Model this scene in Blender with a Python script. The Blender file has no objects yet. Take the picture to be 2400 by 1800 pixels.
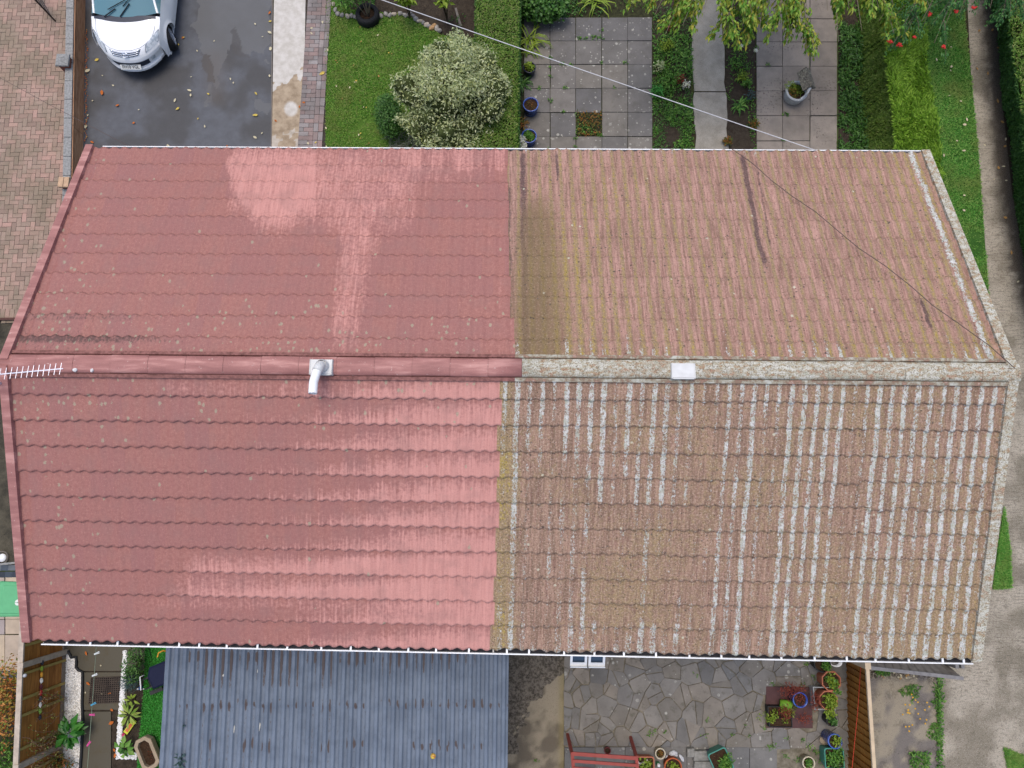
import bpy, math, random
import numpy as np
from mathutils import Vector, Matrix, Euler

scene = bpy.context.scene
COL = scene.collection
R = math.radians
rng = np.random.default_rng(7)
random.seed(7)

# ---------------------------------------------------------------- camera, light, exposure
CAM = Vector((0.21445, -1.68824, 14.3011)); CROT = Euler((0.17798, 0.00981, 0.01129)); FPX = 1649.392
cd = bpy.data.cameras.new("camera"); cam = bpy.data.objects.new("camera", cd); COL.objects.link(cam)
cam.location = CAM; cam.rotation_euler = CROT
cd.sensor_fit = 'HORIZONTAL'; cd.sensor_width = 36; cd.lens = FPX / 2400 * 36; cd.clip_end = 500; cd.clip_start = 0.1
scene.camera = cam
SUN_EL, SUN_AZ = 79, 120          # elevation, direction the light comes from (deg from +X, ccw)
w = bpy.data.worlds.new("World"); scene.world = w; w.use_nodes = True
wn = w.node_tree; bg = wn.nodes["Background"]; bg.inputs[1].default_value = 0.15
sky = wn.nodes.new("ShaderNodeTexSky"); sky.sky_type = 'NISHITA'; sky.sun_disc = False
sky.sun_elevation = R(SUN_EL); sky.sun_rotation = R(90 - SUN_AZ)
sky.air_density = 1.0; sky.dust_density = 3.0; sky.ozone_density = 1.0
wn.links.new(sky.outputs[0], bg.inputs[0])
sd = bpy.data.lights.new("sun", 'SUN'); sd.energy = 1.0; sd.angle = R(30); sd.color = (1.0, 0.91, 0.78)
sun = bpy.data.objects.new("sun", sd); COL.objects.link(sun)
dv = Vector((math.cos(R(SUN_EL)) * math.cos(R(SUN_AZ)), math.cos(R(SUN_EL)) * math.sin(R(SUN_AZ)), math.sin(R(SUN_EL))))
sun.rotation_euler = dv.to_track_quat('Z', 'Y').to_euler(); sun.location = (0, 0, 30)
vs = scene.view_settings; vs.view_transform = 'Standard'; vs.look = 'None'; vs.exposure = 0.55; vs.gamma = 1.0

# ---------------------------------------------------------------- helpers
RM = CROT.to_matrix()
RMn = np.array(RM)
def at(px, py, z=0.0):
    d = RM @ Vector(((px - 1200) / FPX, (900 - py) / FPX, -1)); t = (z - CAM.z) / d.z
    return CAM + d * t
def proj(P):
    c = (np.asarray(P) - np.array(CAM)) @ RMn
    return 1200 + FPX * c[..., 0] / -c[..., 2], 900 - FPX * c[..., 1] / -c[..., 2]
def mpp(px, py, z=0.0):           # metres per source pixel at that place
    return (at(px + 10, py, z) - at(px, py, z)).length / 10
def lin(c): return tuple(((x / 255) / 12.92 if x / 255 <= 0.04045 else ((x / 255 + 0.055) / 1.055) ** 2.4) for x in c)
KA = 0.82
def C(r, g, b, k=KA): l = lin((r, g, b)); return (min(l[0] * k, .9), min(l[1] * k, .9), min(l[2] * k, .9), 1)

def hsh(a, b, s): v = np.sin(a * 127.1 + b * 311.7 + s * 74.7) * 43758.5453; return v - np.floor(v)
def vnoise(x, y, s=0):
    xi, yi = np.floor(x), np.floor(y); fx, fy = x - xi, y - yi; fx = fx * fx * (3 - 2 * fx); fy = fy * fy * (3 - 2 * fy)
    return (hsh(xi, yi, s) * (1 - fx) + hsh(xi + 1, yi, s) * fx) * (1 - fy) + (hsh(xi, yi + 1, s) * (1 - fx) + hsh(xi + 1, yi + 1, s) * fx) * fy
def fbm(x, y, s=0, o=4):
    r = 0; a = .5; t = 0
    for i in range(o): r = r + a * vnoise(x * 2 ** i, y * 2 ** i, s + i * 13); t += a; a *= .5
    return r / t
def sstep(a, b, x): t = np.clip((x - a) / (b - a), 0, 1); return t * t * (3 - 2 * t)
def inpoly(x, y, poly):
    ins = np.zeros(np.shape(x), bool); n = len(poly)
    for i in range(n):
        x1, y1 = poly[i]; x2, y2 = poly[(i + 1) % n]
        if y1 == y2: continue
        c = ((y1 > y) != (y2 > y)) & (x < (x2 - x1) * (y - y1) / (y2 - y1) + x1); ins ^= c
    return ins

class M:
    def __init__(s, name, rough=.8, spec=.3):
        s.m = bpy.data.materials.new(name); s.m.use_nodes = True; s.nt = s.m.node_tree; s.b = s.nt.nodes["Principled BSDF"]
        s.b.inputs["Roughness"].default_value = rough; s.b.inputs["Specular IOR Level"].default_value = spec
    def new(s, t): return s.nt.nodes.new(t)
    def lk(s, a, sock):
        if hasattr(a, "is_output"): s.nt.links.new(a, sock)
        else:
            try: sock.default_value = a
            except Exception: sock.default_value = (a, a, a) if len(sock.default_value) == 3 else (a, a, a, 1)
    def obj(s): return s.new("ShaderNodeTexCoord").outputs["Object"]
    def uv(s): return s.new("ShaderNodeTexCoord").outputs["UV"]
    def rnd(s): return s.new("ShaderNodeNewGeometry").outputs["Random Per Island"]
    def attr(s, n): a = s.new("ShaderNodeAttribute"); a.attribute_name = n; return a.outputs["Fac"]
    def objrnd(s): return s.new("ShaderNodeObjectInfo").outputs["Random"]
    def map(s, v, sc=(1, 1, 1), loc=(0, 0, 0), rz=0):
        n = s.new("ShaderNodeMapping"); s.lk(v, n.inputs[0]); n.inputs["Scale"].default_value = sc; n.inputs["Location"].default_value = loc; n.inputs["Rotation"].default_value = (0, 0, rz); return n.outputs[0]
    def noise(s, v, scale, detail=4, rough=.55, dist=0):
        n = s.new("ShaderNodeTexNoise"); s.lk(v, n.inputs["Vector"]); n.inputs["Scale"].default_value = scale; n.inputs["Detail"].default_value = detail; n.inputs["Roughness"].default_value = rough; n.inputs["Distortion"].default_value = dist; return n.outputs["Fac"]
    def vor(s, v, scale, out="Distance", feat='F1', rand=1):
        n = s.new("ShaderNodeTexVoronoi"); n.feature = feat; s.lk(v, n.inputs["Vector"]); n.inputs["Scale"].default_value = scale; n.inputs["Randomness"].default_value = rand; return n.outputs[out]
    def ramp(s, f, stops, interp='LINEAR'):
        n = s.new("ShaderNodeValToRGB"); s.lk(f, n.inputs[0]); e = n.color_ramp.elements; n.color_ramp.interpolation = interp
        while len(e) < len(stops): e.new(0.5)
        for i, (p, c) in enumerate(stops):
            e[i].position = p; e[i].color = c if isinstance(c, tuple) else (c, c, c, 1)
        return n.outputs[0]
    def mix(s, f, a, b, bl='MIX'):
        n = s.new("ShaderNodeMix"); n.data_type = 'RGBA'; n.blend_type = bl; s.lk(f, n.inputs[0]); s.lk(a, n.inputs[6]); s.lk(b, n.inputs[7]); return n.outputs[2]
    def math(s, op, a, b=0.0, cl=False):
        n = s.new("ShaderNodeMath"); n.operation = op; n.use_clamp = cl; s.lk(a, n.inputs[0]); s.lk(b, n.inputs[1]); return n.outputs[0]
    def ss(s, x, a, b):
        n = s.new("ShaderNodeMapRange"); n.interpolation_type = 'SMOOTHSTEP'; s.lk(x, n.inputs[0]); n.inputs[1].default_value = a; n.inputs[2].default_value = b; return n.outputs[0]
    def bump(s, h, st=.5, d=.01):
        n = s.new("ShaderNodeBump"); n.inputs["Strength"].default_value = st; n.inputs["Distance"].default_value = d; s.lk(h, n.inputs["Height"]); s.nt.links.new(n.outputs[0], s.b.inputs["Normal"])
    def color(s, c): s.lk(c, s.b.inputs["Base Color"]); return s
    def rough(s, c): s.lk(c, s.b.inputs["Roughness"]); return s

def plain(name, c, rough=.6, spec=.4, var=.12, scale=30, metal=0, bump=0.15):
    m = M(name, rough, spec); o = m.obj(); n = m.noise(o, scale, 5)
    d = tuple(x * (1 - var) for x in c[:3]) + (1,); l = tuple(min(1, x * (1 + var)) for x in c[:3]) + (1,)
    m.color(m.ramp(n, [(.3, d), (.7, l)])); m.b.inputs["Metallic"].default_value = metal
    if bump: m.bump(n, bump, .004)
    return m.m

class MB:
    def __init__(s): s.v = []; s.f = []; s.mi = []; s.cm = 0
    def add(s, vs, fs):
        b = len(s.v); s.v += [tuple(v) for v in vs]
        for f in fs: s.f.append(tuple(i + b for i in f)); s.mi.append(s.cm)
        return s
    def box(s, x0, x1, y0, y1, z0, z1, mat=None):
        vs = [Vector((x, y, z)) for z in (z0, z1) for y in (y0, y1) for x in (x0, x1)]
        if mat is not None: vs = [mat @ v for v in vs]
        return s.add(vs, [(0, 2, 3, 1), (4, 5, 7, 6), (0, 1, 5, 4), (2, 6, 7, 3), (0, 4, 6, 2), (1, 3, 7, 5)])
    def bar(s, a, b, wd, ht, up=(0, 0, 1)):
        a, b = Vector(a), Vector(b); d = (b - a); L = d.length; d.normalize(); up = Vector(up)
        if abs(d.dot(up)) > .98: up = Vector((0, 1, 0))
        sd_ = d.cross(up).normalized(); u = sd_.cross(d)
        m = Matrix((sd_, d, u)).transposed().to_4x4(); m.translation = a
        return s.box(-wd / 2, wd / 2, 0, L, -ht / 2, ht / 2, m)
    def prism(s, poly, z0, z1, inset=0.0):
        n = len(poly); c = sum((Vector((p[0], p[1])) for p in poly), Vector((0, 0))) / n
        top = []
        for p in poly:
            q = Vector((p[0], p[1])); dd = c - q; top.append(q + dd.normalized() * min(inset, dd.length * .5))
        vs = [(p[0], p[1], z0) for p in poly] + [(p[0], p[1], z1 - inset * .6) for p in poly] + [(q.x, q.y, z1) for q in top]
        fs = [tuple(range(2 * n, 3 * n))]
        for i in range(n):
            j = (i + 1) % n; fs.append((i, j, n + j, n + i)); fs.append((n + i, n + j, 2 * n + j, 2 * n + i))
        return s.add(vs, fs)
    def tube(s, pts, r, n=8, cap=True):
        pts = [Vector(p) for p in pts]; rr = r if isinstance(r, (list, tuple)) else [r] * len(pts); vs = []; fs = []
        ref = Vector((0.13, 0.31, 0.94))
        for i, p in enumerate(pts):
            d = (pts[min(i + 1, len(pts) - 1)] - pts[max(i - 1, 0)]).normalized()
            if abs(d.dot(ref)) > .97: ref = Vector((1, 0.2, 0))
            a = d.cross(ref).normalized(); b = d.cross(a)
            for k in range(n): t = 2 * math.pi * k / n; vs.append(p + (a * math.cos(t) + b * math.sin(t)) * rr[i])
        for i in range(len(pts) - 1):
            for k in range(n): fs.append((i * n + k, i * n + (k + 1) % n, (i + 1) * n + (k + 1) % n, (i + 1) * n + k))
        if cap: fs.append(tuple(range(n))); fs.append(tuple(range((len(pts) - 1) * n, len(pts) * n)))
        return s.add(vs, fs)
    def lathe(s, prof, n=24, c=(0, 0, 0), sx=1, sy=1, rot=0):
        vs = []; fs = []
        for r, z in prof:
            for k in range(n): t = 2 * math.pi * k / n + rot; vs.append((c[0] + r * math.cos(t) * sx, c[1] + r * math.sin(t) * sy, c[2] + z))
        for i in range(len(prof) - 1):
            for k in range(n): fs.append((i * n + k, i * n + (k + 1) % n, (i + 1) * n + (k + 1) % n, (i + 1) * n + k))
        return s.add(vs, fs)
    def disc(s, r, z, n=24, c=(0, 0), sx=1, sy=1, rot=0):
        return s.add([(c[0] + r * sx * math.cos(2 * math.pi * k / n + rot), c[1] + r * sy * math.sin(2 * math.pi * k / n + rot), z) for k in range(n)], [tuple(range(n))])
    def stone(s, c, rx, ry, rz, seed=0, rot=0):
        r = random.Random(seed); n = 9; vs = []; fs = []; ca, sa = math.cos(rot), math.sin(rot)
        for ph, f in ((-.55, .75), (0, 1), (.5, .84), (.85, .45)):
            for k in range(n):
                t = 2 * math.pi * k / n; q = f * (0.86 + .28 * r.random()); x, y = rx * q * math.cos(t), ry * q * math.sin(t)
                vs.append((c[0] + x * ca - y * sa, c[1] + x * sa + y * ca, c[2] + rz * ph * (0.9 + .2 * r.random())))
        for i in range(3):
            for k in range(n): fs.append((i * n + k, i * n + (k + 1) % n, (i + 1) * n + (k + 1) % n, (i + 1) * n + k))
        fs.append(tuple(range(3 * n, 4 * n)))
        return s.add(vs, fs)
    def build(s, name, mats, parent=None, smooth=False, local=False):
        me = bpy.data.meshes.new(name); me.from_pydata(s.v, [], s.f)
        return link(name, me, mats, parent, smooth, local, s.mi)

def link(name, me, mats, parent=None, smooth=False, local=False, mi=None):
    if not isinstance(mats, (list, tuple)): mats = [mats]
    for m in mats: me.materials.append(m)
    if mi is not None and len(mats) > 1: me.polygons.foreach_set("material_index", mi)
    if smooth: me.polygons.foreach_set("use_smooth", [True] * len(me.polygons))
    me.update()
    o = bpy.data.objects.new(name, me); COL.objects.link(o)
    if parent is not None:
        o.parent = parent
        if not local and parent.type == 'EMPTY': o.location = -parent.location
    return o
def npmesh(name, V, F, mats, parent=None, smooth=False, local=False, attrs=None, uv=None):
    me = bpy.data.meshes.new(name); V = np.asarray(V, np.float32); F = np.asarray(F, np.int32); k = F.shape[1]
    me.vertices.add(len(V)); me.vertices.foreach_set("co", V.ravel())
    me.loops.add(F.size); me.loops.foreach_set("vertex_index", F.ravel())
    me.polygons.add(len(F)); me.polygons.foreach_set("loop_start", np.arange(0, F.size, k, dtype=np.int32)); me.polygons.foreach_set("loop_total", np.full(len(F), k, np.int32))
    me.update(calc_edges=True)
    for n, a in (attrs or {}).items():
        at_ = me.attributes.new(n, 'FLOAT', 'POINT'); at_.data.foreach_set("value", np.asarray(a, np.float32).ravel())
    if uv is not None:
        ul = me.uv_layers.new(name="UVMap"); ul.data.foreach_set("uv", np.asarray(uv, np.float32)[F.ravel()].ravel())
    return link(name, me, mats, parent, smooth, local)
def tag(o, label=None, cat=None, group=None, kind=None):
    if label: o["label"] = label
    if cat: o["category"] = cat
    if group: o["group"] = group
    if kind: o["kind"] = kind
    return o
def thing(name, label, cat, loc, group=None):
    o = bpy.data.objects.new(name, None); COL.objects.link(o); o.location = Vector(loc); o.empty_display_size = .1
    return tag(o, label, cat, group)
def struct(o): o["kind"] = "structure"; return o
def pxpoly(pts, z=0.0): return [tuple(at(x, y, z)[:2]) for x, y in pts]
def grid_sheet(name, pts, z, mat, step=.06, attrfn=None, kind="structure", bumpfn=None):
    """a ground sheet cut to a pixel polygon, fine enough to carry stains as attributes"""
    poly = pxpoly(pts, z); xs = [p[0] for p in poly]; ys = [p[1] for p in poly]
    nx = int((max(xs) - min(xs)) / step) + 2; ny = int((max(ys) - min(ys)) / step) + 2
    X, Y = np.meshgrid(min(xs) + np.arange(nx) * step, min(ys) + np.arange(ny) * step); V = np.stack([X.ravel(), Y.ravel(), np.full(X.size, z)], 1)
    ins = inpoly(V[:, 0], V[:, 1], poly).reshape(ny, nx)
    # snap border vertices on to the outline
    q = [(j, i) for j in range(ny - 1) for i in range(nx - 1) if ins[j, i] or ins[j + 1, i] or ins[j, i + 1] or ins[j + 1, i + 1]]
    F = np.array([(j * nx + i, j * nx + i + 1, (j + 1) * nx + i + 1, (j + 1) * nx + i) for j, i in q])
    used = np.zeros(len(V), bool); used[F.ravel()] = True; insf = ins.ravel()
    A = np.array(poly); B = np.roll(A, -1, 0); out = np.where(used & ~insf)[0]
    for k in out:
        p = V[k, :2]; d = B - A; t = np.clip(((p - A) * d).sum(1) / (d * d).sum(1), 0, 1); c = A + d * t[:, None]; V[k, :2] = c[np.argmin(((c - p) ** 2).sum(1))]
    idx = -np.ones(len(V), int); idx[used] = np.arange(used.sum()); V = V[used]; F = idx[F]
    at_ = None
    if attrfn:
        px, py = proj(V); at_ = attrfn(px, py, V[:, 0], V[:, 1])
    if bumpfn: V[:, 2] += bumpfn(V[:, 0], V[:, 1])
    o = npmesh(name, V, F, mat, attrs=at_); o["kind"] = kind; return o

# leaves: each a folded diamond
def unit(a): return a / np.maximum(np.linalg.norm(a, axis=1, keepdims=True), 1e-6)
def leafmesh(P, D, U, L, W, fold=.3):
    S = unit(np.cross(D, U)); U2 = np.cross(S, D); L = np.broadcast_to(L, (len(P),))[:, None]; W = np.broadcast_to(W, (len(P),))[:, None]
    V = np.stack([P, P + D * L * .45 + S * W / 2 + U2 * W * fold, P + D * L * .45 - S * W / 2 + U2 * W * fold, P + D * L - U2 * L * .12], 1).reshape(-1, 3)
    b = np.arange(len(P))[:, None] * 4; F = np.concatenate([b + np.array([[0, 1, 3]]), b + np.array([[0, 3, 2]])], 0)
    return V, F
def cloud(c, r, n, size, shell=.55, up=.6, asp=.45, jit=.4):
    """n leaves spread through an ellipsoid (denser at its skin), facing out and up"""
    d = unit(rng.normal(size=(n, 3))); rad = shell + (1 - shell) * rng.random(n); P = np.asarray(c) + d * np.asarray(r) * rad[:, None]
    U = unit(d * .6 + np.array([0, 0, up]) + rng.normal(size=(n, 3)) * .45)
    D = unit(np.cross(U, rng.normal(size=(n, 3)))); D = unit(D + d * .35)
    L = size * (1 + (rng.random(n) - .5) * 2 * jit); return P, D, U, L, L * asp
def cat(*cl): return [np.concatenate([np.asarray(c[i]) for c in cl], 0) for i in range(5)]
def leaves_obj(name, cl, mat, parent=None, local=False, fold=.3): V, F = leafmesh(*cl, fold=fold); return npmesh(name, V, F, mat, parent, local=local)
def leafmat(name, cols, rough=.55, trans=.25, k=1.0, spec=.35, patch=None):
    m = M(name, rough, spec); r = m.rnd(); n = len(cols)
    c = m.ramp(r, [(i / max(1, n - 1), C(*cc, k=k)) for i, cc in enumerate(cols)]); o = m.noise(m.obj(), 6, 2)
    c = m.mix(m.math('MULTIPLY', m.ss(m.noise(m.obj(), 1.4, 5, .65), .45, .68), .6), c, C(*patch, k=k)) if patch else c
    m.color(c); t = m.new("ShaderNodeBsdfTranslucent"); m.lk(c, t.inputs[0]); mx = m.new("ShaderNodeMixShader"); mx.inputs[0].default_value = trans
    out = m.nt.nodes["Material Output"]; m.nt.links.new(m.b.outputs[0], mx.inputs[1]); m.nt.links.new(t.outputs[0], mx.inputs[2]); m.nt.links.new(mx.outputs[0], out.inputs[0]); return m.m
# ---------------------------------------------------------------- roof materials
def painted_mat():
    m = M("painted_tile", .62, .3); u = m.uv(); d = m.attr("dry"); li = m.attr("lichen"); sp = m.attr("spot"); t = m.attr("tone")
    fine = m.noise(m.map(u, (1, 1, 1)), 48, 4, .85); med = m.noise(u, 22, 5, .6); st = m.noise(m.map(u, (34, 2.2, 1)), 1, 3, .6)
    wet = m.mix(m.ss(med, .3, .7), C(158, 104, 95), C(172, 118, 107)); wet = m.mix(m.math('MULTIPLY', t, .5), wet, C(152, 104, 102))
    dry = m.mix(m.ss(st, .3, .7), C(198, 140, 131), C(212, 153, 143))
    k = m.math('ADD', d, m.math('ADD', m.math('MULTIPLY', m.math('SUBTRACT', st, .5), .8), m.math('MULTIPLY', m.math('SUBTRACT', med, .5), 1.0)))
    c = m.mix(m.ss(k, .2, .8), wet, dry)
    c = m.mix(m.ss(fine, .54, .7), c, m.mix(.5, c, C(230, 176, 162))); c = m.mix(m.ss(fine, .47, .3), c, m.mix(.45, c, C(110, 72, 76))); c = m.mix(m.ss(m.noise(u, 3.5, 4, .6), .45, .7), c, m.mix(.35, c, C(150, 112, 106)))
    v = m.vor(m.map(u, (1, .7, 1)), 15); vr = m.vor(m.map(u, (1, .7, 1)), 15, "Color")
    vv = m.math('ADD', v, m.math('MULTIPLY', m.math('SUBTRACT', m.noise(u, 60, 3), .5), .5))
    sel = m.math('LESS_THAN', m.math('ADD', vr, 0), m.math('MULTIPLY', li, .55))
    c = m.mix(m.math('MULTIPLY', m.math('MULTIPLY', m.math('LESS_THAN', vv, .27), sel), .75), c, m.mix(m.noise(u, 80, 3), C(128, 120, 96), C(200, 190, 165)))
    c = m.mix(m.math('MULTIPLY', m.ss(m.math('ADD', m.math('MULTIPLY', sp, 1.1), m.math('SUBTRACT', m.noise(m.map(u, (1, .6, 1)), 34, 4, .65), .62)), .3, .62), .75), c, C(72, 58, 54))
    m.color(c); m.rough(m.ramp(d, [(0, .5), (1, .8)])); m.bump(m.math('ADD', m.math('MULTIPLY', fine, .6), med), .35, .004); return m.m
def weathered_mat():
    m = M("weathered_tile", .9, .15); u = m.uv(); li = m.attr("lichen"); oc = m.attr("ochre"); dk = m.attr("dark"); t = m.attr("tone")
    st = m.noise(m.map(u, (26, 1.6, 1)), 1, 4, .65); st2 = m.noise(m.map(u, (70, 3, 1)), 1, 3, .6); med = m.noise(u, 16, 5, .6); fine = m.noise(u, 130, 3, .7)
    c = m.mix(m.ss(m.math('ADD', st, m.math('MULTIPLY', m.math('SUBTRACT', t, .5), .05)), .3, .7), m.mix(m.attr('pink'), C(132, 108, 90), C(142, 112, 97)), m.mix(m.attr('pink'), C(176, 144, 124), C(194, 152, 139)))
    c = m.mix(m.math('MULTIPLY', m.ss(st2, .5, .7), .55), c, C(128, 84, 80))
    o2 = m.math('ADD', oc, m.math('ADD', m.math('MULTIPLY', m.math('SUBTRACT', med, .5), 1.1), m.math('MULTIPLY', m.math('SUBTRACT', st, .5), .5)))
    c = m.mix(m.math('MULTIPLY', m.ss(o2, .25, .7), .82), c, m.mix(m.ss(m.noise(u, 40, 3), .35, .65), C(148, 130, 100), C(170, 146, 106)))
    c = m.mix(m.math('MULTIPLY', m.ss(m.math('ADD', oc, m.math('MULTIPLY', m.math('SUBTRACT', m.noise(m.map(u, (1, .7, 1)), 26, 4, .75), .5), 2.6)), .86, 1.05), .75), c, C(178, 156, 74))
    c = m.mix(m.math('MULTIPLY', m.ss(m.math('ADD', dk, m.math('MULTIPLY', m.math('SUBTRACT', med, .5), .9)), .35, .7), .8), c, m.mix(st2, C(74, 62, 60), C(104, 80, 84)))
    c = m.mix(m.math('MULTIPLY', m.ss(m.math('ADD', m.attr('olive'), m.math('MULTIPLY', m.math('SUBTRACT', st, .5), .7)), .2, .9), .75), c, m.mix(med, C(108, 90, 66), C(146, 124, 90)))
    v = m.vor(u, 34); vr = m.vor(u, 34, "Color")
    c = m.mix(m.math('MULTIPLY', m.math('MULTIPLY', m.math('LESS_THAN', v, .24), m.math('LESS_THAN', vr, .3)), .8), c, C(64, 54, 50))
    c = m.mix(m.math('MULTIPLY', m.ss(m.noise(m.map(u, (1, .5, 1)), 24, 5, .8), .58, .7), .65), c, C(96, 84, 70))
    v4 = m.vor(u, 13); r4 = m.vor(u, 13, "Color"); c = m.mix(m.math('MULTIPLY', m.math('MULTIPLY', m.ss(m.math('ADD', v4, m.math('MULTIPLY', m.math('SUBTRACT', m.noise(u, 60, 3), .5), .3)), .2, .15), m.math('LESS_THAN', r4, .26)), .75), c, C(78, 70, 66))
    # crusty pale lichen
    ln = m.noise(m.map(u, (1, .7, 1)), 42, 5, .8); l2 = m.noise(m.map(u, (1, .45, 1)), 11, 4, .7); v2 = m.vor(m.map(u, (1, .7, 1)), 75)
    k = m.math('ADD', li, m.math('ADD', m.math('MULTIPLY', m.math('SUBTRACT', ln, .5), 1.9), m.math('ADD', m.math('MULTIPLY', m.math('SUBTRACT', l2, .5), 1.1), m.math('MULTIPLY', m.math('SUBTRACT', v2, .4), -.4))))
    lc = m.mix(m.ss(med, .35, .65), C(224, 226, 224), C(188, 194, 178)); lc = m.mix(m.math('MULTIPLY', m.ss(fine, .5, .62), .75), lc, C(142, 124, 116))
    c = m.mix(m.ss(k, .46, .62), c, lc)
    v3 = m.vor(u, 9); r3 = m.vor(u, 9, "Color")   # round lichen rosettes
    c = m.mix(m.math('MULTIPLY', m.math('MULTIPLY', m.ss(m.math('ADD', v3, m.math('MULTIPLY', m.math('SUBTRACT', ln, .5), .3)), .17, .13), m.math('LESS_THAN', r3, .16)), .8), c, C(206, 204, 180))
    f2 = m.noise(u, 42, 4, .85); f3 = m.noise(m.map(u, (1, .35, 1), (3, 1, 0)), 30, 4, .8); ga = m.math('SUBTRACT', 1.0, m.math('MULTIPLY', m.attr('pink'), .5)); c = m.mix(m.math('MULTIPLY', m.ss(f2, .52, .66), ga), c, m.mix(.55, c, C(236, 216, 198))); c = m.mix(m.math('MULTIPLY', m.ss(f2, .48, .34), ga), c, m.mix(.62, c, C(76, 62, 54))); c = m.mix(m.math('MULTIPLY', m.ss(f3, .53, .66), .5), c, C(112, 94, 76))
    m.color(c); m.bump(m.math('ADD', fine, m.math('MULTIPLY', m.ss(k, .4, .6), 1.2)), .45, .006); return m.m
def ridge_old_mat():
    m = M("lichen_ridge", .95, .1); o = m.obj(); n = m.noise(m.map(o, (1, 1.6, 1)), 14, 6, .7); f = m.noise(o, 70, 3, .7)
    g_ = m.noise(m.map(o, (.5, 2, 1)), 3, 5, .7); c = m.ramp(n, [(.3, C(186, 190, 176)), (.43, C(210, 206, 194)), (.53, C(176, 172, 150)), (.6, C(170, 144, 112)), (.7, C(172, 128, 114))]); c = m.mix(m.math('MULTIPLY', m.ss(g_, .48, .62), .6), c, m.mix(m.ss(n, .4, .6), C(150, 150, 124), C(176, 142, 120)))
    c = m.mix(m.ss(f, .52, .64), c, C(112, 100, 88)); c = m.mix(m.ss(f, .42, .3), c, C(232, 232, 226))
    m.color(c); m.bump(f, .5, .006); return m.m
def ridge_red_mat():
    m = M("painted_ridge", .6, .3); o = m.obj(); n = m.noise(m.map(o, (.25, 1.6, 1)), 7, 5, .6); f = m.noise(o, 110, 2, .7)
    c = m.ramp(n, [(.38, C(156, 106, 101)), (.52, C(172, 119, 113)), (.66, C(200, 148, 140))])
    c = m.mix(m.ss(m.noise(o, 24, 4, .7), .64, .7), c, C(214, 184, 176)); c = m.mix(m.ss(f, .58, .75), c, m.mix(.4, c, C(226, 170, 160)))
    m.color(c); m.bump(f, .3, .004); return m.m
def bed_mat():
    m = M("lichen_bedding", .95, .1); o = m.obj(); n = m.noise(o, 9, 6, .75); c = m.ramp(n, [(.36, C(196, 196, 186)), (.46, C(168, 162, 144)), (.54, C(140, 118, 100)), (.62, C(168, 132, 116)), (.7, C(206, 204, 196))]); m.color(c); m.bump(n, .8, .02); return m.m
RIDGE_B = bed_mat()
PAINT, WEATH, RIDGE_O, RIDGE_R = painted_mat(), weathered_mat(), ridge_old_mat(), ridge_red_mat()
WHITE = plain("white_plastic", C(246, 248, 250, .86), .35, .5, .04)
WALLM = M("render_wall", .9); WALLM.color(WALLM.mix(WALLM.noise(WALLM.obj(), 8, 5), C(170, 160, 145), C(200, 190, 172))); WALLM = WALLM.m
DARKIN = plain("gutter_dark", C(46, 46, 50), .9, .2, .35, 18)  # dark tone for the inside of the gutter
GLASS = M("window_glass", .04, .6); GLASS.b.inputs["Base Color"].default_value = C(58, 76, 96); GLASS = GLASS.m
LEAD = plain("grey_plastic", C(216, 217, 216, .82), .45, .4, .08, 12)

EAVE_Z, RISE, RUN, HL = 4.85, 1.163, 3.468, 6.1
SL = math.hypot(RUN, RISE); CA, SA = RUN / SL, RISE / SL; NC = 11; GA = (SL - .05) / NC; PIT = .15
def skew(x, y): return x + .033 - .065 * abs(y) / RUN
def crest(x): return .5 + .5 * np.cos(2 * np.pi * x / PIT)
def prof(x): return .013 * crest(x)
def shy(x, y): return np.where(np.asarray(y) < 0, np.abs(y) / RUN * (.047 - .0068 * np.asarray(x)), -.03 * np.abs(y) / RUN)
def roof_pt(x, s, n, side):
    y = side * (s * CA + n * SA); return np.stack([skew(x, y), y + shy(x, y), EAVE_Z + RISE - s * SA + n * CA], -1)

def dry_back(px, py, x, s, t):
    qx = px + (fbm(px / 38, py / 38, 3) - .5) * 46; qy = py + (fbm(px / 38, py / 38, 9) - .5) * 46
    PG = [(538, 340), (1188, 340), (1188, 400), (1060, 420), (985, 440), (975, 540), (890, 545), (838, 800), (775, 850), (788, 540), (720, 520), (650, 557), (560, 505), (532, 470)]
    a = sum(inpoly(qx + dx_, qy + dy_, PG) * 1.0 for dx_, dy_ in ((0, 0), (-9, 12), (11, -14), (-16, -22), (18, 24), (-5, 34), (7, -36), (22, 6), (-22, 4), (3, 52), (-12, -50), (0, 0), (0, 16), (0, -18))) / 14
    a *= np.where(px > 740, .54 - .2 * sstep(760, 1180, px), .78); a += .2 * sstep(900, 1200, px) * crest(x + .07)
    roll = hsh(np.floor(x / PIT), 0 * x, 5); a = np.where((px > 880) & (py < 400), np.maximum(a, .55 * (roll > .45)), a); return a
def dry_front(px, py, x, s, t):
    q = px + (fbm(px / 50, py / 30, 4) - .5) * 160
    wz = sstep(560, 1130, q) * 1.0; band = sstep(860, 960, py) * 0 + .45
    a = wz * .72 + (t - .62) * .8 * sstep(300, 800, q)
    top = (py < 950) * sstep(280, 420, px) * (t > .55) * .3
    bx = 420 - (py - 1290) * .6; bot = sstep(1285, 1310, py) * sstep(1440, 1415, py) * sstep(-30, 80, q - bx) * (.22 + .36 * t)
    line = np.exp(-((np.mod(x / PIT + .5, 1) - .5 - .17) / .05) ** 2) + np.exp(-((np.mod(x / PIT + .5, 1) - .5 + .17) / .05) ** 2)
    a = np.maximum(a, top) + bot + line * .28 * sstep(260, 700, px) * (.3 + .7 * t)
    return a
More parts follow.
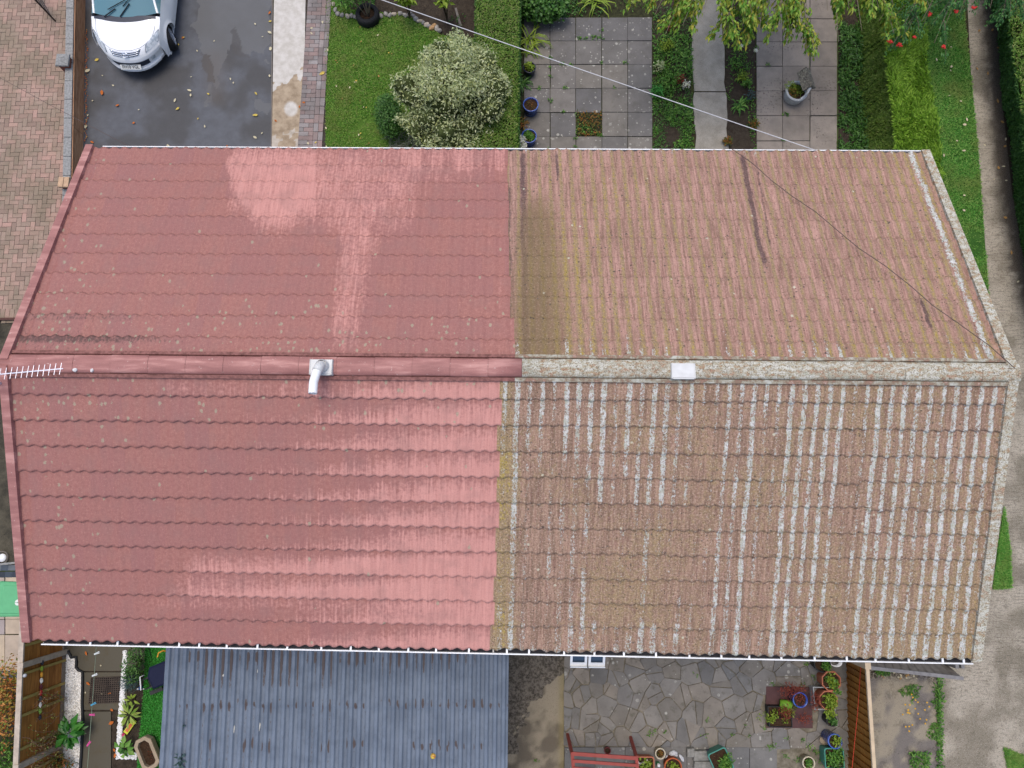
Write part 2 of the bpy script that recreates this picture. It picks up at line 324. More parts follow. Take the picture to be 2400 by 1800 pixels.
def attrs_fn(old, side, P, x, s, t, k):
    px, py = proj(P); tile = np.floor(x / .3 + .5 * (k % 2)); tone = hsh(tile, 0 * x + k, 3)
    rid = np.floor(x / PIT + .5); rr = hsh(rid, 0 * x, 11); r2 = hsh(rid, 0 * x, 21); cr = crest(x)
    if not old:
        d = (dry_back if side > 0 else dry_front)(px, py, x, s, t)
        near = np.exp(-(s / .9) ** 2); lich = .18 + .5 * near * (side > 0) + .4 * np.exp(-((px - 140) / 120) ** 2) + .3 * near
        spot = np.clip(.42 * (side > 0) * np.exp(-((s - .35) / .5) ** 2) * sstep(700, 150, px) + .2 * (side > 0) * (t > .75) * sstep(900, 300, px) + .33 * (side > 0) * sstep(860, 960, px) * (py < 480), 0, 1)
        return dict(dry=d, lichen=lich, spot=spot, tone=tone)
    big = fbm(x * .7, s * .7, 31)
    lo = fbm(rid * 3.1 + 0 * x, s * 1.3, 41)
    if side < 0:
        cr = crest(x + .03 * (fbm(x * 3, s * 2.2, 51) - .5)); wdt = sstep(.34, .85, cr + .2 * (rr - .5))
        right = sstep(1150, 2250, px)
        amt = .6 + .22 * right + .42 * (rr - .5) + .75 * (lo - .5)
        amt = amt + .28 * np.exp(-(s / .6) ** 2) - sstep(700, 1700, s * 1000) * .22 * (1 - right) * (r2 < .6)
        amt = np.where((px > 1330) & (px < 1610) & (s > 1.7) & (s < 3.25), amt - .3 * (r2 > .4), amt)
        last = (s > SL - .34); amt = np.where(last, np.maximum(amt, .62 * sstep(.15, .95, t) + .25 * (rr - .4)), amt); wdt = np.where(last, np.maximum(wdt, sstep(.25, .6, cr)), wdt)
        lich = wdt * np.clip(amt, 0, .85) * .8
        ridgew = np.exp(-(s / .16) ** 2) * (.25 + .6 * right); lich = np.maximum(lich, ridgew * (.6 + .5 * (fbm(x * 4, s * 4, 5) - .5)))
        lich = np.maximum(lich, sstep(5.86, 6.02, x) * .55)
        oc = .27 + .7 * (big - .45) + .14 * (hsh(rid, k + 0 * x, 61) - .5) + .16 * right + .6 * np.exp(-((px - 1178) / 34) ** 2) * (.6 + .8 * fbm(x * 5, s * 5, 17)); dk = .1 * (hsh(rid, k + 0 * x, 8) > .95)
    else:
        val = 1 - cr
        lich = wdt = sstep(.5, .9, cr) * np.clip(.6 * np.exp(-((s - .1) / .38) ** 2) * (rr > .42) + .55 * sstep(5.2, 5.9, x) * (r2 > .5) * sstep(.2, .8, lo) + .2 * (lo - .4) + .45 * sstep(SL - .3, SL, s) * (r2 > .4) * .8, 0, 1)
        lich = np.maximum(lich, np.exp(-((x - 5.83) / .06) ** 2) * .72)
        oc = .12 + .62 * np.exp(-((np.mod(x / PIT + .5, 1) - .5 - .22) / .2) ** 2) + .4 * (big - .45) + .3 * np.exp(-((px - 1290) / 120) ** 2) * sstep(370, 640, py) + .18 * np.exp(-(s / .5) ** 2) + .2 * sstep(1900, 2300, px)
        dk = np.zeros_like(x)
        for xa, ya, xb, yb, wd, am in ((1224, 345, 1232, 860, 9, .8), (1192, 420, 1196, 800, 7, .6), (1302, 345, 1308, 445, 5, .8), (1736, 352, 1796, 648, 8, .85), (1768, 360, 1812, 610, 4.5, .6), (2152, 690, 2196, 800, 7, .8), (1612, 470, 1614, 520, 2, .6)):
            dk = np.maximum(dk, am * np.exp(-((px - (xa + (py - ya) * (xb - xa) / (yb - ya)) + (fbm(py / 25, px * 0, 3) - .5) * 8) / wd) ** 2) * sstep(ya - 5, ya + 25, py) * sstep(yb + 5, yb - 45, py))
        dk = np.maximum(dk, .5 * (.6 + .7 * fbm(x * 6, s * 1.5, 19)) * np.exp(-((px - 1255) / 85) ** 2) * sstep(400, 520, py)); dk = np.maximum(dk, .34 * sstep(.4, .95, val) * (hsh(rid, 0 * x, 77) > .55))
    return dict(lichen=lich, ochre=oc, dark=dk, tone=tone, pink=np.full_like(x, 1.0 if side > 0 else .1), olive=(np.exp(-((px - 1262) / (45 + 45 * sstep(400, 800, py))) ** 2) * sstep(395, 520, py) * .9 if side > 0 else .22 * sstep(.4, .65, big)))
EDGE = {1: [.12, .11, .06, .07, .05, .05, .04, .05, .04, .03, .04], -1: [-.06, -.03, -.08, -.04, -.07, -.03, -.07, -.05, -.08, -.06, -.11]}
XRJ = .2   # nominal x of the paint edge per course
def slope_geo(old, side):
    VV, FF, UV, AT = [], [], [], {}; base = 0; step = PIT / 12
    for k in range(NC):
        e = EDGE[side][k]; e = round(e / .01) * .01
        x0, x1 = (e, HL - .06) if old else (-HL + .09, e)
        xs = np.arange(x0, x1 + 1e-6, step); xs[-1] = x1; s1 = SL - (NC - 1 - k) * GA; s0 = s1 - GA - .03
        ts = np.array([0, .14, .28, .42, .56, .7, .82, .93, 1.0, 1.0]); X, T = np.meshgrid(xs, ts); tile = np.floor(X / .3 + .5 * (k % 2))
        jit = (hsh(tile, 0 * X + k, 1) - .5); S = s0 + (s1 - s0) * T + (T ** 4) * (.022 * crest(X) + (jit * (.02 if old else .008) + (.035 * (hsh(tile, 0 * X + k, 33) > .975) if old else 0)))
        S = np.where(T < .01, s0, S); n = prof(X) + .022 * T + (hsh(tile, 0 * X + k, 2) - .5) * (.014 if old else .006) * T
        jd = np.abs(np.mod(X / .3 + .5 * (k % 2), 1)); n = n - .006 * ((jd < .03) | (jd > .97))
        n[-1] -= .028
        P = roof_pt(X, S, n, side); a = attrs_fn(old, side, P, X, S, T, k)
        nr, nc = X.shape; idx = np.arange(nr * nc).reshape(nr, nc) + base
        q = np.stack([idx[:-1, :-1], idx[1:, :-1], idx[1:, 1:], idx[:-1, 1:]], -1).reshape(-1, 4)
        if side > 0: q = q[:, ::-1]
        VV.append(P.reshape(-1, 3)); FF.append(q); UV.append(np.stack([X.ravel() + (20 if side > 0 else 0), S.ravel()], 1)); base += nr * nc
        for n_, v in a.items(): AT.setdefault(n_, []).append(np.broadcast_to(v, X.shape).ravel())
    return np.concatenate(VV), np.concatenate(FF), np.concatenate(UV), {n_: np.concatenate(v) for n_, v in AT.items()}
def roof_mesh(name, old, mat, parent):
    a, b = slope_geo(old, 1), slope_geo(old, -1)
    return npmesh(name, np.concatenate([a[0], b[0]]), np.concatenate([a[1], b[1] + len(a[0])]), mat, parent, attrs={k: np.concatenate([a[3][k], b[3][k]]) for k in a[3]}, uv=np.concatenate([a[2], b[2]]))

def ridge_mesh(x0, x1, seed):
    mb = MB(); r = random.Random(seed); x = x0; pf = [(-.118, -.07), (-.114, -.03), (-.106, .0), (-.07, .014), (-.02, .022), (.02, .022), (.07, .014), (.106, .0), (.114, -.03), (.118, -.07)]
    while x < x1 - .02:
        xe = min(x + .455, x1); dz = r.uniform(-.0015, .0015) + EAVE_Z + RISE + .028; dy = r.uniform(-.004, .004)
        vs = []
        for xx, sc in ((x + .0015, 1.0), (xe - .0015, .995)):
            for y, z in pf: vs.append((skew(xx, 0), y * sc + dy, z * sc + dz))
        n = len(pf); mb.add(vs, [(i, n + i, n + i + 1, i + 1) for i in range(n - 1)] + ([tuple(range(n))] if x == x0 else []) + ([tuple(range(2 * n - 1, n - 1, -1))] if xe == x1 else [])); x = xe
    mb2 = MB()
    return mb
def roof_bar(mb, side, xa, xb, s0, s1, n0, n1):
    P = [roof_pt(np.array(x), s, n, side) for s in (s0, s1) for n in (n0, n1) for x in (xa, xb)]
    mb.add(P, [(0, 2, 3, 1), (4, 5, 7, 6), (0, 1, 5, 4), (2, 6, 7, 3), (0, 4, 6, 2), (1, 3, 7, 5)])

def house(x0, x1, old, label):
    h = thing("house", label, "house", ((x0 + x1) / 2, 0, 0), "pair of semi-detached houses under one roof")
    xo = x1 if old else x0; sg = 1 if old else -1; xi = -.1
    wb = MB(); wx0, wx1 = (xi, x1 - .1) if old else (x0 + .1, xi); yw = RUN - .3
    zt = EAVE_Z - .12; wb.box(wx0, wx1, -yw, yw, 0, zt - .1)
    xg = wx1 if old else wx0; zr = EAVE_Z + RISE - .12
    wb.add([(xg, -yw, zt - .1), (xg, yw, zt - .1), (xg, 0, zr - .02), (xg - sg * .2, -yw, zt - .1), (xg - sg * .2, yw, zt - .1), (xg - sg * .2, 0, zr - .02)], [(0, 1, 2), (3, 5, 4), (0, 2, 5, 3), (1, 4, 5, 2)])
    wb.build("wall", WALLM, h)
    roof = roof_mesh("roof", old, WEATH if old else PAINT, h)
    ub = MB()                                                       # felt and boards under the tiles
    for side in (1, -1): roof_bar(ub, side, x0 + .05, x1 - .05, .03, SL - .06, -.05, -.022)
    ub.build("roof_boards", plain("roof_boards_" + ("old" if old else "red"), C(70, 58, 50), .9), h)
    rb = ridge_mesh(*((XRJ, HL + .03) if old else (-HL - .02, XRJ)), 3 if old else 4); rd = rb.build("ridge", RIDGE_O if old else RIDGE_R, roof)
    rd.data.polygons.foreach_set("use_smooth", [True] * len(rd.data.polygons))
    st = MB()
    for side in (1, -1): roof_bar(st, side, XRJ - .08 if old else -HL + .05, HL - .06 if old else XRJ - .08, .115, .16, .02, .052)
    st.build("ridge_bedding", RIDGE_B if old else plain("bedding_red", C(140, 98, 92), .95, .1, .4, 26), rd)
    for side in (1, -1):
        vb = MB()
        if old:
            roof_bar(vb, side, HL - .125, HL - .005, .02, SL + .02, -.05, .06); vb.build("verge", RIDGE_O, roof)
        else:
            roof_bar(vb, side, -HL, -HL + .105, .02, SL + .02, -.16, .075); vb.build("verge", RIDGE_R, roof)
        fb = MB(); y = side * (RUN - .04); fb.box(x0 + .05 if not old else xi, x1 - .05 if old else xi, y - .012, y + .012, EAVE_Z - .24, EAVE_Z - .05); fb.v = [(v[0], v[1] + float(shy(v[0], side * RUN)), v[2]) for v in fb.v]; fb.build("fascia", WHITE, h)
    for side in (1, -1):
        gx0, gx1 = (xi, HL - .1) if old else (-HL + .16, xi); rr = .057; yc = side * (RUN + .02 if side < 0 else RUN + .004); z0 = EAVE_Z - .035
        gb = MB(); vs = []; n = 9
        for x in (gx0, gx1):
            for q in (rr, rr - .006):
                for k in range(n): a = math.pi * k / (n - 1); vs.append((x, yc + q * math.cos(a), z0 - q * math.sin(a)))
        fs = [(k, k + 1, 2 * n + k + 1, 2 * n + k) for k in range(n - 1)] + [(n + k, 3 * n + k, 3 * n + k + 1, n + k + 1) for k in range(n - 1)]
        gb.add(vs, fs); lip = .007
        for s_ in (side,): gb.box(gx0, gx1, yc + s_ * rr - lip, yc + s_ * rr + lip, z0 - .004, z0 + .008)
        sy_ = lambda mb_: setattr(mb_, 'v', [(v[0], v[1] + float(shy(v[0], side * RUN)), v[2]) for v in mb_.v])
        sy_(gb); gu = gb.build("gutter", WHITE, h)
        db = MB(); db.add([(gx0 + .01, yc - rr * .93, z0 - .02), (gx1 - .01, yc - rr * .93, z0 - .02), (gx1 - .01, yc + rr * .93, z0 - .02), (gx0 + .01, yc + rr * .93, z0 - .02)], [(0, 1, 2, 3)])  # flat dark sheet just below the gutter lip
        sy_(db); db.build("gutter_inside", DARKIN, gu)
        if side < 0:
            bx = ([1188, 1240, 1322, 1393, 1462, 1537, 1615, 1690, 1755, 1830, 1908, 1983, 2050, 2128, 2207, 2256] if old else [155, 210, 274, 347, 419, 466, 531, 603, 673, 753, 822, 888, 957, 1022, 1099])
            for p in bx:
                x = at(p, 1530, z0).x; b = MB(); b.box(x - .012, x + .012, yc - rr, yc + rr, z0 - .006, z0 + .012); sy_(b); b.build("gutter_bracket", WHITE, gu)
    return h, roof
HOUSE_R, ROOF_R = house(-HL, -.1, False, "house on the left with a freshly coated brick red tiled roof")
HOUSE_O, ROOF_O = house(-.1, HL, True, "house on the right with a weathered roof streaked with white lichen")

# ridge vents
def vent_plate(px, py, w_, h_, roof):
    c = at(px, py, 6.1); b = MB(); b.box(c.x - w_ / 2, c.x + w_ / 2, c.y - h_ / 2, c.y + h_ / 2, 6.035, 6.095); [b.box(c.x + e_ * (w_ / 2 - .008) - .004, c.x + e_ * (w_ / 2 - .008) + .004, c.y - h_ / 2, c.y + h_ / 2, 6.096, 6.112) for e_ in (-1, 1)]; b.box(c.x - w_ / 2 + .02, c.x + w_ / 2 - .02, c.y - h_ / 2 - .006, c.y - h_ / 2 + .004, 6.07, 6.1); b.box(c.x - w_ / 2 + .012, c.x + w_ / 2 - .012, c.y - h_ / 2 + .01, c.y + h_ / 2 - .01, 6.0945, 6.105)
    return b, c
b, c = vent_plate(1602, 869, .285, .185, ROOF_O); b.build("ridge_vent", LEAD, ROOF_O)
b, c = vent_plate(752, 860, .275, .185, ROOF_R); fv = b.build("flue", LEAD, ROOF_R)
b = MB(); b.lathe([(.075, 6.1), (.078, 6.14), (.06, 6.17)], 20, (c.x + .02, c.y + .01, 0)); p0 = Vector((c.x + .02, c.y + .01, 6.13)); b.tube([p0, p0 + Vector((-.004, -.01, .05)), p0 + Vector((-.012, -.045, .085)), p0 + Vector((-.025, -.085, .1))], .058, 16); b.build("flue_collar", LEAD, ROOF_R, True)
e_ = at(733, 922, 6.27); st_ = p0 + Vector((-.025, -.085, .1)); mid = (st_ + e_) / 2 + Vector((-.012, 0, .012)); b = MB(); b.tube([st_, mid, e_], .052, 18, False); b.tube([e_ + (st_ - e_) * .1, e_], .046, 18, False); b.build("flue_pipe", WHITE, ROOF_R, True)
# open casements of the right house
for xa, xb in ((1340, 1380.5), (1384, 1424)):
    A, B = at(xa, 1535, 3.5), at(xb, 1535, 3.5); yb = at(1380, 1562, 3.1).y; yt = -3.2
    x0_, x1_ = A.x, B.x; wdw = MB(); sl = lambda f, o=0: Vector((0, yt + (yb - yt) * f, 3.55 - .45 * f + o))
    FP = min(np.linspace(.3, .97, 200), key=lambda f_: abs(proj(np.array(sl(f_)))[1] - 1549))
    def fr(mb, xa_, xb_, f0, f1, th=.035):
        p, q = sl(f0), sl(f1); mb.add([(xa_, p.y, p.z), (xb_, p.y, p.z), (xb_, q.y, q.z), (xa_, q.y, q.z), (xa_, p.y, p.z + th), (xb_, p.y, p.z + th), (xb_, q.y, q.z + th), (xa_, q.y, q.z + th)], [(0, 3, 2, 1), (4, 5, 6, 7), (0, 1, 5, 4), (1, 2, 6, 5), (2, 3, 7, 6), (3, 0, 4, 7)])
    win = MB(); fr(win, x0_, x1_, .985, 1, .1)
    ww = win.build("window", WHITE, HOUSE_O)
    f = MB(); fr(f, x0_, x0_ + .035, 0, .985); fr(f, x1_ - .035, x1_, 0, .985); fr(f, x0_ + .035, x1_ - .035, FP, .985, .04); fr(f, x0_ + .035, x1_ - .035, 0, .06); f.build("frame", WHITE, ww)
    g = MB(); fr(g, x0_ + .035, x1_ - .035, .06, FP, .012); g.build("pane", GLASS, ww)

# tv aerial on the left gable
AL = plain("aluminium", C(214, 214, 226, .9), .35, .5, .05, 20, .6, 0)
ta = thing("tv_aerial", "long white television aerial pointing along the left end of the red ridge", "aerial", at(-60, 883, 0))
z = 6.42; a_, b_ = at(-75, 884, z), at(148, 864, z); bm = MB(); bm.bar(a_, b_, .012, .012); bm.build("boom", AL, ta)
for i, px in enumerate([-62, -44, -26, -11, 1, 14, 27, 40, 53, 66, 78, 91, 104, 117, 130, 143]):
    p = a_ + (b_ - a_) * ((px + 75) / 223); e = MB(); hl = .068 if i > 2 else .16; e.tube([p + Vector((-.004, -hl, .008)), p + Vector((.004, hl, .008))], .0042, 6); e.build("element", AL, ta)
mb = MB(); pm = at(-60, 883, z); mb.tube([(pm.x, pm.y, 4.9), (pm.x, pm.y, 6.5)], .017, 8); mb.bar((pm.x, pm.y, 5.1), (-HL + .09, pm.y, 5.1), .03, .03); mb.bar((pm.x, pm.y, 5.5), (-HL + .09, pm.y, 5.5), .03, .03); mb.build("mast", AL, ta)
# mortar crumbs
MORT = plain("mortar", C(232, 228, 226), .9, .2, .1)
for px, py, lb in ((175, 867, "larger white crumb of mortar on the red ridge beside the aerial tip"), (215, 868, "smaller white crumb of mortar on the red ridge further from the aerial")):
    q = at(px, py, 6.06); tag(MB().stone((q.x, q.y, 6.055), .03 if px < 200 else .02, .025, .02, px).build("mortar_crumb", MORT, None), lb, "mortar", "mortar crumbs on the ridge")
# cables
CW = plain("cable_white", C(214, 214, 216), .5); CK = plain("cable_dark", C(92, 76, 72), .6)
A, B = at(1925, 357, 4.86), at(880, -12, 5.4); d_ = B - A; pts = [A + d_ * (i / 16 * 1.9) - Vector((0, 0, .06 * math.sin(math.pi * i / 16))) for i in range(17)]
tag(MB().tube(pts, .006, 6).build("overhead_cable", CW, None, True), "white overhead cable strung across the front gardens to the eaves", "cable")
A = Vector(roof_pt(np.array(at(1720, 361, 4.9).x), SL, .05, 1)); B = at(2378, 864, 6.11)
pts = [A + (B - A) * (i / 12) + Vector((0, 0, .03 + .03 * math.sin(i * 1.9))) for i in range(13)]; tag(MB().tube(pts, .005, 6).build("roof_cable", CK, None, True), "thin dark cable lying slantwise over the weathered tiles", "cable")
A, B = at(-60, 150, 3.2), at(320, 352, 4.7); tag(MB().tube([A, (A + B) / 2 - Vector((0, 0, .05)), B], .0035, 5).build("thin_wire", CK, None, True), "thin dark wire crossing the block paving and the tarmac drive", "wire")
# ---------------------------------------------------------------- ground
def soil_mat(name, a, b, sc=9):
    m = M(name, .95, .1); o = m.obj(); n = m.noise(o, sc, 6, .7); f = m.noise(o, 60, 4, .75)
    c = m.ramp(n, [(.3, C(*a)), (.7, C(*b))]); c = m.mix(m.ss(f, .6, .75), c, C(132, 118, 100)); c = m.mix(m.ss(f, .42, .3), c, C(34, 28, 24)); m.color(c); m.bump(f, .9, .02); return m.m
SOIL = soil_mat("soil", (52, 44, 38), (82, 74, 64)); 
g = MB(); g.add([(-70, -70, 0), (70, -70, 0), (70, 70, 0), (-70, 70, 0)], [(0, 1, 2, 3)])
base_m = M("earth_and_grass", .95, .1); o_ = base_m.obj(); n_ = base_m.noise(o_, .5, 6)
base_m.color(base_m.mix(base_m.ss(n_, .4, .6), C(62, 54, 44), C(78, 92, 50))); struct(g.build("ground", base_m.m))

def speck(m, c, o, scale, thr, sel, col, k=.85, ns=40):
    v = m.vor(o, scale); r = m.vor(o, scale, "Color"); v = m.math('ADD', v, m.math('MULTIPLY', m.math('SUBTRACT', m.noise(o, ns, 3), .5), .22))
    rr = m.math('MULTIPLY', r, thr / sel); ok = m.math('LESS_THAN', r, sel)
    return m.mix(m.math('MULTIPLY', m.math('MULTIPLY', m.math('LESS_THAN', v, m.math('ADD', rr, thr * .15)), ok), k), c, col)
def brick_mat(name, cols, moss):
    m = M(name, .85, .2); o = m.obj(); r = m.rnd(); n = len(cols); c = m.ramp(r, [(i / (n - 1), C(*q)) for i, q in enumerate(cols)])
    f = m.noise(o, 70, 4, .7); b = m.noise(o, 1.3, 4, .6); c = m.mix(m.math('MULTIPLY', m.ss(b, .42, .62), .55), c, C(*moss)); c = m.mix(m.ss(f, .35, .7), m.mix(.28, c, (.02, .018, .015, 1)), c)
    m.color(c); m.bump(f, .3, .004); return m.m
def joint_mat(name, a, b, sc=14):
    m = M(name, .95, .05); o = m.obj(); n = m.noise(o, sc, 5, .7); m.color(m.ramp(n, [(.38, C(*a)), (.62, C(*b))])); return m.m

# block paving in a herringbone on the neighbour's drive
BP = brick_mat("clay_paver", [(172, 146, 130), (182, 158, 142), (198, 160, 146), (172, 150, 134), (160, 136, 122), (202, 166, 150)], (138, 128, 106))
JT = joint_mat("mossy_joint", (64, 68, 40), (96, 100, 52))
drive_px = [(-330, -260), (168, -260), (176, 0), (163, 430), (150, 570), (66, 752), (-330, 752)]
struct(grid_sheet("paving_bed", drive_px, .012, JT, .4)); PZ = .045
def clip_prism(mb, poly, reg, z0, z1, ins):
    if inpoly(np.array([sum(p[0] for p in poly) / 4]), np.array([sum(p[1] for p in poly) / 4]), reg)[0]: mb.prism(poly, z0, z1, ins)
reg = pxpoly(drive_px, PZ); mb = MB(); ang = R(2); ca_, sa_ = math.cos(ang), math.sin(ang); bl, bw, gp = .205, .1025, .006
ox, oy = -13.5, -1.0
for i in range(-140, 160):
    for j in range(-140, 160):
        # herringbone: unit cell shifted by one block width per row
        for (x, y, w_, h_) in ((i * 4 * bw + j * bw, j * bw, 2 * bw, bw), (i * 4 * bw + j * bw + 2 * bw, j * bw - bw + 0 * bw, bw, 2 * bw)):
            cx, cy = x + w_ / 2, y + h_ / 2
            if not (0 <= cx <= 4.6 and 0 <= cy <= 14): continue
            X0, X1, Y0, Y1 = x + gp / 2, x + w_ - gp / 2, y + gp / 2, y + h_ - gp / 2
            P = [(ox + px * ca_ - py * sa_, oy + px * sa_ + py * ca_) for px, py in ((X0, Y0), (X1, Y0), (X1, Y1), (X0, Y1))]
            clip_prism(mb, P, reg, .015, PZ + random.uniform(-.002, .003), .004)
for k in range(28):
    p = at(61 - k * 11, 738, PZ); x, y = p.x, p.y; mb.prism([(x - .045, y - .09), (x + .045, y - .09), (x + .045, y + .13), (x - .045, y + .13)], .015, PZ + .008, .005)
struct(mb.build("block_paving", BP))
DKC = soil_mat("mossy_dark_concrete", (58, 56, 50), (104, 98, 84), 3)
struct(grid_sheet("side_path", [(-330, 755), (60, 755), (150, 900), (150, 1330), (-330, 1330)], .006, DKC, .3))
mb = MB(); mb.bar(at(-200, 752, .05), at(60, 748, .05), .05, .1); tag(mb.build("edging_board", plain("old_board", C(92, 62, 54), .9)), "reddish brown edging board where the block paving ends", "board")

# tarmac drive
def tar_attr(px, py, x, y):
    qx = px + (fbm(px / 30, py / 30, 2) - .5) * 50; qy = py + (fbm(px / 30, py / 30, 6) - .5) * 50
    d = inpoly(qx, qy, [(462, -260), (640, -260), (642, 90), (625, 135), (595, 128), (560, 95), (540, 120), (522, 160), (512, 205), (500, 200), (503, 140), (470, 120), (462, 60)]) * 1.0
    d = np.maximum(d, inpoly(qx, qy, [(478, 205), (492, 200), (490, 245), (476, 250)]) * .6); d = np.maximum(d, inpoly(qx, qy, [(606, 238), (630, 232), (632, 255), (612, 266)]) * .75)
    dk = inpoly(qx, qy, [(475, 130), (500, 132), (505, 195), (480, 200)]) * .8 + inpoly(qx, qy, [(540, 85), (562, 75), (590, 130), (545, 128)]) * .5
    br = np.exp(-(((px - 505) / 25) ** 2)) * sstep(100, 140, py) * sstep(260, 230, py) * .25
    blue = fbm(px / 60, py / 60, 20); return dict(dry=d, dark=dk, brown=br, blue=blue)
m = M("tarmac", .55, .45); o = m.obj(); f = m.noise(o, 120, 3, .8); n = m.noise(o, 5, 5, .6); c = m.mix(m.ss(m.attr("blue"), .35, .65), C(66, 66, 68), C(86, 89, 96)); c = m.mix(m.ss(n, .3, .7), m.mix(.35, c, C(52, 52, 55)), c)
dd = m.math('ADD', m.attr("dry"), m.math('MULTIPLY', m.math('SUBTRACT', m.noise(o, 9, 5, .7), .5), 1.0)); c = m.mix(m.math('MULTIPLY', m.ss(dd, .3, .7), .7), c, C(112, 112, 112)); c = m.mix(m.attr("dark"), c, C(66, 62, 60)); c = m.mix(m.attr("brown"), c, C(98, 84, 70))
c = m.mix(m.ss(f, .58, .75), c, m.mix(.35, c, C(170, 168, 166))); c = m.mix(m.ss(f, .42, .28), c, m.mix(.45, c, C(22, 22, 24))); m.color(c); m.rough(m.ramp(m.ss(dd, .4, .6), [(0, .6), (1, .9)])); m.bump(f, .4, .006); TAR = m.m
struct(grid_sheet("tarmac_drive", [(195, -260), (640, -260), (640, 0), (636, 350), (633, 640), (175, 640)], .008, TAR, .03, tar_attr))

# concrete strip
def conc_attr(px, py, x, y):
    q = py + (fbm(px / 16, py / 16, 3) - .5) * 60 + (px - 675) * .5; a = sstep(188, 196, q) * (1 - .9 * np.exp(-(((px - 682) / 20) ** 2 + ((py - 255) / 22) ** 2))) ; a = a - .5 * sstep(300, 310, q) * (fbm(px / 20, py / 20, 5) > .5); return dict(wet=a, ch=fbm(px / 8, py / 8, 9))
m = M("concrete_strip", .9, .15); o = m.obj(); f = m.noise(o, 70, 5, .75); n = m.noise(o, 7, 5, .6); c = m.mix(m.ss(n, .3, .7), C(192, 186, 176), C(214, 209, 202)); cw = m.mix(m.ss(n, .3, .7), C(150, 132, 110), C(184, 166, 142))
c = m.mix(m.ss(m.attr("wet"), .35, .65), c, cw); c = m.mix(m.ss(f, .45, .25), c, m.mix(.5, c, C(90, 80, 70))); m.color(c); m.bump(f, .3, .006); CONC = m.m
struct(grid_sheet("concrete_path", [(642, -260), (716, -260), (716, 0), (711, 350), (707, 640), (634, 640), (637, 350), (642, 0)], .03, CONC, .05, conc_attr))
mb = MB(); a, b = at(641, -260, .0), at(635, 640, .0); mb.bar((a.x, a.y, .01), (b.x, b.y, .01), .02, .04); struct(mb.build("kerb", plain("kerb_edge", C(120, 112, 104), .9)))

# block edge path: rows of grey and pink blocks
BK2 = brick_mat("grey_paver", [(150, 144, 142), (166, 158, 156), (140, 132, 130), (172, 148, 142), (158, 136, 132), (180, 174, 172)], (118, 110, 106)); JT2 = joint_mat("dark_joint", (60, 56, 52), (84, 78, 72))
struct(grid_sheet("path_bed", [(700, -260), (775, -260), (775, 0), (772, 350), (770, 640), (695, 640), (700, 350), (700, 0)], .01, JT2, .4)); mb = MB()
xa, xb = at(741, 0, .04).x - .285, at(741, 0, .04).x + .26; y = 3.0
x_l, x_r = (at(714, 100, .04).x), (at(770, 100, .04).x); wtot = x_r - x_l; bwid = wtot / 5.02
k = 0; y = 3.2
while y < 12.5:
    # basket rows: two laid across then uprights, plus an edge column
    xx = x_l + .004
    pat = [(2, 1), (1, 1)] if k % 2 else [(1, 1), (2, 1)]
    for w_, _ in pat: mb.prism([(xx + .003, y + .003), (xx + bwid * w_ - .003, y + .003), (xx + bwid * w_ - .003, y + .1), (xx + .003, y + .1)], .012, .04 + random.uniform(-.002, .003), .004); xx += bwid * w_
    if k % 2 == 0:
        for e in range(2): mb.prism([(xx + .003 + e * bwid, y + .003), (xx + bwid * (e + 1) - .003, y + .003), (xx + bwid * (e + 1) - .003, y + .2), (xx + .003 + e * bwid, y + .2)], .012, .04 + random.uniform(-.002, .003), .004)
    y += .103; k += 1
struct(mb.build("block_path", BK2))

# lawns
def lawn_mat(name, cols, sc=2.2):
    m = M(name, .9, .15); o = m.obj(); n = m.noise(o, sc, 5, .65); f = m.noise(o, 55, 4, .8); c = m.ramp(n, [(.25 + .5 * i / (len(cols) - 1), C(*q)) for i, q in enumerate(cols)]); c = m.mix(m.ss(f, .35, .65), m.mix(.55, c, C(30, 44, 12)), c); m.color(c); m.bump(f, 1, .03); return m.m
LAWN = lawn_mat("lawn_ground", [(78, 112, 40), (92, 136, 48), (110, 148, 60), (128, 138, 76)])
BLADE = leafmat("grass_blade", [(72, 118, 34), (92, 144, 46), (112, 160, 56), (132, 164, 72), (146, 154, 92)], .6, .3, 1.0, patch=(138, 138, 78))
BLADE2 = leafmat("verge_blade", [(66, 124, 46), (86, 148, 58), (112, 160, 70), (140, 170, 92)], .6, .35, 1.2, patch=(132, 142, 76))
def grass(name, polypx, n, mat, label, z=.02, h=.05, holes=(), avoid=None):
    poly = pxpoly(polypx, z); xs = [p[0] for p in poly]; ys = [p[1] for p in poly]; P = []
    X = rng.uniform(min(xs), max(xs), n); Y = rng.uniform(min(ys), max(ys), n); k = inpoly(X, Y, poly)
    for hx, hy, hr, keep in holes:
        q = at(hx, hy, z); dd = np.hypot(X - q.x, Y - q.y); k &= (dd > hr * (0.7 + .6 * fbm(X * 5, Y * 5, 2))) | (rng.random(n) < keep)
    dens = fbm(X * 2.2, Y * 2.2, 8); k &= rng.random(n) < .35 + 1.1 * dens; X, Y = X[k], Y[k]; n = len(X)
    D = unit(np.stack([rng.normal(size=n) * .6, rng.normal(size=n) * .6, np.full(n, .55)], 1)); U = unit(np.stack([-D[:, 0], -D[:, 1], np.full(n, .8)], 1)); L = h * (.6 + .8 * rng.random(n))
    V, F = leafmesh(np.stack([X, Y, np.full(n, z)], 1), D, U, L, .011 + .008 * rng.random(n), .15); o = npmesh(name, V, F, mat); tag(o, label, "grass", kind="stuff"); return o
lawn_px = [(765, -30), (800, 20), (960, 36), (1040, 85), (1110, 90), (1130, 360), (1130, 640), (760, 640), (763, 350)]
struct(grid_sheet("lawn", lawn_px, .014, LAWN, .3))
grass("lawn_grass", lawn_px, 75000, BLADE, "short green lawn grass between the block path and the clipped hedge", holes=((862, 315, .4, .25), (850, 56, .3, .4)))

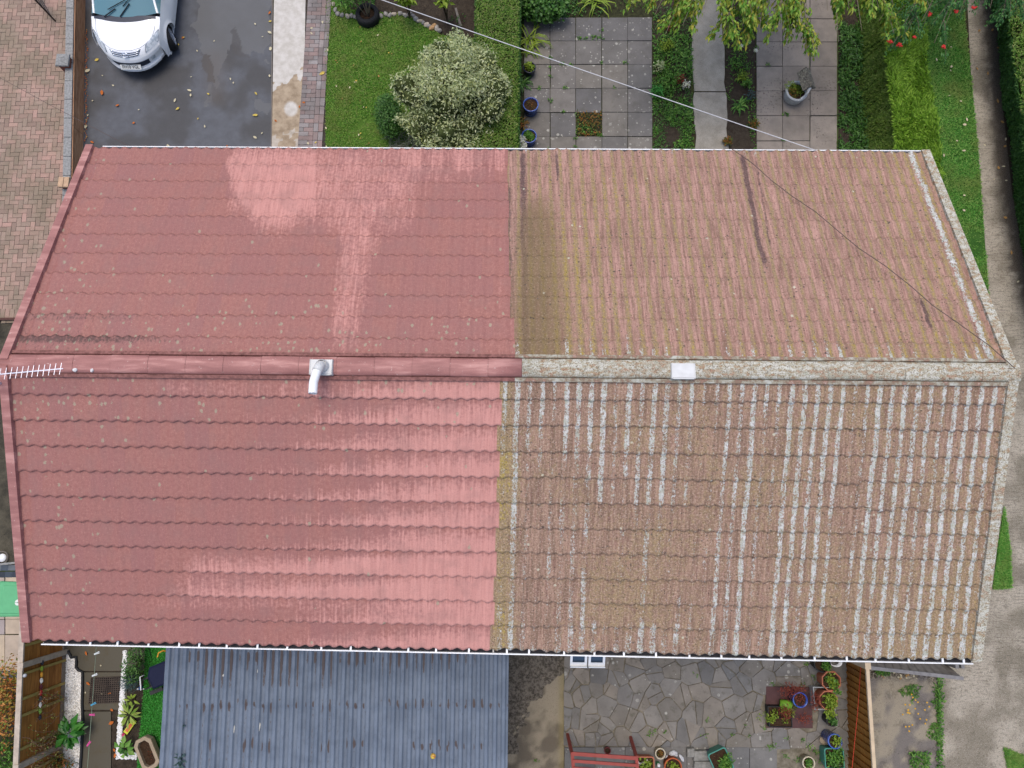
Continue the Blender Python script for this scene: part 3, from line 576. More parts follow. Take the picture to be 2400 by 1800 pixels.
# slabs
def slab_mat(name, cols, spots, moss=.3, dark=.0):
    m = M(name, .9, .15); o = m.obj(); r = m.rnd(); n = len(cols); c = m.ramp(r, [(i / (n - 1), C(*q)) for i, q in enumerate(cols)]); b = m.noise(o, 2.6, 5, .65); f = m.noise(o, 75, 4, .75)
    c = m.mix(m.ss(b, .3, .7), m.mix(.3, c, C(62, 60, 58)), c); c = m.mix(m.math('MULTIPLY', m.ss(m.noise(o, 7, 5, .7), .52, .68), moss), c, C(92, 90, 78))
    if dark: c = m.mix(m.math('MULTIPLY', m.math('MULTIPLY', m.ss(m.noise(o, 22, 4, .7), .57, .63), m.ss(m.noise(m.map(o, loc=(5, 2, 0)), 1.1, 2), .5, .6)), dark), c, C(52, 48, 46))
    if spots:
        for sc, th, sl in ((9, .3, .45), (19, .3, .4)): c = speck(m, c, o, sc, th, sl * spots, m.mix(m.noise(o, 30, 3), C(150, 149, 140), C(200, 198, 190)), m.math('MULTIPLY', m.ss(m.noise(m.map(o, loc=(sc, 3, 0)), 1.6, 3, .6), .36, .58), .85))
    c = m.mix(m.ss(f, .42, .28), c, m.mix(.4, c, C(50, 48, 46))); c = m.mix(m.ss(f, .6, .75), c, m.mix(.3, c, C(200, 198, 190))); m.color(c); m.bump(f, .35, .005); return m.m
SLAB1 = slab_mat("lichen_slab", [(120, 118, 116), (132, 128, 124), (112, 111, 112), (138, 133, 126), (126, 122, 117)], .8)
SLAB2 = slab_mat("plain_slab", [(152, 142, 132), (162, 152, 142), (144, 135, 126), (158, 148, 138)], .12, .15, .7)
def slabs(name, xs, ys, mat, skip=(), z=.035):
    mb = MB()
    for i in range(len(xs) - 1):
        for j in range(len(ys) - 1):
            if (i, j) in skip: continue
            P = [at(xs[i], ys[j + 1], z), at(xs[i + 1], ys[j + 1], z), at(xs[i + 1], ys[j], z), at(xs[i], ys[j], z)]; c = sum(P, Vector()) / 4; jx, jy = random.uniform(-.006, .006), random.uniform(-.006, .006)
            P = [((p.x - c.x) * .978 + c.x + jx, (p.y - c.y) * .978 + c.y + jy) for p in P]; mb.prism(P, .004, z + random.uniform(-.004, .005), .005)
    return struct(mb.build(name, mat))
SB = joint_mat("slab_joint", (46, 46, 36), (70, 72, 50)); 
struct(grid_sheet("slab_bed", [(1216, -20), (1530, -20), (1530, 640), (1212, 640)], .008, SB, .4))
slabs("slab_patio", [1228, 1289.5, 1349.5, 1410.5, 1471, 1529], [40, 95.5, 151, 207, 263.5, 320, 377, 434, 492, 550], SLAB1, skip=((2, 4),))
slabs("slab_terrace", [1773, 1834.5, 1898.5, 1962], [-12, 44, 98, 155, 213, 271, 330, 389, 448, 508, 570], SLAB2)

# garden path of pale concrete
m = M("garden_path", .95, .1); o = m.obj(); f = m.noise(o, 85, 5, .8); n = m.noise(o, 4, 5, .6); c = m.mix(m.ss(n, .3, .7), C(152, 146, 135), C(174, 168, 157)); c = m.mix(m.ss(f, .48, .3), c, C(84, 82, 78)); c = m.mix(m.ss(f, .58, .7), c, C(190, 186, 178)); m.color(c); m.bump(f, .5, .008); GP = m.m
mb = MB()
for ya, yb in ((-260, 216), (218.5, 640)):
    a, b = at(1622, ya), at(1622, yb); n = 24
    for i in range(n):
        y0, y1 = a.y + (b.y - a.y) * i / n, a.y + (b.y - a.y) * (i + 1) / n; w0 = lambda y: .018 * math.sin(y * 5.1) + .012 * math.sin(y * 11); xl = at(1623, 180).x; xr = at(1698, 180).x
        mb.add([(xl + w0(y0), y0, .04), (xr + w0(y0 + 3), y0, .04), (xr + w0(y1 + 3), y1, .04), (xl + w0(y1), y1, .04), (xl + w0(y0), y0, 0), (xr + w0(y0 + 3), y0, 0), (xr + w0(y1 + 3), y1, 0), (xl + w0(y1), y1, 0)], [(3, 2, 1, 0), (0, 4, 7, 3), (1, 2, 6, 5)])
struct(mb.build("garden_path", GP))
struct(grid_sheet("bed_soil", [(1531, -260), (1620, -260), (1620, 640), (1531, 640)], .006, SOIL, .2)); struct(grid_sheet("bed_soil", [(1700, -260), (1771, -260), (1771, 640), (1700, 640)], .006, SOIL, .2)); struct(grid_sheet("bed_soil", [(1965, -260), (2030, -260), (2040, 640), (1965, 640)], .006, SOIL, .2)); struct(grid_sheet("bed_soil", [(772, -260), (1120, -260), (1120, 85), (1040, 84), (960, 34), (800, 18)], .006, SOIL, .2))

# ribbed concrete track on the right
def track_attr(px, py, x, y):
    e = px - np.interp(py, [-260, 50, 250, 450, 650, 760, 900, 1800], [2318, 2328, 2345, 2368, 2400, 2440, 2600, 2600]); n = fbm(px / 14, py / 14, 3); return dict(dirt=sstep(-38, -10, e + (n - .5) * 40) * sstep(900, 700, py), tone=fbm(px / 50, py / 50, 5), rib=sstep(1700, 1560, py) * .9 + .1)
m = M("track_concrete", .95, .1); o = m.obj(); f = m.noise(o, 70, 5, .8); rb = m.noise(m.map(o, (5, 34, 1)), 1, 5, .75); c = m.mix(m.ss(m.attr("tone"), .3, .65), C(140, 132, 117), C(182, 173, 157)); c = m.mix(m.math('MULTIPLY', m.ss(rb, .5, .62), m.math('MULTIPLY', m.attr("rib"), .6)), c, C(104, 97, 86)); f4 = m.noise(o, 22, 5, .8); c = m.mix(m.ss(f4, .5, .36), c, m.mix(.55, c, C(96, 90, 78))); c = m.mix(m.ss(f, .5, .32), c, C(94, 88, 78)); c = m.mix(m.ss(f, .56, .68), c, C(212, 204, 190)); c = m.mix(m.attr("dirt"), c, m.mix(m.ss(f, .4, .6), C(66, 60, 53), C(112, 103, 92)))
m.color(c); m.bump(rb, .8, .02); TRK = m.m
struct(grid_sheet("concrete_track", [(2254, -260), (2335, -260), (2350, 250), (2372, 450), (2405, 640), (2620, 800), (2620, 2060), (2200, 2060), (2200, 1500), (1900, 1480), (1900, 905), (2250, 900), (2318, 700), (2308, 560), (2292, 350), (2276, 180)], .012, TRK, .07, track_attr))
VERGE = lawn_mat("verge_ground", [(58, 106, 44), (72, 124, 52), (92, 138, 62), (112, 136, 74)])
verge_px = [(2120, -260), (2248, -260), (2258, 20), (2276, 180), (2292, 350), (2308, 560), (2318, 700), (2250, 900), (2190, 900), (2190, 400)]
struct(grid_sheet("grass_verge", verge_px, .016, VERGE, .3)); grass("verge_grass", verge_px, 90000, BLADE2, "bright green grass verge between the conifer hedge and the concrete track", holes=((2278, 575, .33, .1),))
struct(grid_sheet("side_lawn", [(1890, 640), (2300, 640), (2312, 720), (2245, 898), (1890, 898)], .009, VERGE, .3))
tri = [(2352, 1185), (2326, 1380), (2370, 1378), (2367, 1290)]; struct(grid_sheet("grass_patch", tri, .02, VERGE, .1)); grass("patch_grass", tri, 9000, BLADE2, "small wedge of green grass in the concrete beside the roof verge", .022)
tri = [(2352, 1752), (2402, 1772), (2500, 1780), (2500, 1900), (2380, 1900)]; struct(grid_sheet("grass_corner", tri, .02, VERGE, .1)); grass("corner_grass", tri, 16000, BLADE2, "green grass growing in the bottom right corner of the concrete", .022)

# weedy concrete behind the brown fence, mossy concrete, crazy paving
def weed_attr(px, py, x, y): n = fbm(px / 22, py / 22, 7); return dict(dirt=np.clip(.9 * np.exp(-((py - 1577) / 16) ** 2) + (n > .6) * .3, 0, 1), tone=fbm(px / 40, py / 40, 8))
m = M("weedy_concrete", .95, .1); o = m.obj(); f = m.noise(o, 60, 5, .8); c = m.mix(m.ss(m.attr("tone"), .4, .6), C(124, 118, 113), C(158, 149, 132)); c = m.mix(m.ss(f, .46, .3), c, C(74, 68, 60)); c = m.mix(m.ss(f, .6, .72), c, C(180, 170, 150)); c = m.mix(m.math('MULTIPLY', m.attr("dirt"), m.ss(m.noise(o, 26, 4, .7), .4, .55)), c, C(52, 44, 38)); m.color(c); m.bump(f, .7, .015); WDC = m.m
struct(grid_sheet("old_concrete", [(1985, 1480), (2200, 1480), (2200, 2060), (2010, 2060)], .014, WDC, .06, weed_attr))
def mossy_attr(px, py, x, y):
    qx = px + (fbm(px / 25, py / 25, 2) - .5) * 60; a = inpoly(qx, py, [(1180, 1520), (1330, 1520), (1310, 1580), (1262, 1625), (1240, 1680), (1215, 1720), (1215, 1770), (1180, 1770)]) * 1.0; b = np.exp(-((px - 1318) / 9) ** 2); return dict(dark=a, pale=b, tone=fbm(px / 30, py / 30, 4))
m = M("mossy_concrete", .95, .1); o = m.obj(); f = m.noise(o, 60, 5, .8); c = m.mix(m.ss(m.attr("tone"), .35, .65), C(112, 104, 92), C(154, 144, 126)); c = m.mix(m.ss(f, .46, .3), c, C(70, 64, 56)); c = m.mix(m.math('MULTIPLY', m.attr("pale"), .6), c, C(140, 128, 90)); dk = m.mix(m.ss(m.noise(o, 18, 6, .8), .4, .6), C(60, 56, 52), C(126, 119, 110)); dd = m.math('ADD', m.attr("dark"), m.math('MULTIPLY', m.math('SUBTRACT', m.noise(o, 10, 5, .7), .5), .9)); c = m.mix(m.math('MULTIPLY', m.ss(dd, .4, .65), .85), c, dk); c = m.mix(m.math('MULTIPLY', m.ss(m.noise(o, 20, 4, .8), .66, .72), m.attr("dark")), c, C(96, 104, 50)); m.color(c); m.bump(f, .7, .012); MSC = m.m
struct(grid_sheet("mossy_concrete", [(1150, 1440), (1322, 1440), (1321, 2060), (1150, 2060)], .02, MSC, .05, mossy_attr))
CRZ = slab_mat("crazy_slab", [(122, 120, 117), (132, 129, 125), (144, 139, 132), (124, 124, 124), (148, 140, 130), (134, 128, 119), (112, 112, 112)], .5, .6)
CJ = joint_mat("crazy_joint", (104, 98, 84), (140, 133, 118), 8)
struct(grid_sheet("patio_bed", [(1323, 1440), (1985, 1440), (2010, 2060), (1322, 2060)], .018, CJ, .4))
regp = pxpoly([(1326, 1450), (1978, 1450), (1990, 1755), (1322, 1748)], .04); xs = [p[0] for p in regp]; ys = [p[1] for p in regp]
pts = []; r = random.Random(11); tries = 0
while tries < 9000:
    tries += 1; p = (r.uniform(min(xs), max(xs)), r.uniform(min(ys), max(ys))); q = .12 + .2 * float(vnoise(np.array(p[0] * .9), np.array(p[1] * .9), 3))+ .1 * max(0, (p[0] - 2.2) / 4)
    if all((p[0] - a[0]) ** 2 + (p[1] - a[1]) ** 2 > q * q for a in pts): pts.append(p)
mb = MB(); hole = pxpoly([(1792, 1605), (1908, 1607), (1910, 1706), (1795, 1704)], .04)
for i, p in enumerate(pts):
    poly = [(min(xs), min(ys)), (max(xs), min(ys)), (max(xs), max(ys)), (min(xs), max(ys))]
    wi = hsh(np.array(p[0]), np.array(p[1]), 5) * .022
    for j, q in sorted(enumerate(pts), key=lambda e: (e[1][0] - p[0]) ** 2 + (e[1][1] - p[1]) ** 2)[1:22]:
        nx, ny = q[0] - p[0], q[1] - p[1]; tw = .5 + float(wi - hsh(np.array(q[0]), np.array(q[1]), 5) * .022) / (2 * (nx * nx + ny * ny)); mx, my = p[0] + nx * tw, p[1] + ny * tw; out = []
        for k in range(len(poly)):
            a, b = poly[k], poly[(k + 1) % len(poly)]; da, db = (a[0] - mx) * nx + (a[1] - my) * ny, (b[0] - mx) * nx + (b[1] - my) * ny
            if da <= 0: out.append(a)
            if da * db < 0: t = da / (da - db); out.append((a[0] + (b[0] - a[0]) * t, a[1] + (b[1] - a[1]) * t))
        poly = out
        if len(poly) < 3: break
    if len(poly) < 3: continue
    cx, cy = sum(a[0] for a in poly) / len(poly), sum(a[1] for a in poly) / len(poly)
    if inpoly(np.array([cx]), np.array([cy]), hole)[0]: continue
    sc_ = 1 - .007 / max(.08, math.sqrt(sum(math.hypot(a[0] - cx, a[1] - cy) for a in poly) / len(poly)) * .5); poly = [(cx + (a[0] - cx) * sc_ + r.uniform(-.012, .012), cy + (a[1] - cy) * sc_ + r.uniform(-.012, .012)) for a in poly]
    parts = [poly]
    if r.random() < .5 and len(poly) > 3:
        a_ = r.uniform(0, 3.14); nx, ny = math.cos(a_), math.sin(a_); A_, B_ = [], []; o_x = cx + r.uniform(-.05, .05); o_y = cy + r.uniform(-.05, .05)
        for k in range(len(poly)):
            a, b = poly[k], poly[(k + 1) % len(poly)]; da, db = (a[0] - o_x) * nx + (a[1] - o_y) * ny, (b[0] - o_x) * nx + (b[1] - o_y) * ny
            A_ += [a] if da <= -.007 else []; B_ += [a] if da >= .007 else []
            if da * db < 0:
                t = da / (da - db); m_ = (a[0] + (b[0] - a[0]) * t, a[1] + (b[1] - a[1]) * t); A_.append((m_[0] - nx * .007, m_[1] - ny * .007)); B_.append((m_[0] + nx * .007, m_[1] + ny * .007))
        if len(A_) > 2 and len(B_) > 2: parts = [A_, B_]
    for poly in parts: mb.prism(poly, .012, .038 + r.uniform(-.003, .006), .006)
struct(mb.build("crazy_paving", CRZ))
SLAB3 = slab_mat("patio_slab", [(122, 120, 118), (136, 133, 128), (114, 114, 114), (146, 141, 132)], .9, .3)
slabs("slab_row", [1323, 1395, 1465, 1537, 1610, 1692, 1757, 1822], [1751, 1826, 1900, 1975], SLAB3, z=.045)
mb = MB(); P = [at(1794, 1706, .05), at(1905, 1707, .05), at(1903, 1611, .05), at(1796, 1609, .05)]; mb.prism([(p.x, p.y) for p in P], .02, .05, .008)
tag(mb.build("paving_slab", plain("maroon_slab", C(92, 66, 66), .85, .2, .15, 9)), "square maroon slab carrying the trays and the blue rimmed pot", "slab")

# left garden ground: dark concrete path, sandstone, artificial grass
def lp_attr(px, py, x, y): return dict(grn=fbm(px / 20, py / 30, 5), pale=sstep(1580, 1550, py + (fbm(px / 20, py / 20, 1) - .5) * 40))
m = M("wet_path", .6, .3); o = m.obj(); n = m.noise(o, 6, 5, .65); c = m.mix(m.ss(m.attr("grn"), .4, .62), C(86, 81, 68), C(122, 117, 106)); c = m.mix(m.math('MULTIPLY', m.attr("pale"), .6), c, C(142, 138, 130)); c = m.mix(m.ss(n, .5, .7), c, C(84, 76, 58)); m.color(c); m.bump(n, .2, .01); LP = m.m
mb = MB()
for y0, y1, x0, x1 in ((1440, 1572, 150, 345), (1575, 1663, 195, 300), (1667, 2060, 190, 262)):
    P = [at(x0, y1), at(x1, y1), at(x1, y0), at(x0, y0)]; mb.prism([(p.x, p.y) for p in P], .002, .03, .005)
o = mb.build("back_path", LP); struct(o)
struct(grid_sheet("path_soil", [(100, 1440), (400, 1440), (400, 2060), (60, 2060)], .005, SOIL, .3))
m = M("sandstone", .85, .2); o = m.obj(); r_ = m.rnd(); n = m.noise(o, 3, 5, .6); c = m.ramp(r_, [(0, C(178, 168, 160)), (.35, C(196, 178, 158)), (.6, C(204, 186, 160)), (.8, C(170, 160, 158)), (1, C(190, 160, 146))]); c = m.mix(m.ss(n, .35, .65), m.mix(.3, c, C(120, 112, 106)), c); m.color(c); SST = m.m
slabs("sandstone_patio", [-300, -190, -90, 11, 88], [1352, 1452, 1487, 1573], SST, z=.03)
mb = MB()
for j, y in enumerate((1330, 1346)):
    for k in range(14): p = at(62 - k * 17 - j * 8, y + (62 - k * 17 - 60) * -.02, .03); mb.prism([(p.x - .072, p.y - .055), (p.x + .072, p.y - .055), (p.x + .072, p.y + .055), (p.x - .072, p.y + .055)], .005, .035, .004)
struct(mb.build("sett_border", brick_mat("slate_sett", [(70, 80, 92), (88, 98, 110), (58, 66, 78), (126, 132, 138)], (60, 66, 70))))
mb = MB()
for k in range(14): p = at(88 - k * 20, 1582, .03); mb.prism([(p.x - .085, p.y - .06), (p.x + .085, p.y - .06), (p.x + .085, p.y + .06), (p.x - .085, p.y + .06)], .005, .035, .004)
struct(mb.build("sett_edge", bpy.data.materials["slate_sett"]))
AG = lawn_mat("artificial_turf", [(40, 104, 36), (54, 124, 42), (66, 136, 50)], 5); turf_px = [(342, 1480), (420, 1480), (420, 2060), (318, 2060), (322, 1790), (335, 1640)]
struct(grid_sheet("artificial_lawn", turf_px, .03, AG, .1))
ATB = leafmat("turf_fibre", [(40, 122, 36), (56, 142, 48), (76, 156, 64)], .5, .2); grass("turf_pile", turf_px, 34000, ATB, "vivid green artificial grass strip beside the grey metal roof", .03, .03)
# ---------------------------------------------------------------- walls, fences, gate
COPE = plain("concrete_coping", C(150, 150, 148), .95, .1, .3, 26); BRICK = brick_mat("garden_brick", [(150, 96, 80), (136, 84, 72), (164, 110, 90)], (110, 90, 76))
ZW = .42; y_a, y_b = 3.0, 13.0
xa0, xa1 = at(155, 0, ZW), at(147, 400, ZW); sl_ = (xa1.x - xa0.x) / (xa1.y - xa0.y)
wx = lambda y: xa0.x + (y - xa0.y) * sl_
wall = thing("garden_wall", "low brick wall with grey concrete coping beside the block paved drive", "wall", (wx(7), 7, 0))
b = MB(); P = lambda y, o, z: (wx(y) + o, y, z)
b.add([P(y_a, .02, 0), P(y_a, .15, 0), P(y_b, .15, 0), P(y_b, .02, 0), P(y_a, .02, ZW - .05), P(y_a, .15, ZW - .05), P(y_b, .15, ZW - .05), P(y_b, .02, ZW - .05)], [(0, 4, 7, 3), (1, 2, 6, 5), (4, 5, 6, 7), (0, 1, 5, 4), (2, 3, 7, 6)]); b.build("brickwork", BRICK, wall)
b = MB(); y = y_a
while y < y_b: b.prism([P(y + .004, 0, 0)[:2], P(y + .004, .168, 0)[:2], P(y + .44, .168, 0)[:2], P(y + .44, 0, 0)[:2]], ZW - .048, ZW + random.uniform(-.004, .004), .008); y += .446
b.build("coping", COPE, wall)
def pier(px, py, s, lab, kind):
    q = at(px, py, .6); pr = thing("gate_pier", lab, "pier", (q.x, q.y, 0), "piers of the low garden wall"); h = s / 2
    b = MB(); b.box(-h * .8, h * .8, -h * .8, h * .8, 0, .52); b.build("brickwork", BRICK, pr, local=True); b = MB()
    if kind: b.box(-h, h, -h, h, .52, .56); b.add([(-h, -h, .56), (h, -h, .56), (h, h, .56), (-h, h, .56), (0, 0, .63)], [(0, 1, 4), (1, 2, 4), (2, 3, 4), (3, 0, 4)]); b.build("cap", COPE, pr, local=True)
    else: b.box(-h, -.006, -h, h, .52, .58); b.box(.006, h, -h, h, .52, .58); b.build("cap", plain("buff_brick", C(196, 164, 134), .9, .2, .15, 20), pr, local=True)
pier(143, 137, .28, "square brick pier with grey pyramid cap on the paved drive wall", 1); pier(147, 425, .22, "low brick pier capped with two buff bricks near the roof verge", 0)
WOODB = M("brown_board", .8, .2); o = WOODB.obj(); n = WOODB.noise(WOODB.map(o, (8, .8, 8)), 3, 5, .7); WOODB.color(WOODB.ramp(n, [(.3, C(140, 102, 76)), (.5, C(184, 138, 104)), (.7, C(206, 164, 130))])); WOODB.bump(n, .4, .005); WOODB = WOODB.m
bd = thing("board_fence", "low brown timber board fence between the wall and the tarmac drive", "fence", (wx(7) + .4, 7, 0))
xb0 = at(196, 0, .06).x - wx(at(196, 0, .06).y); b = MB()
for k in range(6):
    ya, yb = y_a + k * 1.7, y_a + k * 1.7 + 1.69
    b.add([P(ya, .18, ZW - .02), P(ya, .21, ZW + .0), P(yb, .21, ZW + .0), P(yb, .18, ZW - .02), P(ya, xb0 - .05, .12), P(yb, xb0 - .05, .12)], [(0, 1, 2, 3), (1, 4, 5, 2)])
    b.add([P(ya, .18, ZW - .02), P(ya, .18, 0), P(yb, .18, 0), P(yb, .18, ZW - .02)], [(0, 1, 2, 3)])
b.build("board", WOODB, bd)
b = MB(); b.add([P(y_a, xb0 - .055, .12), P(y_a, xb0, .11), P(y_b, xb0, .11), P(y_b, xb0 - .055, .12), P(y_a, xb0 + .01, 0), P(y_b, xb0 + .01, 0)], [(0, 1, 2, 3), (1, 4, 5, 2)]); b.build("gravel_board", plain("gravel_board", C(120, 122, 112), .95, .1, .35, 22), bd)
BLK = plain("black_metal", C(26, 26, 30), .4, .5, .1)
p0, p1 = at(132, 52, 0), at(66, -60, 0); gt = thing("metal_gate", "black metal gate standing open over the block paving", "gate", tuple(p0)); b = MB(); b.tube([p0, p0 + Vector((0, 0, 1.0))], .02, 8); b.build("gate_post", BLK, gt); b = MB(); b.tube([p1, p1 + Vector((0, 0, 1.0))], .02, 8); b.build("gate_post", BLK, gt)
for z in (.15, .3, .45, .6, .75, .9): b = MB(); b.tube([p0 + Vector((0, 0, z)), p1 + Vector((0, 0, z))], .011, 6); b.build("rail", BLK, gt)

# tall panel fence of the back garden, left
GW = plain("grey_post", C(188, 174, 158), .9, .2, .2, 9); CREAM = plain("pale_timber", C(212, 190, 160), .85, .2, .12, 7)
def board_mat(name, a, b, c):
    m = M(name, .75, .25); o = m.obj(); r = m.rnd(); n = m.noise(m.map(o, (1.2, 1.2, 14)), 2.5, 4, .6); k = m.ramp(r, [(0, C(*a)), (.5, C(*b)), (1, C(*c))]); k = m.mix(m.ss(n, .35, .65), m.mix(.45, k, C(70, 40, 18)), k); m.color(k); m.bump(n, .3, .004); return m.m
FB = board_mat("orange_board", (188, 128, 62), (202, 140, 72), (176, 116, 58)); FB2 = board_mat("amber_board", (178, 122, 52), (196, 136, 62), (160, 106, 46))
OLIVE = plain("green_batten", C(176, 156, 92), .9, .2, .2, 8)
HF = 1.26; ft = at(47, 1560, HF); fb_ = at(36, 1800, HF); dirv = Vector((fb_.x - ft.x, fb_.y - ft.y, 0)).normalized(); f0 = Vector((ft.x, ft.y, 0)) - dirv * .75; nrm = Vector((-dirv.y, dirv.x, 0)); nrm = nrm if nrm.x > 0 else -nrm
fl = thing("panel_fence", "tall orange brown panel fence with grey posts at the back garden's left edge", "fence", tuple(f0)); LF = 3.4
def fpt(t, z, o=0): return f0 + dirv * t + Vector((0, 0, z)) + nrm * o
b = MB(); z = .12
while z < HF - .05:
    q = [fpt(0, z, .02), fpt(LF, z, .02), fpt(LF, z + .1, .004), fpt(0, z + .1, .004), fpt(0, z, -.01), fpt(LF, z, -.01), fpt(LF, z + .1, -.01), fpt(0, z + .1, -.01)]; b.add(q, [(0, 1, 2, 3), (7, 6, 5, 4), (0, 4, 5, 1), (3, 2, 6, 7)]); z += .093
b.build("boards", FB, fl)
for t in (.15, .42, .9, 1.32, 1.6, 2.15, 2.6): b = MB(); b.bar(fpt(t, .05, .035), fpt(t, HF - .03, .035), .045, .035, dirv.cross(Vector((0, 0, 1)))); b.build("batten", OLIVE, fl)
b = MB(); b.bar(fpt(0, HF, .01), fpt(LF, HF, .01), .09, .035); b.build("capping", GW, fl)
for px, py in ((50, 1560), (60, 1797)):
    q = at(px, py, HF + .02); t = (Vector((q.x, q.y, 0)) - f0).dot(dirv); b = MB(); b.bar(fpt(t, 0, .04), fpt(t, HF + .05, .04), .09, .09, nrm); b.build("post", GW, fl)
b = MB(); b.bar(fpt(0, .06, .03), fpt(LF, .06, .03), .04, .13); b.build("gravel_board", plain("grey_gravel_board", C(128, 118, 108), .9), fl)
# string of ornaments on the fence batten
so = thing("hanging_ornament", "thin hanging string of coloured blocks on the orange panel fence", "ornament", tuple(fpt(1.32, 0)))
tt = (Vector((at(107, 1620, .8).x, at(107, 1620, .8).y, 0)) - f0).dot(dirv)
for i, cc in enumerate([(40, 44, 56), (120, 150, 40), (210, 150, 40), (226, 226, 222), (90, 34, 44), (170, 40, 44), (40, 60, 70), (222, 224, 224), (110, 160, 60), (36, 40, 60)]):
    b = MB(); p = fpt(tt - .5 + i * .105, .78, .075); b.stone(tuple(p), .028, .05, .03, i, math.atan2(dirv.y, dirv.x) - math.pi / 2); b.build("bead", plain("bead_%d" % i, C(*cc), .5), so)
b = MB(); b.tube([fpt(tt - .56, .78, .07), fpt(tt + .5, .78, .07)], .004, 5); b.build("string", CK, so)
q = at(58, 1582, HF); tag(MB().lathe([(.001, .05), (.025, .04), (.032, .015), (.02, -.01)], 12, (q.x + .03, q.y, HF + .02)).build("solar_lamp", plain("lamp_glass", C(196, 200, 206), .2, .6), None, True), "small round pale lamp on top of the grey fence capping", "lamp")

# amber fence on the right of the patio
HR = 1.0; p0 = at(1976, 1530, 0); p1 = at(2012, 1800, 0); tp0, tp1 = at(2031, 1563, HR), at(2047, 1800, HR)
dv2 = Vector((tp1.x - tp0.x, tp1.y - tp0.y, 0)).normalized(); base0 = Vector((at(1984, 1560, 0).x, tp0.y, 0)); top0 = Vector((tp0.x, tp0.y, HR))
fr = thing("plank_fence", "leaning amber plank fence with a pale capping rail at the patio's right side", "fence", tuple(base0)); L2 = 2.6; off = -.55
lean = Vector((top0.x - base0.x, 0, 0)); base1x = at(1990, 1800, 0).x
b = MB(); t = off
def rp(t, f): bx = base0.x + (base1x - base0.x) * max(t, -.3) / ((tp1 - tp0).length); return Vector((bx + (top0.x + dv2.x * t - bx) * f, top0.y + dv2.y * t, HR * f))
while t < L2:
    for o_, n_ in ((0, 0),):
        a, c_ = rp(t, 0), rp(t + .115, 0); e, g_ = rp(t, 1), rp(t + .115, 1); nn = Vector((-.02, 0, .008)); nb = Vector((.008, 0, -.004))
        b.add([a + nn, c_ + nb, g_ + nb, e + nn, a + Vector((.03, 0, -.01)), c_ + Vector((.03, 0, -.01)), g_ + Vector((.03, 0, -.01)), e + Vector((.03, 0, -.01))], [(0, 3, 2, 1), (4, 5, 6, 7), (0, 4, 7, 3), (1, 2, 6, 5), (3, 7, 6, 2)])
    t += .118
b.build("boards", FB2, fr)
b = MB(); b.bar(rp(.0, 1.02), rp(L2, 1.02), .06, .045); b.build("capping", CREAM, fr); b = MB(); q = rp(-.02, 1.0); b.box(q.x - .05, q.x + .05, q.y - .05, q.y + .06, 0, HR + .06); b.build("post", CREAM, fr)
RED = plain("orange_string", C(214, 74, 50), .6); b = MB(); b.tube([at(2019, 1535, .82), at(2010, 1670, .62), at(1997, 1800, .42), at(1992, 1850, .36)], .006, 5); tag(b.build("washing_line", RED, None, True), "orange red string stretched along the amber plank fence", "string")

# grey weathered gate below the eaves
HG = 1.0; a, c_ = at(2036, 1563, HG), at(2256, 1588, HG); gg = thing("timber_gate", "weathered grey timber gate leaning below the eaves on the right", "gate", (a.x, a.y, 0))
GG = plain("weathered_timber", C(132, 130, 130), .9, .2, .25, 10); GD = plain("dark_weathered_timber", C(124, 118, 112), .9, .2, .25, 10); b = MB(); n = 11
bb0, bb1 = at(2036, 1520, 0), at(2256, 1530, 0)
for i in range(n):
    f0_, f1_ = i / n + .004, (i + 1) / n - .004; q = [Vector((bb0.x, a.y + .22, .02)).lerp(Vector((c_.x, c_.y + .3, .02)), f0_), Vector((bb0.x, a.y + .22, .02)).lerp(Vector((c_.x, c_.y + .3, .02)), f1_), a.lerp(c_, f1_), a.lerp(c_, f0_)]
    b.add(q + [p + Vector((0, -.02, -.02)) for p in q], [(0, 1, 2, 3), (7, 6, 5, 4), (0, 4, 5, 1), (2, 6, 7, 3)])
b.build("boards", GD, gg); b = MB(); b.bar(a + Vector((0, -.01, .01)), c_ + Vector((0, -.01, .01)), .06, .04); b.build("top_rail", GG, gg)
b = MB(); b.bar(a + Vector((0, .13, -.45)), c_ + Vector((0, .16, -.45)), .07, .03); b.build("rail", GG, gg)
for k in (2232, 2245): q = at(k, 1560, .8); b = MB(); b.box(q.x - .03, q.x + .03, q.y - .02, q.y + .05, 0, .95); b.build("post", GG, gg)

# ---------------------------------------------------------------- lean-to with corrugated roof
zr0, zr1 = 2.62, 2.3; RS = M("sheet_metal", .5, .4); o = RS.obj(); n = RS.noise(o, 3, 5, .6); f = RS.noise(RS.map(o, (1, .3, 1)), 45, 4, .7); a_r = RS.attr("rust")
c = RS.mix(RS.ss(n, .35, .65), C(98, 110, 126), C(114, 126, 142)); c = RS.mix(RS.math('MULTIPLY', RS.ss(f, .57, .7), .55), c, C(76, 80, 88))
k_ = RS.math('ADD', a_r, RS.math('MULTIPLY', RS.math('SUBTRACT', RS.noise(RS.map(o, (1, .4, 1)), 40, 5, .75), .5), .95)); c = RS.mix(RS.math('MULTIPLY', RS.ss(k_, .38, .52), .9), c, RS.mix(RS.noise(o, 50, 3), C(84, 60, 54), C(66, 60, 54)))
RS.color(c); RS.bump(f, .15, .003); RS = RS.m
lt = thing("lean_to", "lean-to behind the house roofed in blue grey box profile metal sheets", "outbuilding", (-2.7, -5, 0))
yt, yb = -3.18, -7.6; xl = (at(388, 1520, zr0).x, at(370, 1800, zr0 - .18).x); xr = (at(1190, 1530, zr0).x, at(1192, 1800, zr0 - .18).x); X0 = (xl[0] + xl[1]) / 2; X1 = (xr[0] + xr[1]) / 2
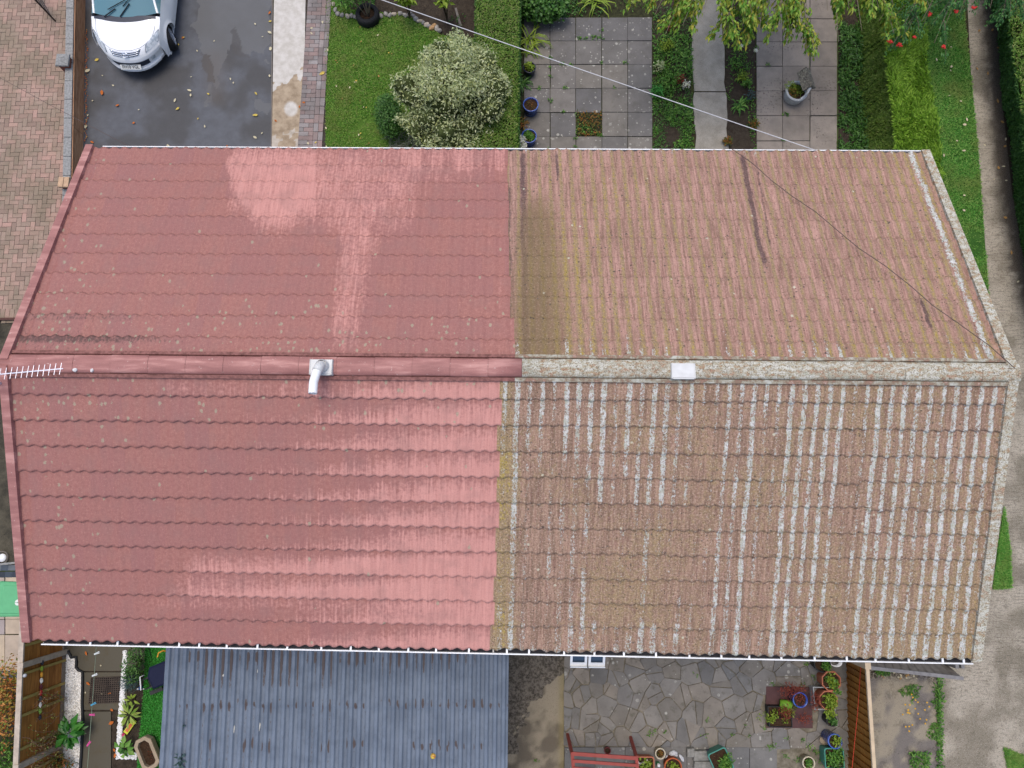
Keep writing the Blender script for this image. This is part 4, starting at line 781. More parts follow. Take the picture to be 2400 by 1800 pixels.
npan = 41; pit = (X1 - X0) / npan; ny = 150; fr_ = [0, .2, .25, .3, .5, .6, .66, .71, .86, .999]; hz = [0, 0, .042, .046, .046, .046, .042, 0, .006, 0]
xs = np.array([X0 + (i + a) * pit for i in range(npan) for a in fr_]); hs = np.array([h for i in range(npan) for h in hz]); ys = np.linspace(yt, yb, ny)
Xg, Yg = np.meshgrid(xs, ys); Zg = zr0 + (zr1 - zr0) * (Yg - yt) / (yb - yt) + hs[None, :]; ylap = at(780, 1658, zr0 - .1).y; Zg += .007 * (Yg > ylap)
px, py = proj(np.stack([Xg, Yg, Zg], -1)); pan = np.floor((Xg - X0) / pit); fx = (Xg - X0) / pit - pan; val = np.exp(-((fx - .93) / .14) ** 2) + np.exp(-((fx + .07) / .14) ** 2)
r1, r2, r3 = hsh(pan, 0 * pan, 3), hsh(pan, 0 * pan, 5), hsh(pan, 0 * pan, 9); edge = sstep(380, 500, px) * sstep(1180, 1060, px)
rust = np.exp(-((py - (1653 + 7 * (r3 - .5))) / (5 + 6 * r2)) ** 2) * (.2 + .75 * r1) + np.exp(-((py - 1640) / 5) ** 2) * .4 * r2 + sstep(1520, 1535, py) * sstep(1585 + 70 * (r2 - .5), 1545, py) * (.3 + .45 * r1) * edge
rust = rust + .38 * (r3 > .45) * sstep(1640, 1600, py) * edge * sstep(1080, 700, px) + .75 * np.exp(-((py - (1748 + 16 * (r2 - .5))) / 8) ** 2) * (((px > 960) & (px < 1090)) | (r1 > .72)) + .28 * (r1 > .6) * (px < 830) * (py > 1660)
rust = np.where((fx > .22) & (fx < .72), 0, 1.7 * rust * np.clip(val, 0, 1)); Vv = np.stack([Xg.ravel(), Yg.ravel(), Zg.ravel()], 1); nc = len(xs); ii = np.arange(ny * nc).reshape(ny, nc); q = np.stack([ii[:-1, :-1], ii[1:, :-1], ii[1:, 1:], ii[:-1, 1:]], -1).reshape(-1, 4)
npmesh("roof", Vv, q, RS, lt, attrs=dict(rust=rust))
b = MB(); b.box(X0 + .12, X1 - .12, yb + .15, -3.19, 0, 2.2); b.build("wall", WALLM, lt); b = MB(); b.box(X0 - .012, X0 + .0, yb, yt, 2.25, 2.4); b.build("fascia", plain("trim", C(110, 120, 136), .5), lt)
def on_lean(px, py): z = zr0 - .1; q = at(px, py, z); z = zr0 + (zr1 - zr0) * (q.y - yt) / (yb - yt) + .006; return at(px, py, z)
for i, (px, py, l_, a_, lb) in enumerate([(528, 1582, .045, .2, "white scrap lying crosswise near the top left of the metal roof"), (607, 1570, .05, 1.2, "white scrap standing on edge near the gutter on the metal roof"), (548, 1710, .07, 1.5, "long pale scrap at the left on the lower metal roof sheet"), (607, 1707, .09, 1.35, "cream streaked scrap beside the rust mark on the lower metal roof sheet")]):
    q = on_lean(px, py); tag(MB().stone((q.x, q.y, q.z + .01), l_, .022, .015, i, a_).build("roof_scrap", plain("scrap_%d" % i, C(214, 212, 202), .9), None), lb, "scrap", "pale scraps on the metal roof")
q = on_lean(1016, 1770); ap = thing("apple", "yellow and red apple lying on the metal roof", "apple", (q.x, q.y, q.z)); am = M("apple_skin", .35, .5); am.color(am.mix(am.ss(am.noise(am.obj(), 9, 3), .45, .6), C(214, 182, 60), C(170, 60, 44))); b = MB(); b.lathe([(.004, .0), (.03, .005), (.042, .03), (.04, .055), (.02, .066), (.002, .06)], 14); b.build("flesh", am.m, ap, True, True); b = MB(); b.tube([(0, 0, .06), (.004, .003, .078)], .003, 5); b.build("stalk", CK, ap, local=True)

# ---------------------------------------------------------------- car
SIL = M("silver_paint", .28, .6); SIL.b.inputs["Base Color"].default_value = (.86, .87, .88, 1); SIL.b.inputs["Metallic"].default_value = 0; SIL.b.inputs["Coat Weight"].default_value = .7; SIL.b.inputs["Coat Roughness"].default_value = .05; SIL = SIL.m
RUB = plain("tyre_rubber", C(30, 31, 34), .8, .3, .2); DKP = plain("dark_trim", C(52, 58, 72), .5, .4, .1); CHR = plain("chrome", C(210, 216, 226, .95), .2, .6, .03, 10, .7, 0)
LAMP = M("lamp_glass_clear", .1, .6); o = LAMP.obj(); LAMP.color(LAMP.mix(LAMP.ss(LAMP.noise(LAMP.map(o, (1, 1, 1)), 16, 3), .45, .6), C(226, 232, 238), C(188, 198, 206))); LAMP = LAMP.m
SCR = M("windscreen_glass", .03, .7); SCR.b.inputs["Base Color"].default_value = C(96, 140, 150); SCR.b.inputs["Coat Weight"].default_value = .5; SCR = SCR.m
cx = at(286, 128, .75).x; cy = at(306, 166, .25).y; car = thing("parked_car", "silver white hatchback parked nose towards the house on the tarmac drive", "car", (cx, cy, 0)); car.scale = (.875, .875, .875)
PR = [(.07, .20, .66, .5, 0), (.0, .26, .72, .46, 0), (.0, .34, .74, .46, 0), (.03, .38, .74, .46, 0), (.035, .5, .76, .46, 0), (.03, .56, .78, .47, 0), (.06, .63, .8, .48, .0), (.10, .69, .81, .5, .01), (.15, .74, .82, .5, .03), (.20, .775, .825, .48, .04), (.32, .82, .835, .4, .05), (.5, .865, .845, .28, .06), (.7, .905, .85, .18, .06), (.9, .94, .852, .1, .06), (1.04, .965, .855, .02, .06)]
PRa = np.array(PR); rows = np.linspace(0, len(PR) - 1, 57)
def car_pt(r, u, off=0.0):
    t, z, hw, sw, dr = [np.interp(r, np.arange(len(PR)), PRa[:, i]) for i in range(5)]; au = abs(u)
    return Vector((hw * u * (1 + .0 * au), t + sw * au ** 2.6, z - dr * au ** 3 + off + (.018 * (1 - abs(au - .72) / .28) if (au > .44 and r > 9) else 0)))
def car_patch(name, mat, r0, r1, u0, u1, off, parent=car, n=(6, 10), shape=None, smooth=True):
    mb = MB(); vs = []; 
    for i in range(n[0] + 1):
        for j in range(n[1] + 1):
            fr_i, fu = i / n[0], j / n[1]; r, u = r0 + (r1 - r0) * fr_i, u0 + (u1 - u0) * fu
            if shape: r, u = shape(fr_i, fu)
            p = car_pt(r, u); e = .02; nn = (car_pt(r, u + e) - car_pt(r, u - e)).cross(car_pt(r + e * 6, u) - car_pt(r - e * 6, u)).normalized(); nn = nn if nn.z > 0 or nn.y < 0 else -nn
            vs.append(p + nn * off)
    k = n[1] + 1; mb.add(vs, [(i * k + j, i * k + j + 1, (i + 1) * k + j + 1, (i + 1) * k + j) for i in range(n[0]) for j in range(n[1])]); return mb.build(name, mat, parent, smooth, True)
mb = MB(); us = np.linspace(-1, 1, 41); vs = [car_pt(r, u) for r in rows for u in us]; k = 41
mb.add(vs, [(i * k + j, i * k + j + 1, (i + 1) * k + j + 1, (i + 1) * k + j) for i in range(56) for j in range(40)])
def side_z(y): return float(np.interp(y, [.4, .6, .75, 1.0, 1.3, 2.2, 3.4, 4.4], [.60, .80, .84, .885, .92, .95, .98, .98]))
def side_x(y): return float(np.interp(y, [.42, .6, .8, 1.05, 4.0, 4.5], [.775, .83, .848, .855, .85, .74]))
YW, RW = .93, .335
for sg in (1, -1):
    ysd = np.concatenate([np.linspace(.46, .56, 4), np.linspace(.58, 1.28, 30), np.linspace(1.32, 3.2, 20), np.linspace(3.22, 3.92, 20), np.linspace(3.96, 4.5, 8)]); vs = []; nr = 9
    for y in ysd:
        zt, xt = side_z(y), side_x(y); zb = .2
        for yw in (YW, 3.57):
            if abs(y - yw) < RW: zb = max(zb, .31 + math.sqrt(RW * RW - (y - yw) ** 2))
        for j in range(nr + 1): f = j / nr; z = zt + (zb - zt) * f; bul = .05 * math.sin(min(1, (zt - z) / .45) * math.pi / 2) + (.02 * max(0, 1 - abs(math.hypot(y - YW, z - .31) - RW) / .08)) - .05 * max(0, (.45 - z) / .3); vs.append((sg * (xt + bul * min(1, (y - .4) / .3)), y, z))
    mb.add(vs, [((i * (nr + 1) + j), (i * (nr + 1) + j + 1), ((i + 1) * (nr + 1) + j + 1), ((i + 1) * (nr + 1) + j)) for i in range(len(ysd) - 1) for j in range(nr)])
mb.add([(-.72, 4.5, .2), (.72, 4.5, .2), (.74, 4.5, .98), (-.74, 4.5, .98)], [(0, 1, 2, 3)]); mb.add([(-.84, 3.9, .98), (.84, 3.9, .98), (.74, 4.5, .98), (-.74, 4.5, .98)], [(0, 1, 2, 3)])
mb.add([(-.84, .55, .16), (.84, .55, .16), (.84, 4.4, .16), (-.84, 4.4, .16)], [(0, 1, 2, 3)]); mb.build("body", SIL, car, True, True)
# arches, wheels
for sg in (1, -1):
    for yw in (YW, 3.57):
        st = R(20) if yw < 2 else 0
        a = MB(); a.lathe([(RW + .0, -.28), (RW + .0, 0)], 24); a.v = [(sg * (.80 - .0) + sg * v[2], yw + v[0], .31 + v[1]) for v in a.v]; a.build("wheel_arch", BLK, car, True, True)
        wh = bpy.data.objects.new("wheel", None); COL.objects.link(wh); wh.parent = car; wh.location = (sg * .80, yw, .315); wh.rotation_euler = (0, 0, st)
        b = MB(); b.lathe([(.2, -.1), (.285, -.1), (.312, -.07), (.315, 0), (.312, .07), (.285, .1), (.2, .1)], 32); b.v = [(sg * v[2], v[0], v[1]) for v in b.v]; b.build("tyre", RUB, wh, True, True)
        b = MB(); b.lathe([(.205, -.09), (.2, .03), (.205, .098), (.19, .088), (.185, .05)], 32)
        for q in range(7): t = 2 * math.pi * q / 7; b.bar((0, 0, .07), (.19 * math.cos(t), .19 * math.sin(t), .075), .035, .02)
        b.lathe([(.001, .085), (.035, .08), (.04, .05)], 16); b.v = [(sg * v[2], v[0], v[1]) for v in b.v]; b.build("rim", CHR, wh, False, True)
# glass house
GH = [(1.0, .96, .80, .16), (1.3, 1.12, .76, .12), (1.72, 1.36, .66, .06), (1.95, 1.43, .62, .03), (2.6, 1.48, .61, 0), (3.4, 1.43, .6, 0), (4.0, 1.1, .68, 0), (4.2, .98, .72, 0)]
def gh(i, u): y, z, hw, sw = GH[i]; return Vector((hw * u, y + sw * abs(u) ** 2.2, z - .05 * abs(u) ** 3))
def gh_part(name, i0, i1, mat, u0=-1, u1=1, off=0):
    mb = MB(); n = 14; vs = []
    for i in range(i0, i1 + 1):
        for j in range(n + 1): vs.append(gh(i, u0 + (u1 - u0) * j / n) + Vector((0, 0, off)))
    k = n + 1; mb.add(vs, [(i * k + j, i * k + j + 1, (i + 1) * k + j + 1, (i + 1) * k + j) for i in range(i1 - i0) for j in range(n)]); return mb.build(name, mat, car, True, True)
gh_part("windscreen", 0, 2, SCR, -.97, .97); gh_part("car_roof", 2, 5, SIL); gh_part("rear_window", 5, 7, SCR)
for sg in (1, -1):
    b = MB(); pts = [gh(i, sg) for i in range(2, 8)]; lo = [Vector((sg * side_x(p.y), p.y, side_z(p.y) - .005)) for p in pts]; b.add(pts + lo, [(i, i + 1, 7 + i, 6 + i) for i in range(5)]); b.build("side_window", SCR, car, True, True)
    b = MB(); b.tube([gh(i, sg * .99) for i in range(0, 4)], .028, 8); b.build("pillar", SIL, car, True, True)
    b = MB(); b.add([gh(0, sg), gh(1, sg), gh(2, sg), (sg * side_x(1.78), 1.78, side_z(1.78)), (sg * side_x(1.15), 1.15, side_z(1.15))], [(0, 1, 2, 3, 4)]); b.build("quarter_glass", SCR, car, False, True)
    b = MB(); b.stone((sg * .98, 1.55, 1.0), .1, .06, .07, 3); b.build("door_mirror", SIL, car, True, True)
# cowl, wipers, dash line
car_patch("cowl", DKP, 13.2, 14, -.9, .9, .004, shape=lambda a, u: (12.9 + .45 * (abs(u * 2 - 1) ** 2) + (14 - 12.9 - .45 * (abs(u * 2 - 1) ** 2)) * a, -.9 + 1.8 * u))
for x0_, x1_, y1_ in ((-.48, .08, 1.3), (-.08, .42, 1.5)):
    b = MB(); p, q = Vector((x0_, 1.0, .985)), Vector((x0_ * .45 + x1_ * .55, 1.0 + (y1_ - 1) * .5, .99 + (y1_ - 1) * .27)); e = Vector((x1_, y1_, 1.0 + (y1_ - 1.0) * .55)); b.tube([p, q], .014, 6); b.tube([p.lerp(e, .3) + Vector((-.05, .05, .02)), e + Vector((.04, .02, .01))], .01, 6); b.build("wiper", BLK, car, False, True)
# bonnet shut line, lamps, grille, badge, plate, bumper
def tube_on(name, mat, ps, r, off=.003): b = MB(); b.tube([car_pt(a, u) + Vector((0, -off * .5, off)) for a, u in ps], r, 5); return b.build(name, mat, car, True, True)
GRY = plain("seam", C(120, 132, 146), .6)
tube_on("bonnet_seam", GRY, [(13.6, -.86), (11.5, -.86), (10.2, -.8), (9.5, -.62), (9.25, -.45), (9.1, -.2), (9.1, 0), (9.1, .2), (9.25, .45), (9.5, .62), (10.2, .8), (11.5, .86), (13.6, .86)], .004)
for sg in (1, -1):
    car_patch("headlight", LAMP, 6.9, 10, .58, .97, .006, shape=lambda a, u, sg=sg: ((7.0 + .5 * u) + ((9.2 + 2.0 * u) - (7.0 + .5 * u)) * a, sg * (.60 + .34 * u + .02 * a)))
    tube_on("headlight_seam", GRY, [(7.0, sg * .60), (7.5, sg * .94), (9.4, sg * .955), (11.2, sg * .96), (9.2, sg * .62), (8.1, sg * .6), (7.0, sg * .60)], .006, .008)
    car_patch("fog_light", LAMP, 3.3, 4.7, .68, .82, .008, shape=lambda a, u, sg=sg: (3.5 + 1.1 * a, sg * (.69 + .11 * u)))
car_patch("grille", DKP, 6.4, 8.9, -.5, .5, .004, shape=lambda a, u: (6.9 + .25 * abs(2 * u - 1) ** 2 + a * (1.75 + .1 * abs(2 * u - 1)), (-.45 + .9 * u) * (.86 + .2 * a)))
for i in range(3): tube_on("grille_bar", CHR, [(7.2 + i * .6 + .25 * abs(u / .45) ** 2, u * (.9 + .04 * i)) for u in np.linspace(-.45, .45, 13)], .014, .012)
e0 = car_pt(7.6, 0) + Vector((0, -.012, .012)); tl = Matrix.Rotation(R(40), 3, 'X'); b = MB(); b2 = MB()
def ell(rx, ry, c=(0, 0), r=.006, mb=None): mb.tube([e0 + tl @ Vector((c[0] + rx * math.cos(t), c[1] + ry * math.sin(t), .006)) for t in np.linspace(0, 2 * math.pi, 21)], r, 5, False)
ell(.08, .056, mb=b, r=.009); ell(.027, .05, mb=b, r=.007); ell(.052, .02, (0, .03), .007, b); b.build("emblem", CHR, car, True, True)
car_patch("lower_intake", DKP, 3.2, 4.9, -.62, .62, .003, shape=lambda a, u: (3.15 + 1.7 * a, -.62 + 1.24 * u))
car_patch("bumper_lip", SIL, 1.2, 3, -.9, .9, .03, shape=lambda a, u: (1.4 + 1.2 * a, -.9 + 1.8 * u))
b = MB(); py_ = -.03; pl = Matrix.Translation((0, .0, .44)) @ Matrix.Rotation(R(46), 4, 'X')
PLW = plain("plate_white", C(228, 228, 222), .4, .4, .03); b.box(-.26, .26, -.058, .058, 0, .008, pl); pb = b.build("number_plate", PLW, car, False, True)
def text_mesh(name, body, size, mat, parent, mtx):
    cu = bpy.data.curves.new(name, 'FONT'); cu.body = body; cu.size = size; cu.align_x = 'CENTER'; cu.align_y = 'CENTER'; cu.extrude = .001; cu.offset = .0015
    to = bpy.data.objects.new(name, cu); COL.objects.link(to); dg = bpy.context.evaluated_depsgraph_get(); me = bpy.data.meshes.new_from_object(to.evaluated_get(dg)); bpy.data.objects.remove(to); me.materials.clear(); me.transform(mtx); return link(name, me, mat, parent, False, True)
text_mesh("lettering", "FH10 VGL", .105, BLK, pb, pl @ Matrix.Translation((0, 0, .01)) @ Matrix.Scale(.95, 4, (1, 0, 0)))
# ---------------------------------------------------------------- foliage
L_SIL = leafmat("silver_leaf", [(112, 124, 84), (142, 154, 108), (166, 176, 132), (186, 192, 156), (152, 158, 94), (200, 204, 172)], .55, .35, 1.35)
L_HED = leafmat("hedge_leaf", [(62, 98, 30), (86, 124, 38), (106, 144, 50), (122, 152, 64), (144, 150, 92), (72, 108, 36)], .55, .2)
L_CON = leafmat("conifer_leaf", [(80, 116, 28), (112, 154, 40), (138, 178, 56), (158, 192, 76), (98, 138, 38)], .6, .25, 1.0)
L_COS = leafmat("conifer_shaded_side", [(78, 104, 36), (92, 120, 44), (106, 132, 56), (120, 132, 72)], .7, .3, 1.3)  # duller copy of the conifer greens, painting the shaded left face
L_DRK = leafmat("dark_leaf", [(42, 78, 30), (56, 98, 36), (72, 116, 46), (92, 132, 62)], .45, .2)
L_MID = leafmat("mid_leaf", [(52, 98, 32), (74, 124, 42), (96, 144, 54), (120, 160, 70)], .5, .25)
L_LIM = leafmat("lime_leaf", [(104, 136, 34), (134, 160, 48), (154, 176, 64), (120, 148, 40)], .5, .3, .95)
L_CHE = leafmat("cherry_leaf", [(82, 130, 38), (104, 152, 48), (130, 168, 62), (152, 174, 70), (174, 166, 62), (114, 152, 50)], .5, .3, .95)
L_ROW = leafmat("rowan_leaf", [(40, 88, 44), (56, 106, 52), (76, 124, 62), (92, 138, 72)], .5, .25)
L_RED = leafmat("acer_leaf", [(112, 44, 36), (140, 62, 46), (156, 84, 60), (96, 40, 34)], .6, .3)
L_AUT = leafmat("autumn_leaf", [(186, 110, 56), (208, 146, 76), (150, 140, 56), (116, 136, 54), (210, 124, 82)], .55, .3)
L_RST = leafmat("rusty_leaf", [(124, 78, 34), (150, 104, 40), (84, 92, 34), (66, 96, 34), (160, 90, 50)], .6, .25)
L_BLU = leafmat("blue_leaf", [(60, 84, 84), (76, 100, 98), (50, 74, 66)], .6, .2)
L_DEAD = leafmat("dry_leaf", [(176, 150, 104), (196, 178, 130), (160, 110, 60), (206, 196, 160)], .8, .1)
L_WHT = leafmat("white_petal", [(226, 224, 206), (236, 236, 226), (206, 210, 160)], .6, .3, .95)
BARK = plain("bark", C(92, 80, 66), .9, .1, .3, 20); TWIG = plain("pale_twig", C(126, 116, 100), .9, .1, .2, 20)

def blobs(lst, n, size, **k):
    tot = sum(b[1][0] * b[1][1] for b in lst); return cat(*[cloud(b[0], b[1], max(4, int(n * b[1][0] * b[1][1] / tot)), size, **k) for b in lst])
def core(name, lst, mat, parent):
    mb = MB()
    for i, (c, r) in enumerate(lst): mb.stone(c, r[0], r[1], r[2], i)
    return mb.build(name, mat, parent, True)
DARKG = plain("inner_shade", C(38, 46, 22), .95, .05, .3, 12)  # dark fill that paints the shade inside the hedges
def stems(c, h, n, spread, r=.012):
    mb = MB()
    for i in range(n):
        t = 2 * math.pi * i / n + random.random(); e = Vector((c[0] + spread * math.cos(t), c[1] + spread * math.sin(t), h)); b = Vector((c[0], c[1], 0)); mb.tube([b, b.lerp(e, .5) + Vector((0, 0, .12 * h)), e], [r * 1.4, r, r * .4], 5)
    return mb
def shrub(name, label, cat_, px, py, z, lst, n, size, mat, group=None, **k):
    """lst of (dx, dy, dz, rx, ry, rz) round the spot seen at px, py at height z"""
    q = at(px, py, z); t = thing(name, label, cat_, (q.x, q.y, 0), group); L = [((q.x + a, q.y + b, z + c), (d, e, f)) for a, b, c, d, e, f in lst]
    leaves_obj("foliage", blobs(L, n, size, **k), mat, t); stems((q.x, q.y), z, 5, .5 * max(l[3] for l in lst)).build("stem", BARK, t); return t

# big pale shrub
r = random.Random(5); L = [(0, 0, 0, .85, .85, .7)]
for i in range(26):
    a = 2 * math.pi * i / 26 + r.uniform(-.1, .1); rr = r.uniform(.66, .98); L.append((rr * math.cos(a) * 1.0, rr * math.sin(a) * .92, r.uniform(-.5, .15), r.uniform(.22, .36), r.uniform(.22, .36), r.uniform(.2, .32)))
for i in range(16): a = r.uniform(0, 6.28); rr = r.uniform(.1, .6); L.append((rr * math.cos(a), rr * math.sin(a), r.uniform(.25, .55), r.uniform(.2, .32), r.uniform(.2, .32), r.uniform(.16, .26)))
L += [(-.45, .95, -.3, .2, .22, .2), (.55, .85, -.1, .24, .26, .2), (.1, 1.12, -.1, .24, .3, .22), (.98, .3, -.2, .26, .2, .2), (.3, -1.0, -.4, .4, .35, .3), (-.25, -1.05, -.45, .36, .3, .3), (-.95, .2, -.4, .2, .16, .2), (-.9, -.45, -.4, .2, .18, .2), (-1.08, .25, -.5, .1, .09, .1), (-1.1, -.3, -.6, .12, .1, .1), (.3, 1.25, -.3, .1, .14, .1), (-.3, 1.1, -.4, .09, .12, .1), (1.15, .1, -.4, .12, .1, .12), (1.05, .55, -.4, .11, .12, .1), (.75, -.75, -.5, .2, .2, .2), (.55, 1.02, -.3, .12, .14, .1)]
sh = shrub("pale_shrub", "large pale silvery variegated shrub leaning over the lawn and hedge", "shrub", 1054, 208, 1.5, L, 30000, .056, L_SIL, shell=.35, up=.4, asp=.4, jit=.6)
q = sh.location; core("shade_core", [((q.x + a, q.y + b, 1.5 + c), (d * .72, e * .72, f * .7)) for a, b, c, d, e, f in L[:28]], plain("shrub_shade", C(74, 84, 50), .95, .05, .4, 14), sh)  # solid dark lumps painting the shade behind the pale leaves
shrub("dark_bush", "small dark green bush at the lawn edge under the pale shrub", "bush", 905, 268, .45, [(0, 0, 0, .26, .42, .4), (.12, -.2, .05, .3, .34, .34), (.05, .25, -.1, .24, .25, .3)], 5000, .045, L_DRK)
# grey leaved clump below it
def tuft(name, label, cat_, px, py, n, ln, mat, group=None, wd=.014, up=.8, z=.02, spread=.08, droop=.35, parent=None):
    q = at(px, py, z); mb = []; V = []; F = []; base = 0
    for i in range(n):
        a = random.uniform(0, 6.28); l_ = ln * random.uniform(.6, 1.15); dz = up * random.uniform(.5, 1.1); o = Vector((q.x + random.uniform(-spread, spread), q.y + random.uniform(-spread, spread), z)); d = Vector((math.cos(a), math.sin(a), 0)); s_ = Vector((-d.y, d.x, 0)) * wd
        P = [o, o + d * l_ * .45 + Vector((0, 0, l_ * dz * .6)), o + d * l_ * .8 + Vector((0, 0, l_ * dz * .6)), o + d * l_ + Vector((0, 0, l_ * (dz * .6 - droop)))]
        for j, p in enumerate(P): w_ = (.7, 1, .8, .1)[j]; V += [tuple(p - s_ * w_), tuple(p + s_ * w_)]
        for j in range(3): F.append((base + 2 * j, base + 2 * j + 1, base + 2 * j + 3, base + 2 * j + 2))
        base += 8
    o = npmesh(name, V, F, mat, parent, local=True)
    if label: tag(o, label, cat_, group)
    return o
L_LAV = leafmat("lavender_leaf", [(110, 114, 104), (130, 134, 120), (90, 100, 84)], .8, .2)
tuft("lavender", "grey green lavender clump against the house eaves on the lawn", "lavender", 948, 352, 160, .38, L_LAV, wd=.006, spread=.28)

# clipped hedges
def hedge(name, label, x0, x1, y0, y1, h, n, size, top, side, splits=None, bulge=.03, xf=None):
    t = thing(name, label, "hedge", ((x0 + x1) / 2, (y0 + y1) / 2, 0)); xf = xf or (lambda y: 0.0); mb = MB(); k = 14
    for i in range(k):
        ya, yb = y0 + (y1 - y0) * i / k, y0 + (y1 - y0) * (i + 1) / k; a, b = xf(ya), xf(yb); e = .035
        mb.add([(x0 + e + a, ya, 0), (x1 - e + a, ya, 0), (x1 - e + b, yb, 0), (x0 + e + b, yb, 0), (x0 + e + a, ya, h - e), (x1 - e + a, ya, h - e), (x1 - e + b, yb, h - e), (x0 + e + b, yb, h - e)], [(4, 5, 6, 7), (0, 4, 7, 3), (1, 2, 6, 5)] + ([(0, 1, 5, 4)] if i == 0 else []) + ([(3, 7, 6, 2)] if i == k - 1 else []))
    mb.build("branches", DARKG, t); A = (x1 - x0) * (y1 - y0)  # solid core, its dark colour stands in for shade between the leaves
    def put(nm, n, fx, fn, mat, sz):
        P = fx(n); nn = fn(n); U = unit(nn + rng.normal(size=(n, 3)) * .5); D = unit(np.cross(U, rng.normal(size=(n, 3)))); D = unit(D + nn * .45); b = vnoise(P[:, 0] * 3.3 + P[:, 2] * 2, P[:, 1] * 3.3, 4); P = P + nn * ((b - .5) * bulge * 2)[:, None]; xo = np.vectorize(xf, otypes=[float])(P[:, 1]); P[:, 0] += xo
        leaves_obj(nm, (P, D, U, sz * (.6 + .8 * rng.random(n)), sz * .42 * np.ones(n)), mat, t)
    rc = lambda n: rng.random(n)
    put("top_foliage", n, lambda n: np.stack([x0 + (x1 - x0) * rc(n), y0 + (y1 - y0) * rc(n), h - .03 * rc(n)], 1), lambda n: np.tile([0, 0, 1.0], (n, 1)), top, size)
    m_ = int(n * h / (x1 - x0)); put("side_foliage", m_, lambda n: np.stack([np.where(rc(n) < .5, x0 + .0, x1 + .0), y0 + (y1 - y0) * rc(n), h * rc(n)], 1), lambda n: np.tile([0, 0, .35], (n, 1)) + np.stack([rng.normal(size=n) * .8, rng.normal(size=n) * .3, 0 * rc(n)], 1), side, size)
    put("end_foliage", int(n * .12), lambda n: np.stack([x0 + (x1 - x0) * rc(n), np.full(n, y0), h * rc(n)], 1), lambda n: np.tile([0, -1.0, .3], (n, 1)), side, size); return t
HA = 1.15; a0, a1 = at(1112, 180, HA).x, at(1215, 180, HA).x
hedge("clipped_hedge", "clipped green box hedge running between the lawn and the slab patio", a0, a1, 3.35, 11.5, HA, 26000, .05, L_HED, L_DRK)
HB = .95
def edge(pts, z):
    P = sorted([tuple(at(px, py, z)[:2])[::-1] for px, py in pts]); ya = np.array([p[0] for p in P]); xa = np.array([p[1] for p in P]); return lambda y: np.interp(y, ya, xa) + .03 * np.sin(np.asarray(y) * 2.3)
XB, XT, XR = edge([(2008, -100), (2012, 80), (2018, 220), (2025, 360), (2034, 520)], 0), edge([(2072, -100), (2084, 60), (2093, 200), (2110, 400), (2124, 520)], HB), edge([(2140, -100), (2165, 60), (2188, 250), (2212, 430), (2222, 520)], HB)
def leafy(nm, n, lo, hi, zlo, zhi, mat, parent, sz, out, flow=2.2, asp=.32, y0=4.3, y1=10.5, lump=.12):
    """leaves over the strip between two edges lo and hi (functions of y), heights zlo to zhi, leaning along out"""
    Y = y0 + (y1 - y0) * rng.random(n); u = rng.random(n); X = lo(Y) + (hi(Y) - lo(Y)) * u; Z = zlo + (zhi - zlo) * u + (fbm(X * 4, Y * 4 + zlo, 3) - .5) * lump; a = fbm(X * flow, Y * flow, 9) * 14; out = np.array(out, float)
    D = unit(np.stack([np.cos(a) * .8, np.sin(a) * .8, rng.normal(size=n) * .3 + .1], 1) + rng.normal(size=(n, 3)) * .4 + out * .4); U = unit(out + rng.normal(size=(n, 3)) * .4); leaves_obj(nm, (np.stack([X, Y, Z], 1), D, U, sz * (.5 + rng.random(n)), sz * asp * np.ones(n)), mat, parent)
def hedge_core(parent, xb, xt, xr, xrb, h, y0, y1, mat):
    mb = MB(); ys = np.linspace(y0, y1, 16); e = .04; vs = []
    for y in ys: vs += [(float(xb(y)) + e, y, 0), (float(xt(y)) + e, y, h - e), (float(xr(y)) - e, y, h - e), (float(xrb(y)) - e, y, 0)]
    mb.add(vs, [(4 * i + k, 4 * i + k + 1, 4 * i + k + 5, 4 * i + k + 4) for i in range(15) for k in range(3)] + [(0, 1, 2, 3), (60, 63, 62, 61)]); mb.build("branches", mat, parent)  # solid core painted dark as the shaded inside of the hedge
hb = thing("conifer_hedge", "bright lime topped conifer hedge between the garden terrace and the grass verge", "hedge", (float(XT(7)), 7, 0)); XRB = lambda y: XR(y) + .08
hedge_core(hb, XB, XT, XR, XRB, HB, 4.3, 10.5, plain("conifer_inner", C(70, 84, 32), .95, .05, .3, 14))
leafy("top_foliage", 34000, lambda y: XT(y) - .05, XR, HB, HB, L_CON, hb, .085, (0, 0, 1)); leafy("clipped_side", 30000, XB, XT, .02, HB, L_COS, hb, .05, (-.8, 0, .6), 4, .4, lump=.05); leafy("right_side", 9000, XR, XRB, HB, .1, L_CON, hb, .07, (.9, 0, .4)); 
HC = 1.0
YB, YT = edge([(2312, -100), (2330, 50), (2350, 200), (2366, 350), (2385, 500), (2402, 640), (2440, 800)], 0), edge([(2350, -100), (2366, 50), (2390, 200), (2408, 350), (2430, 500), (2450, 640), (2500, 800)], HC); YR = lambda y: YT(y) + 1.5
hd = thing("dark_hedge", "dark green hedge along the far side of the ribbed concrete track", "hedge", (float(YT(6)), 6, 0)); hedge_core(hd, YB, YT, YR, YR, HC, 1.6, 11.0, DARKG); leafy("side_foliage", 26000, YB, YT, .02, HC, L_DRK, hd, .055, (-.8, 0, .6), 4, .45, 1.6, 11); leafy("top_foliage", 30000, YT, YR, HC, HC, L_HED, hd, .06, (0, 0, 1), 3, .45, 1.6, 11)

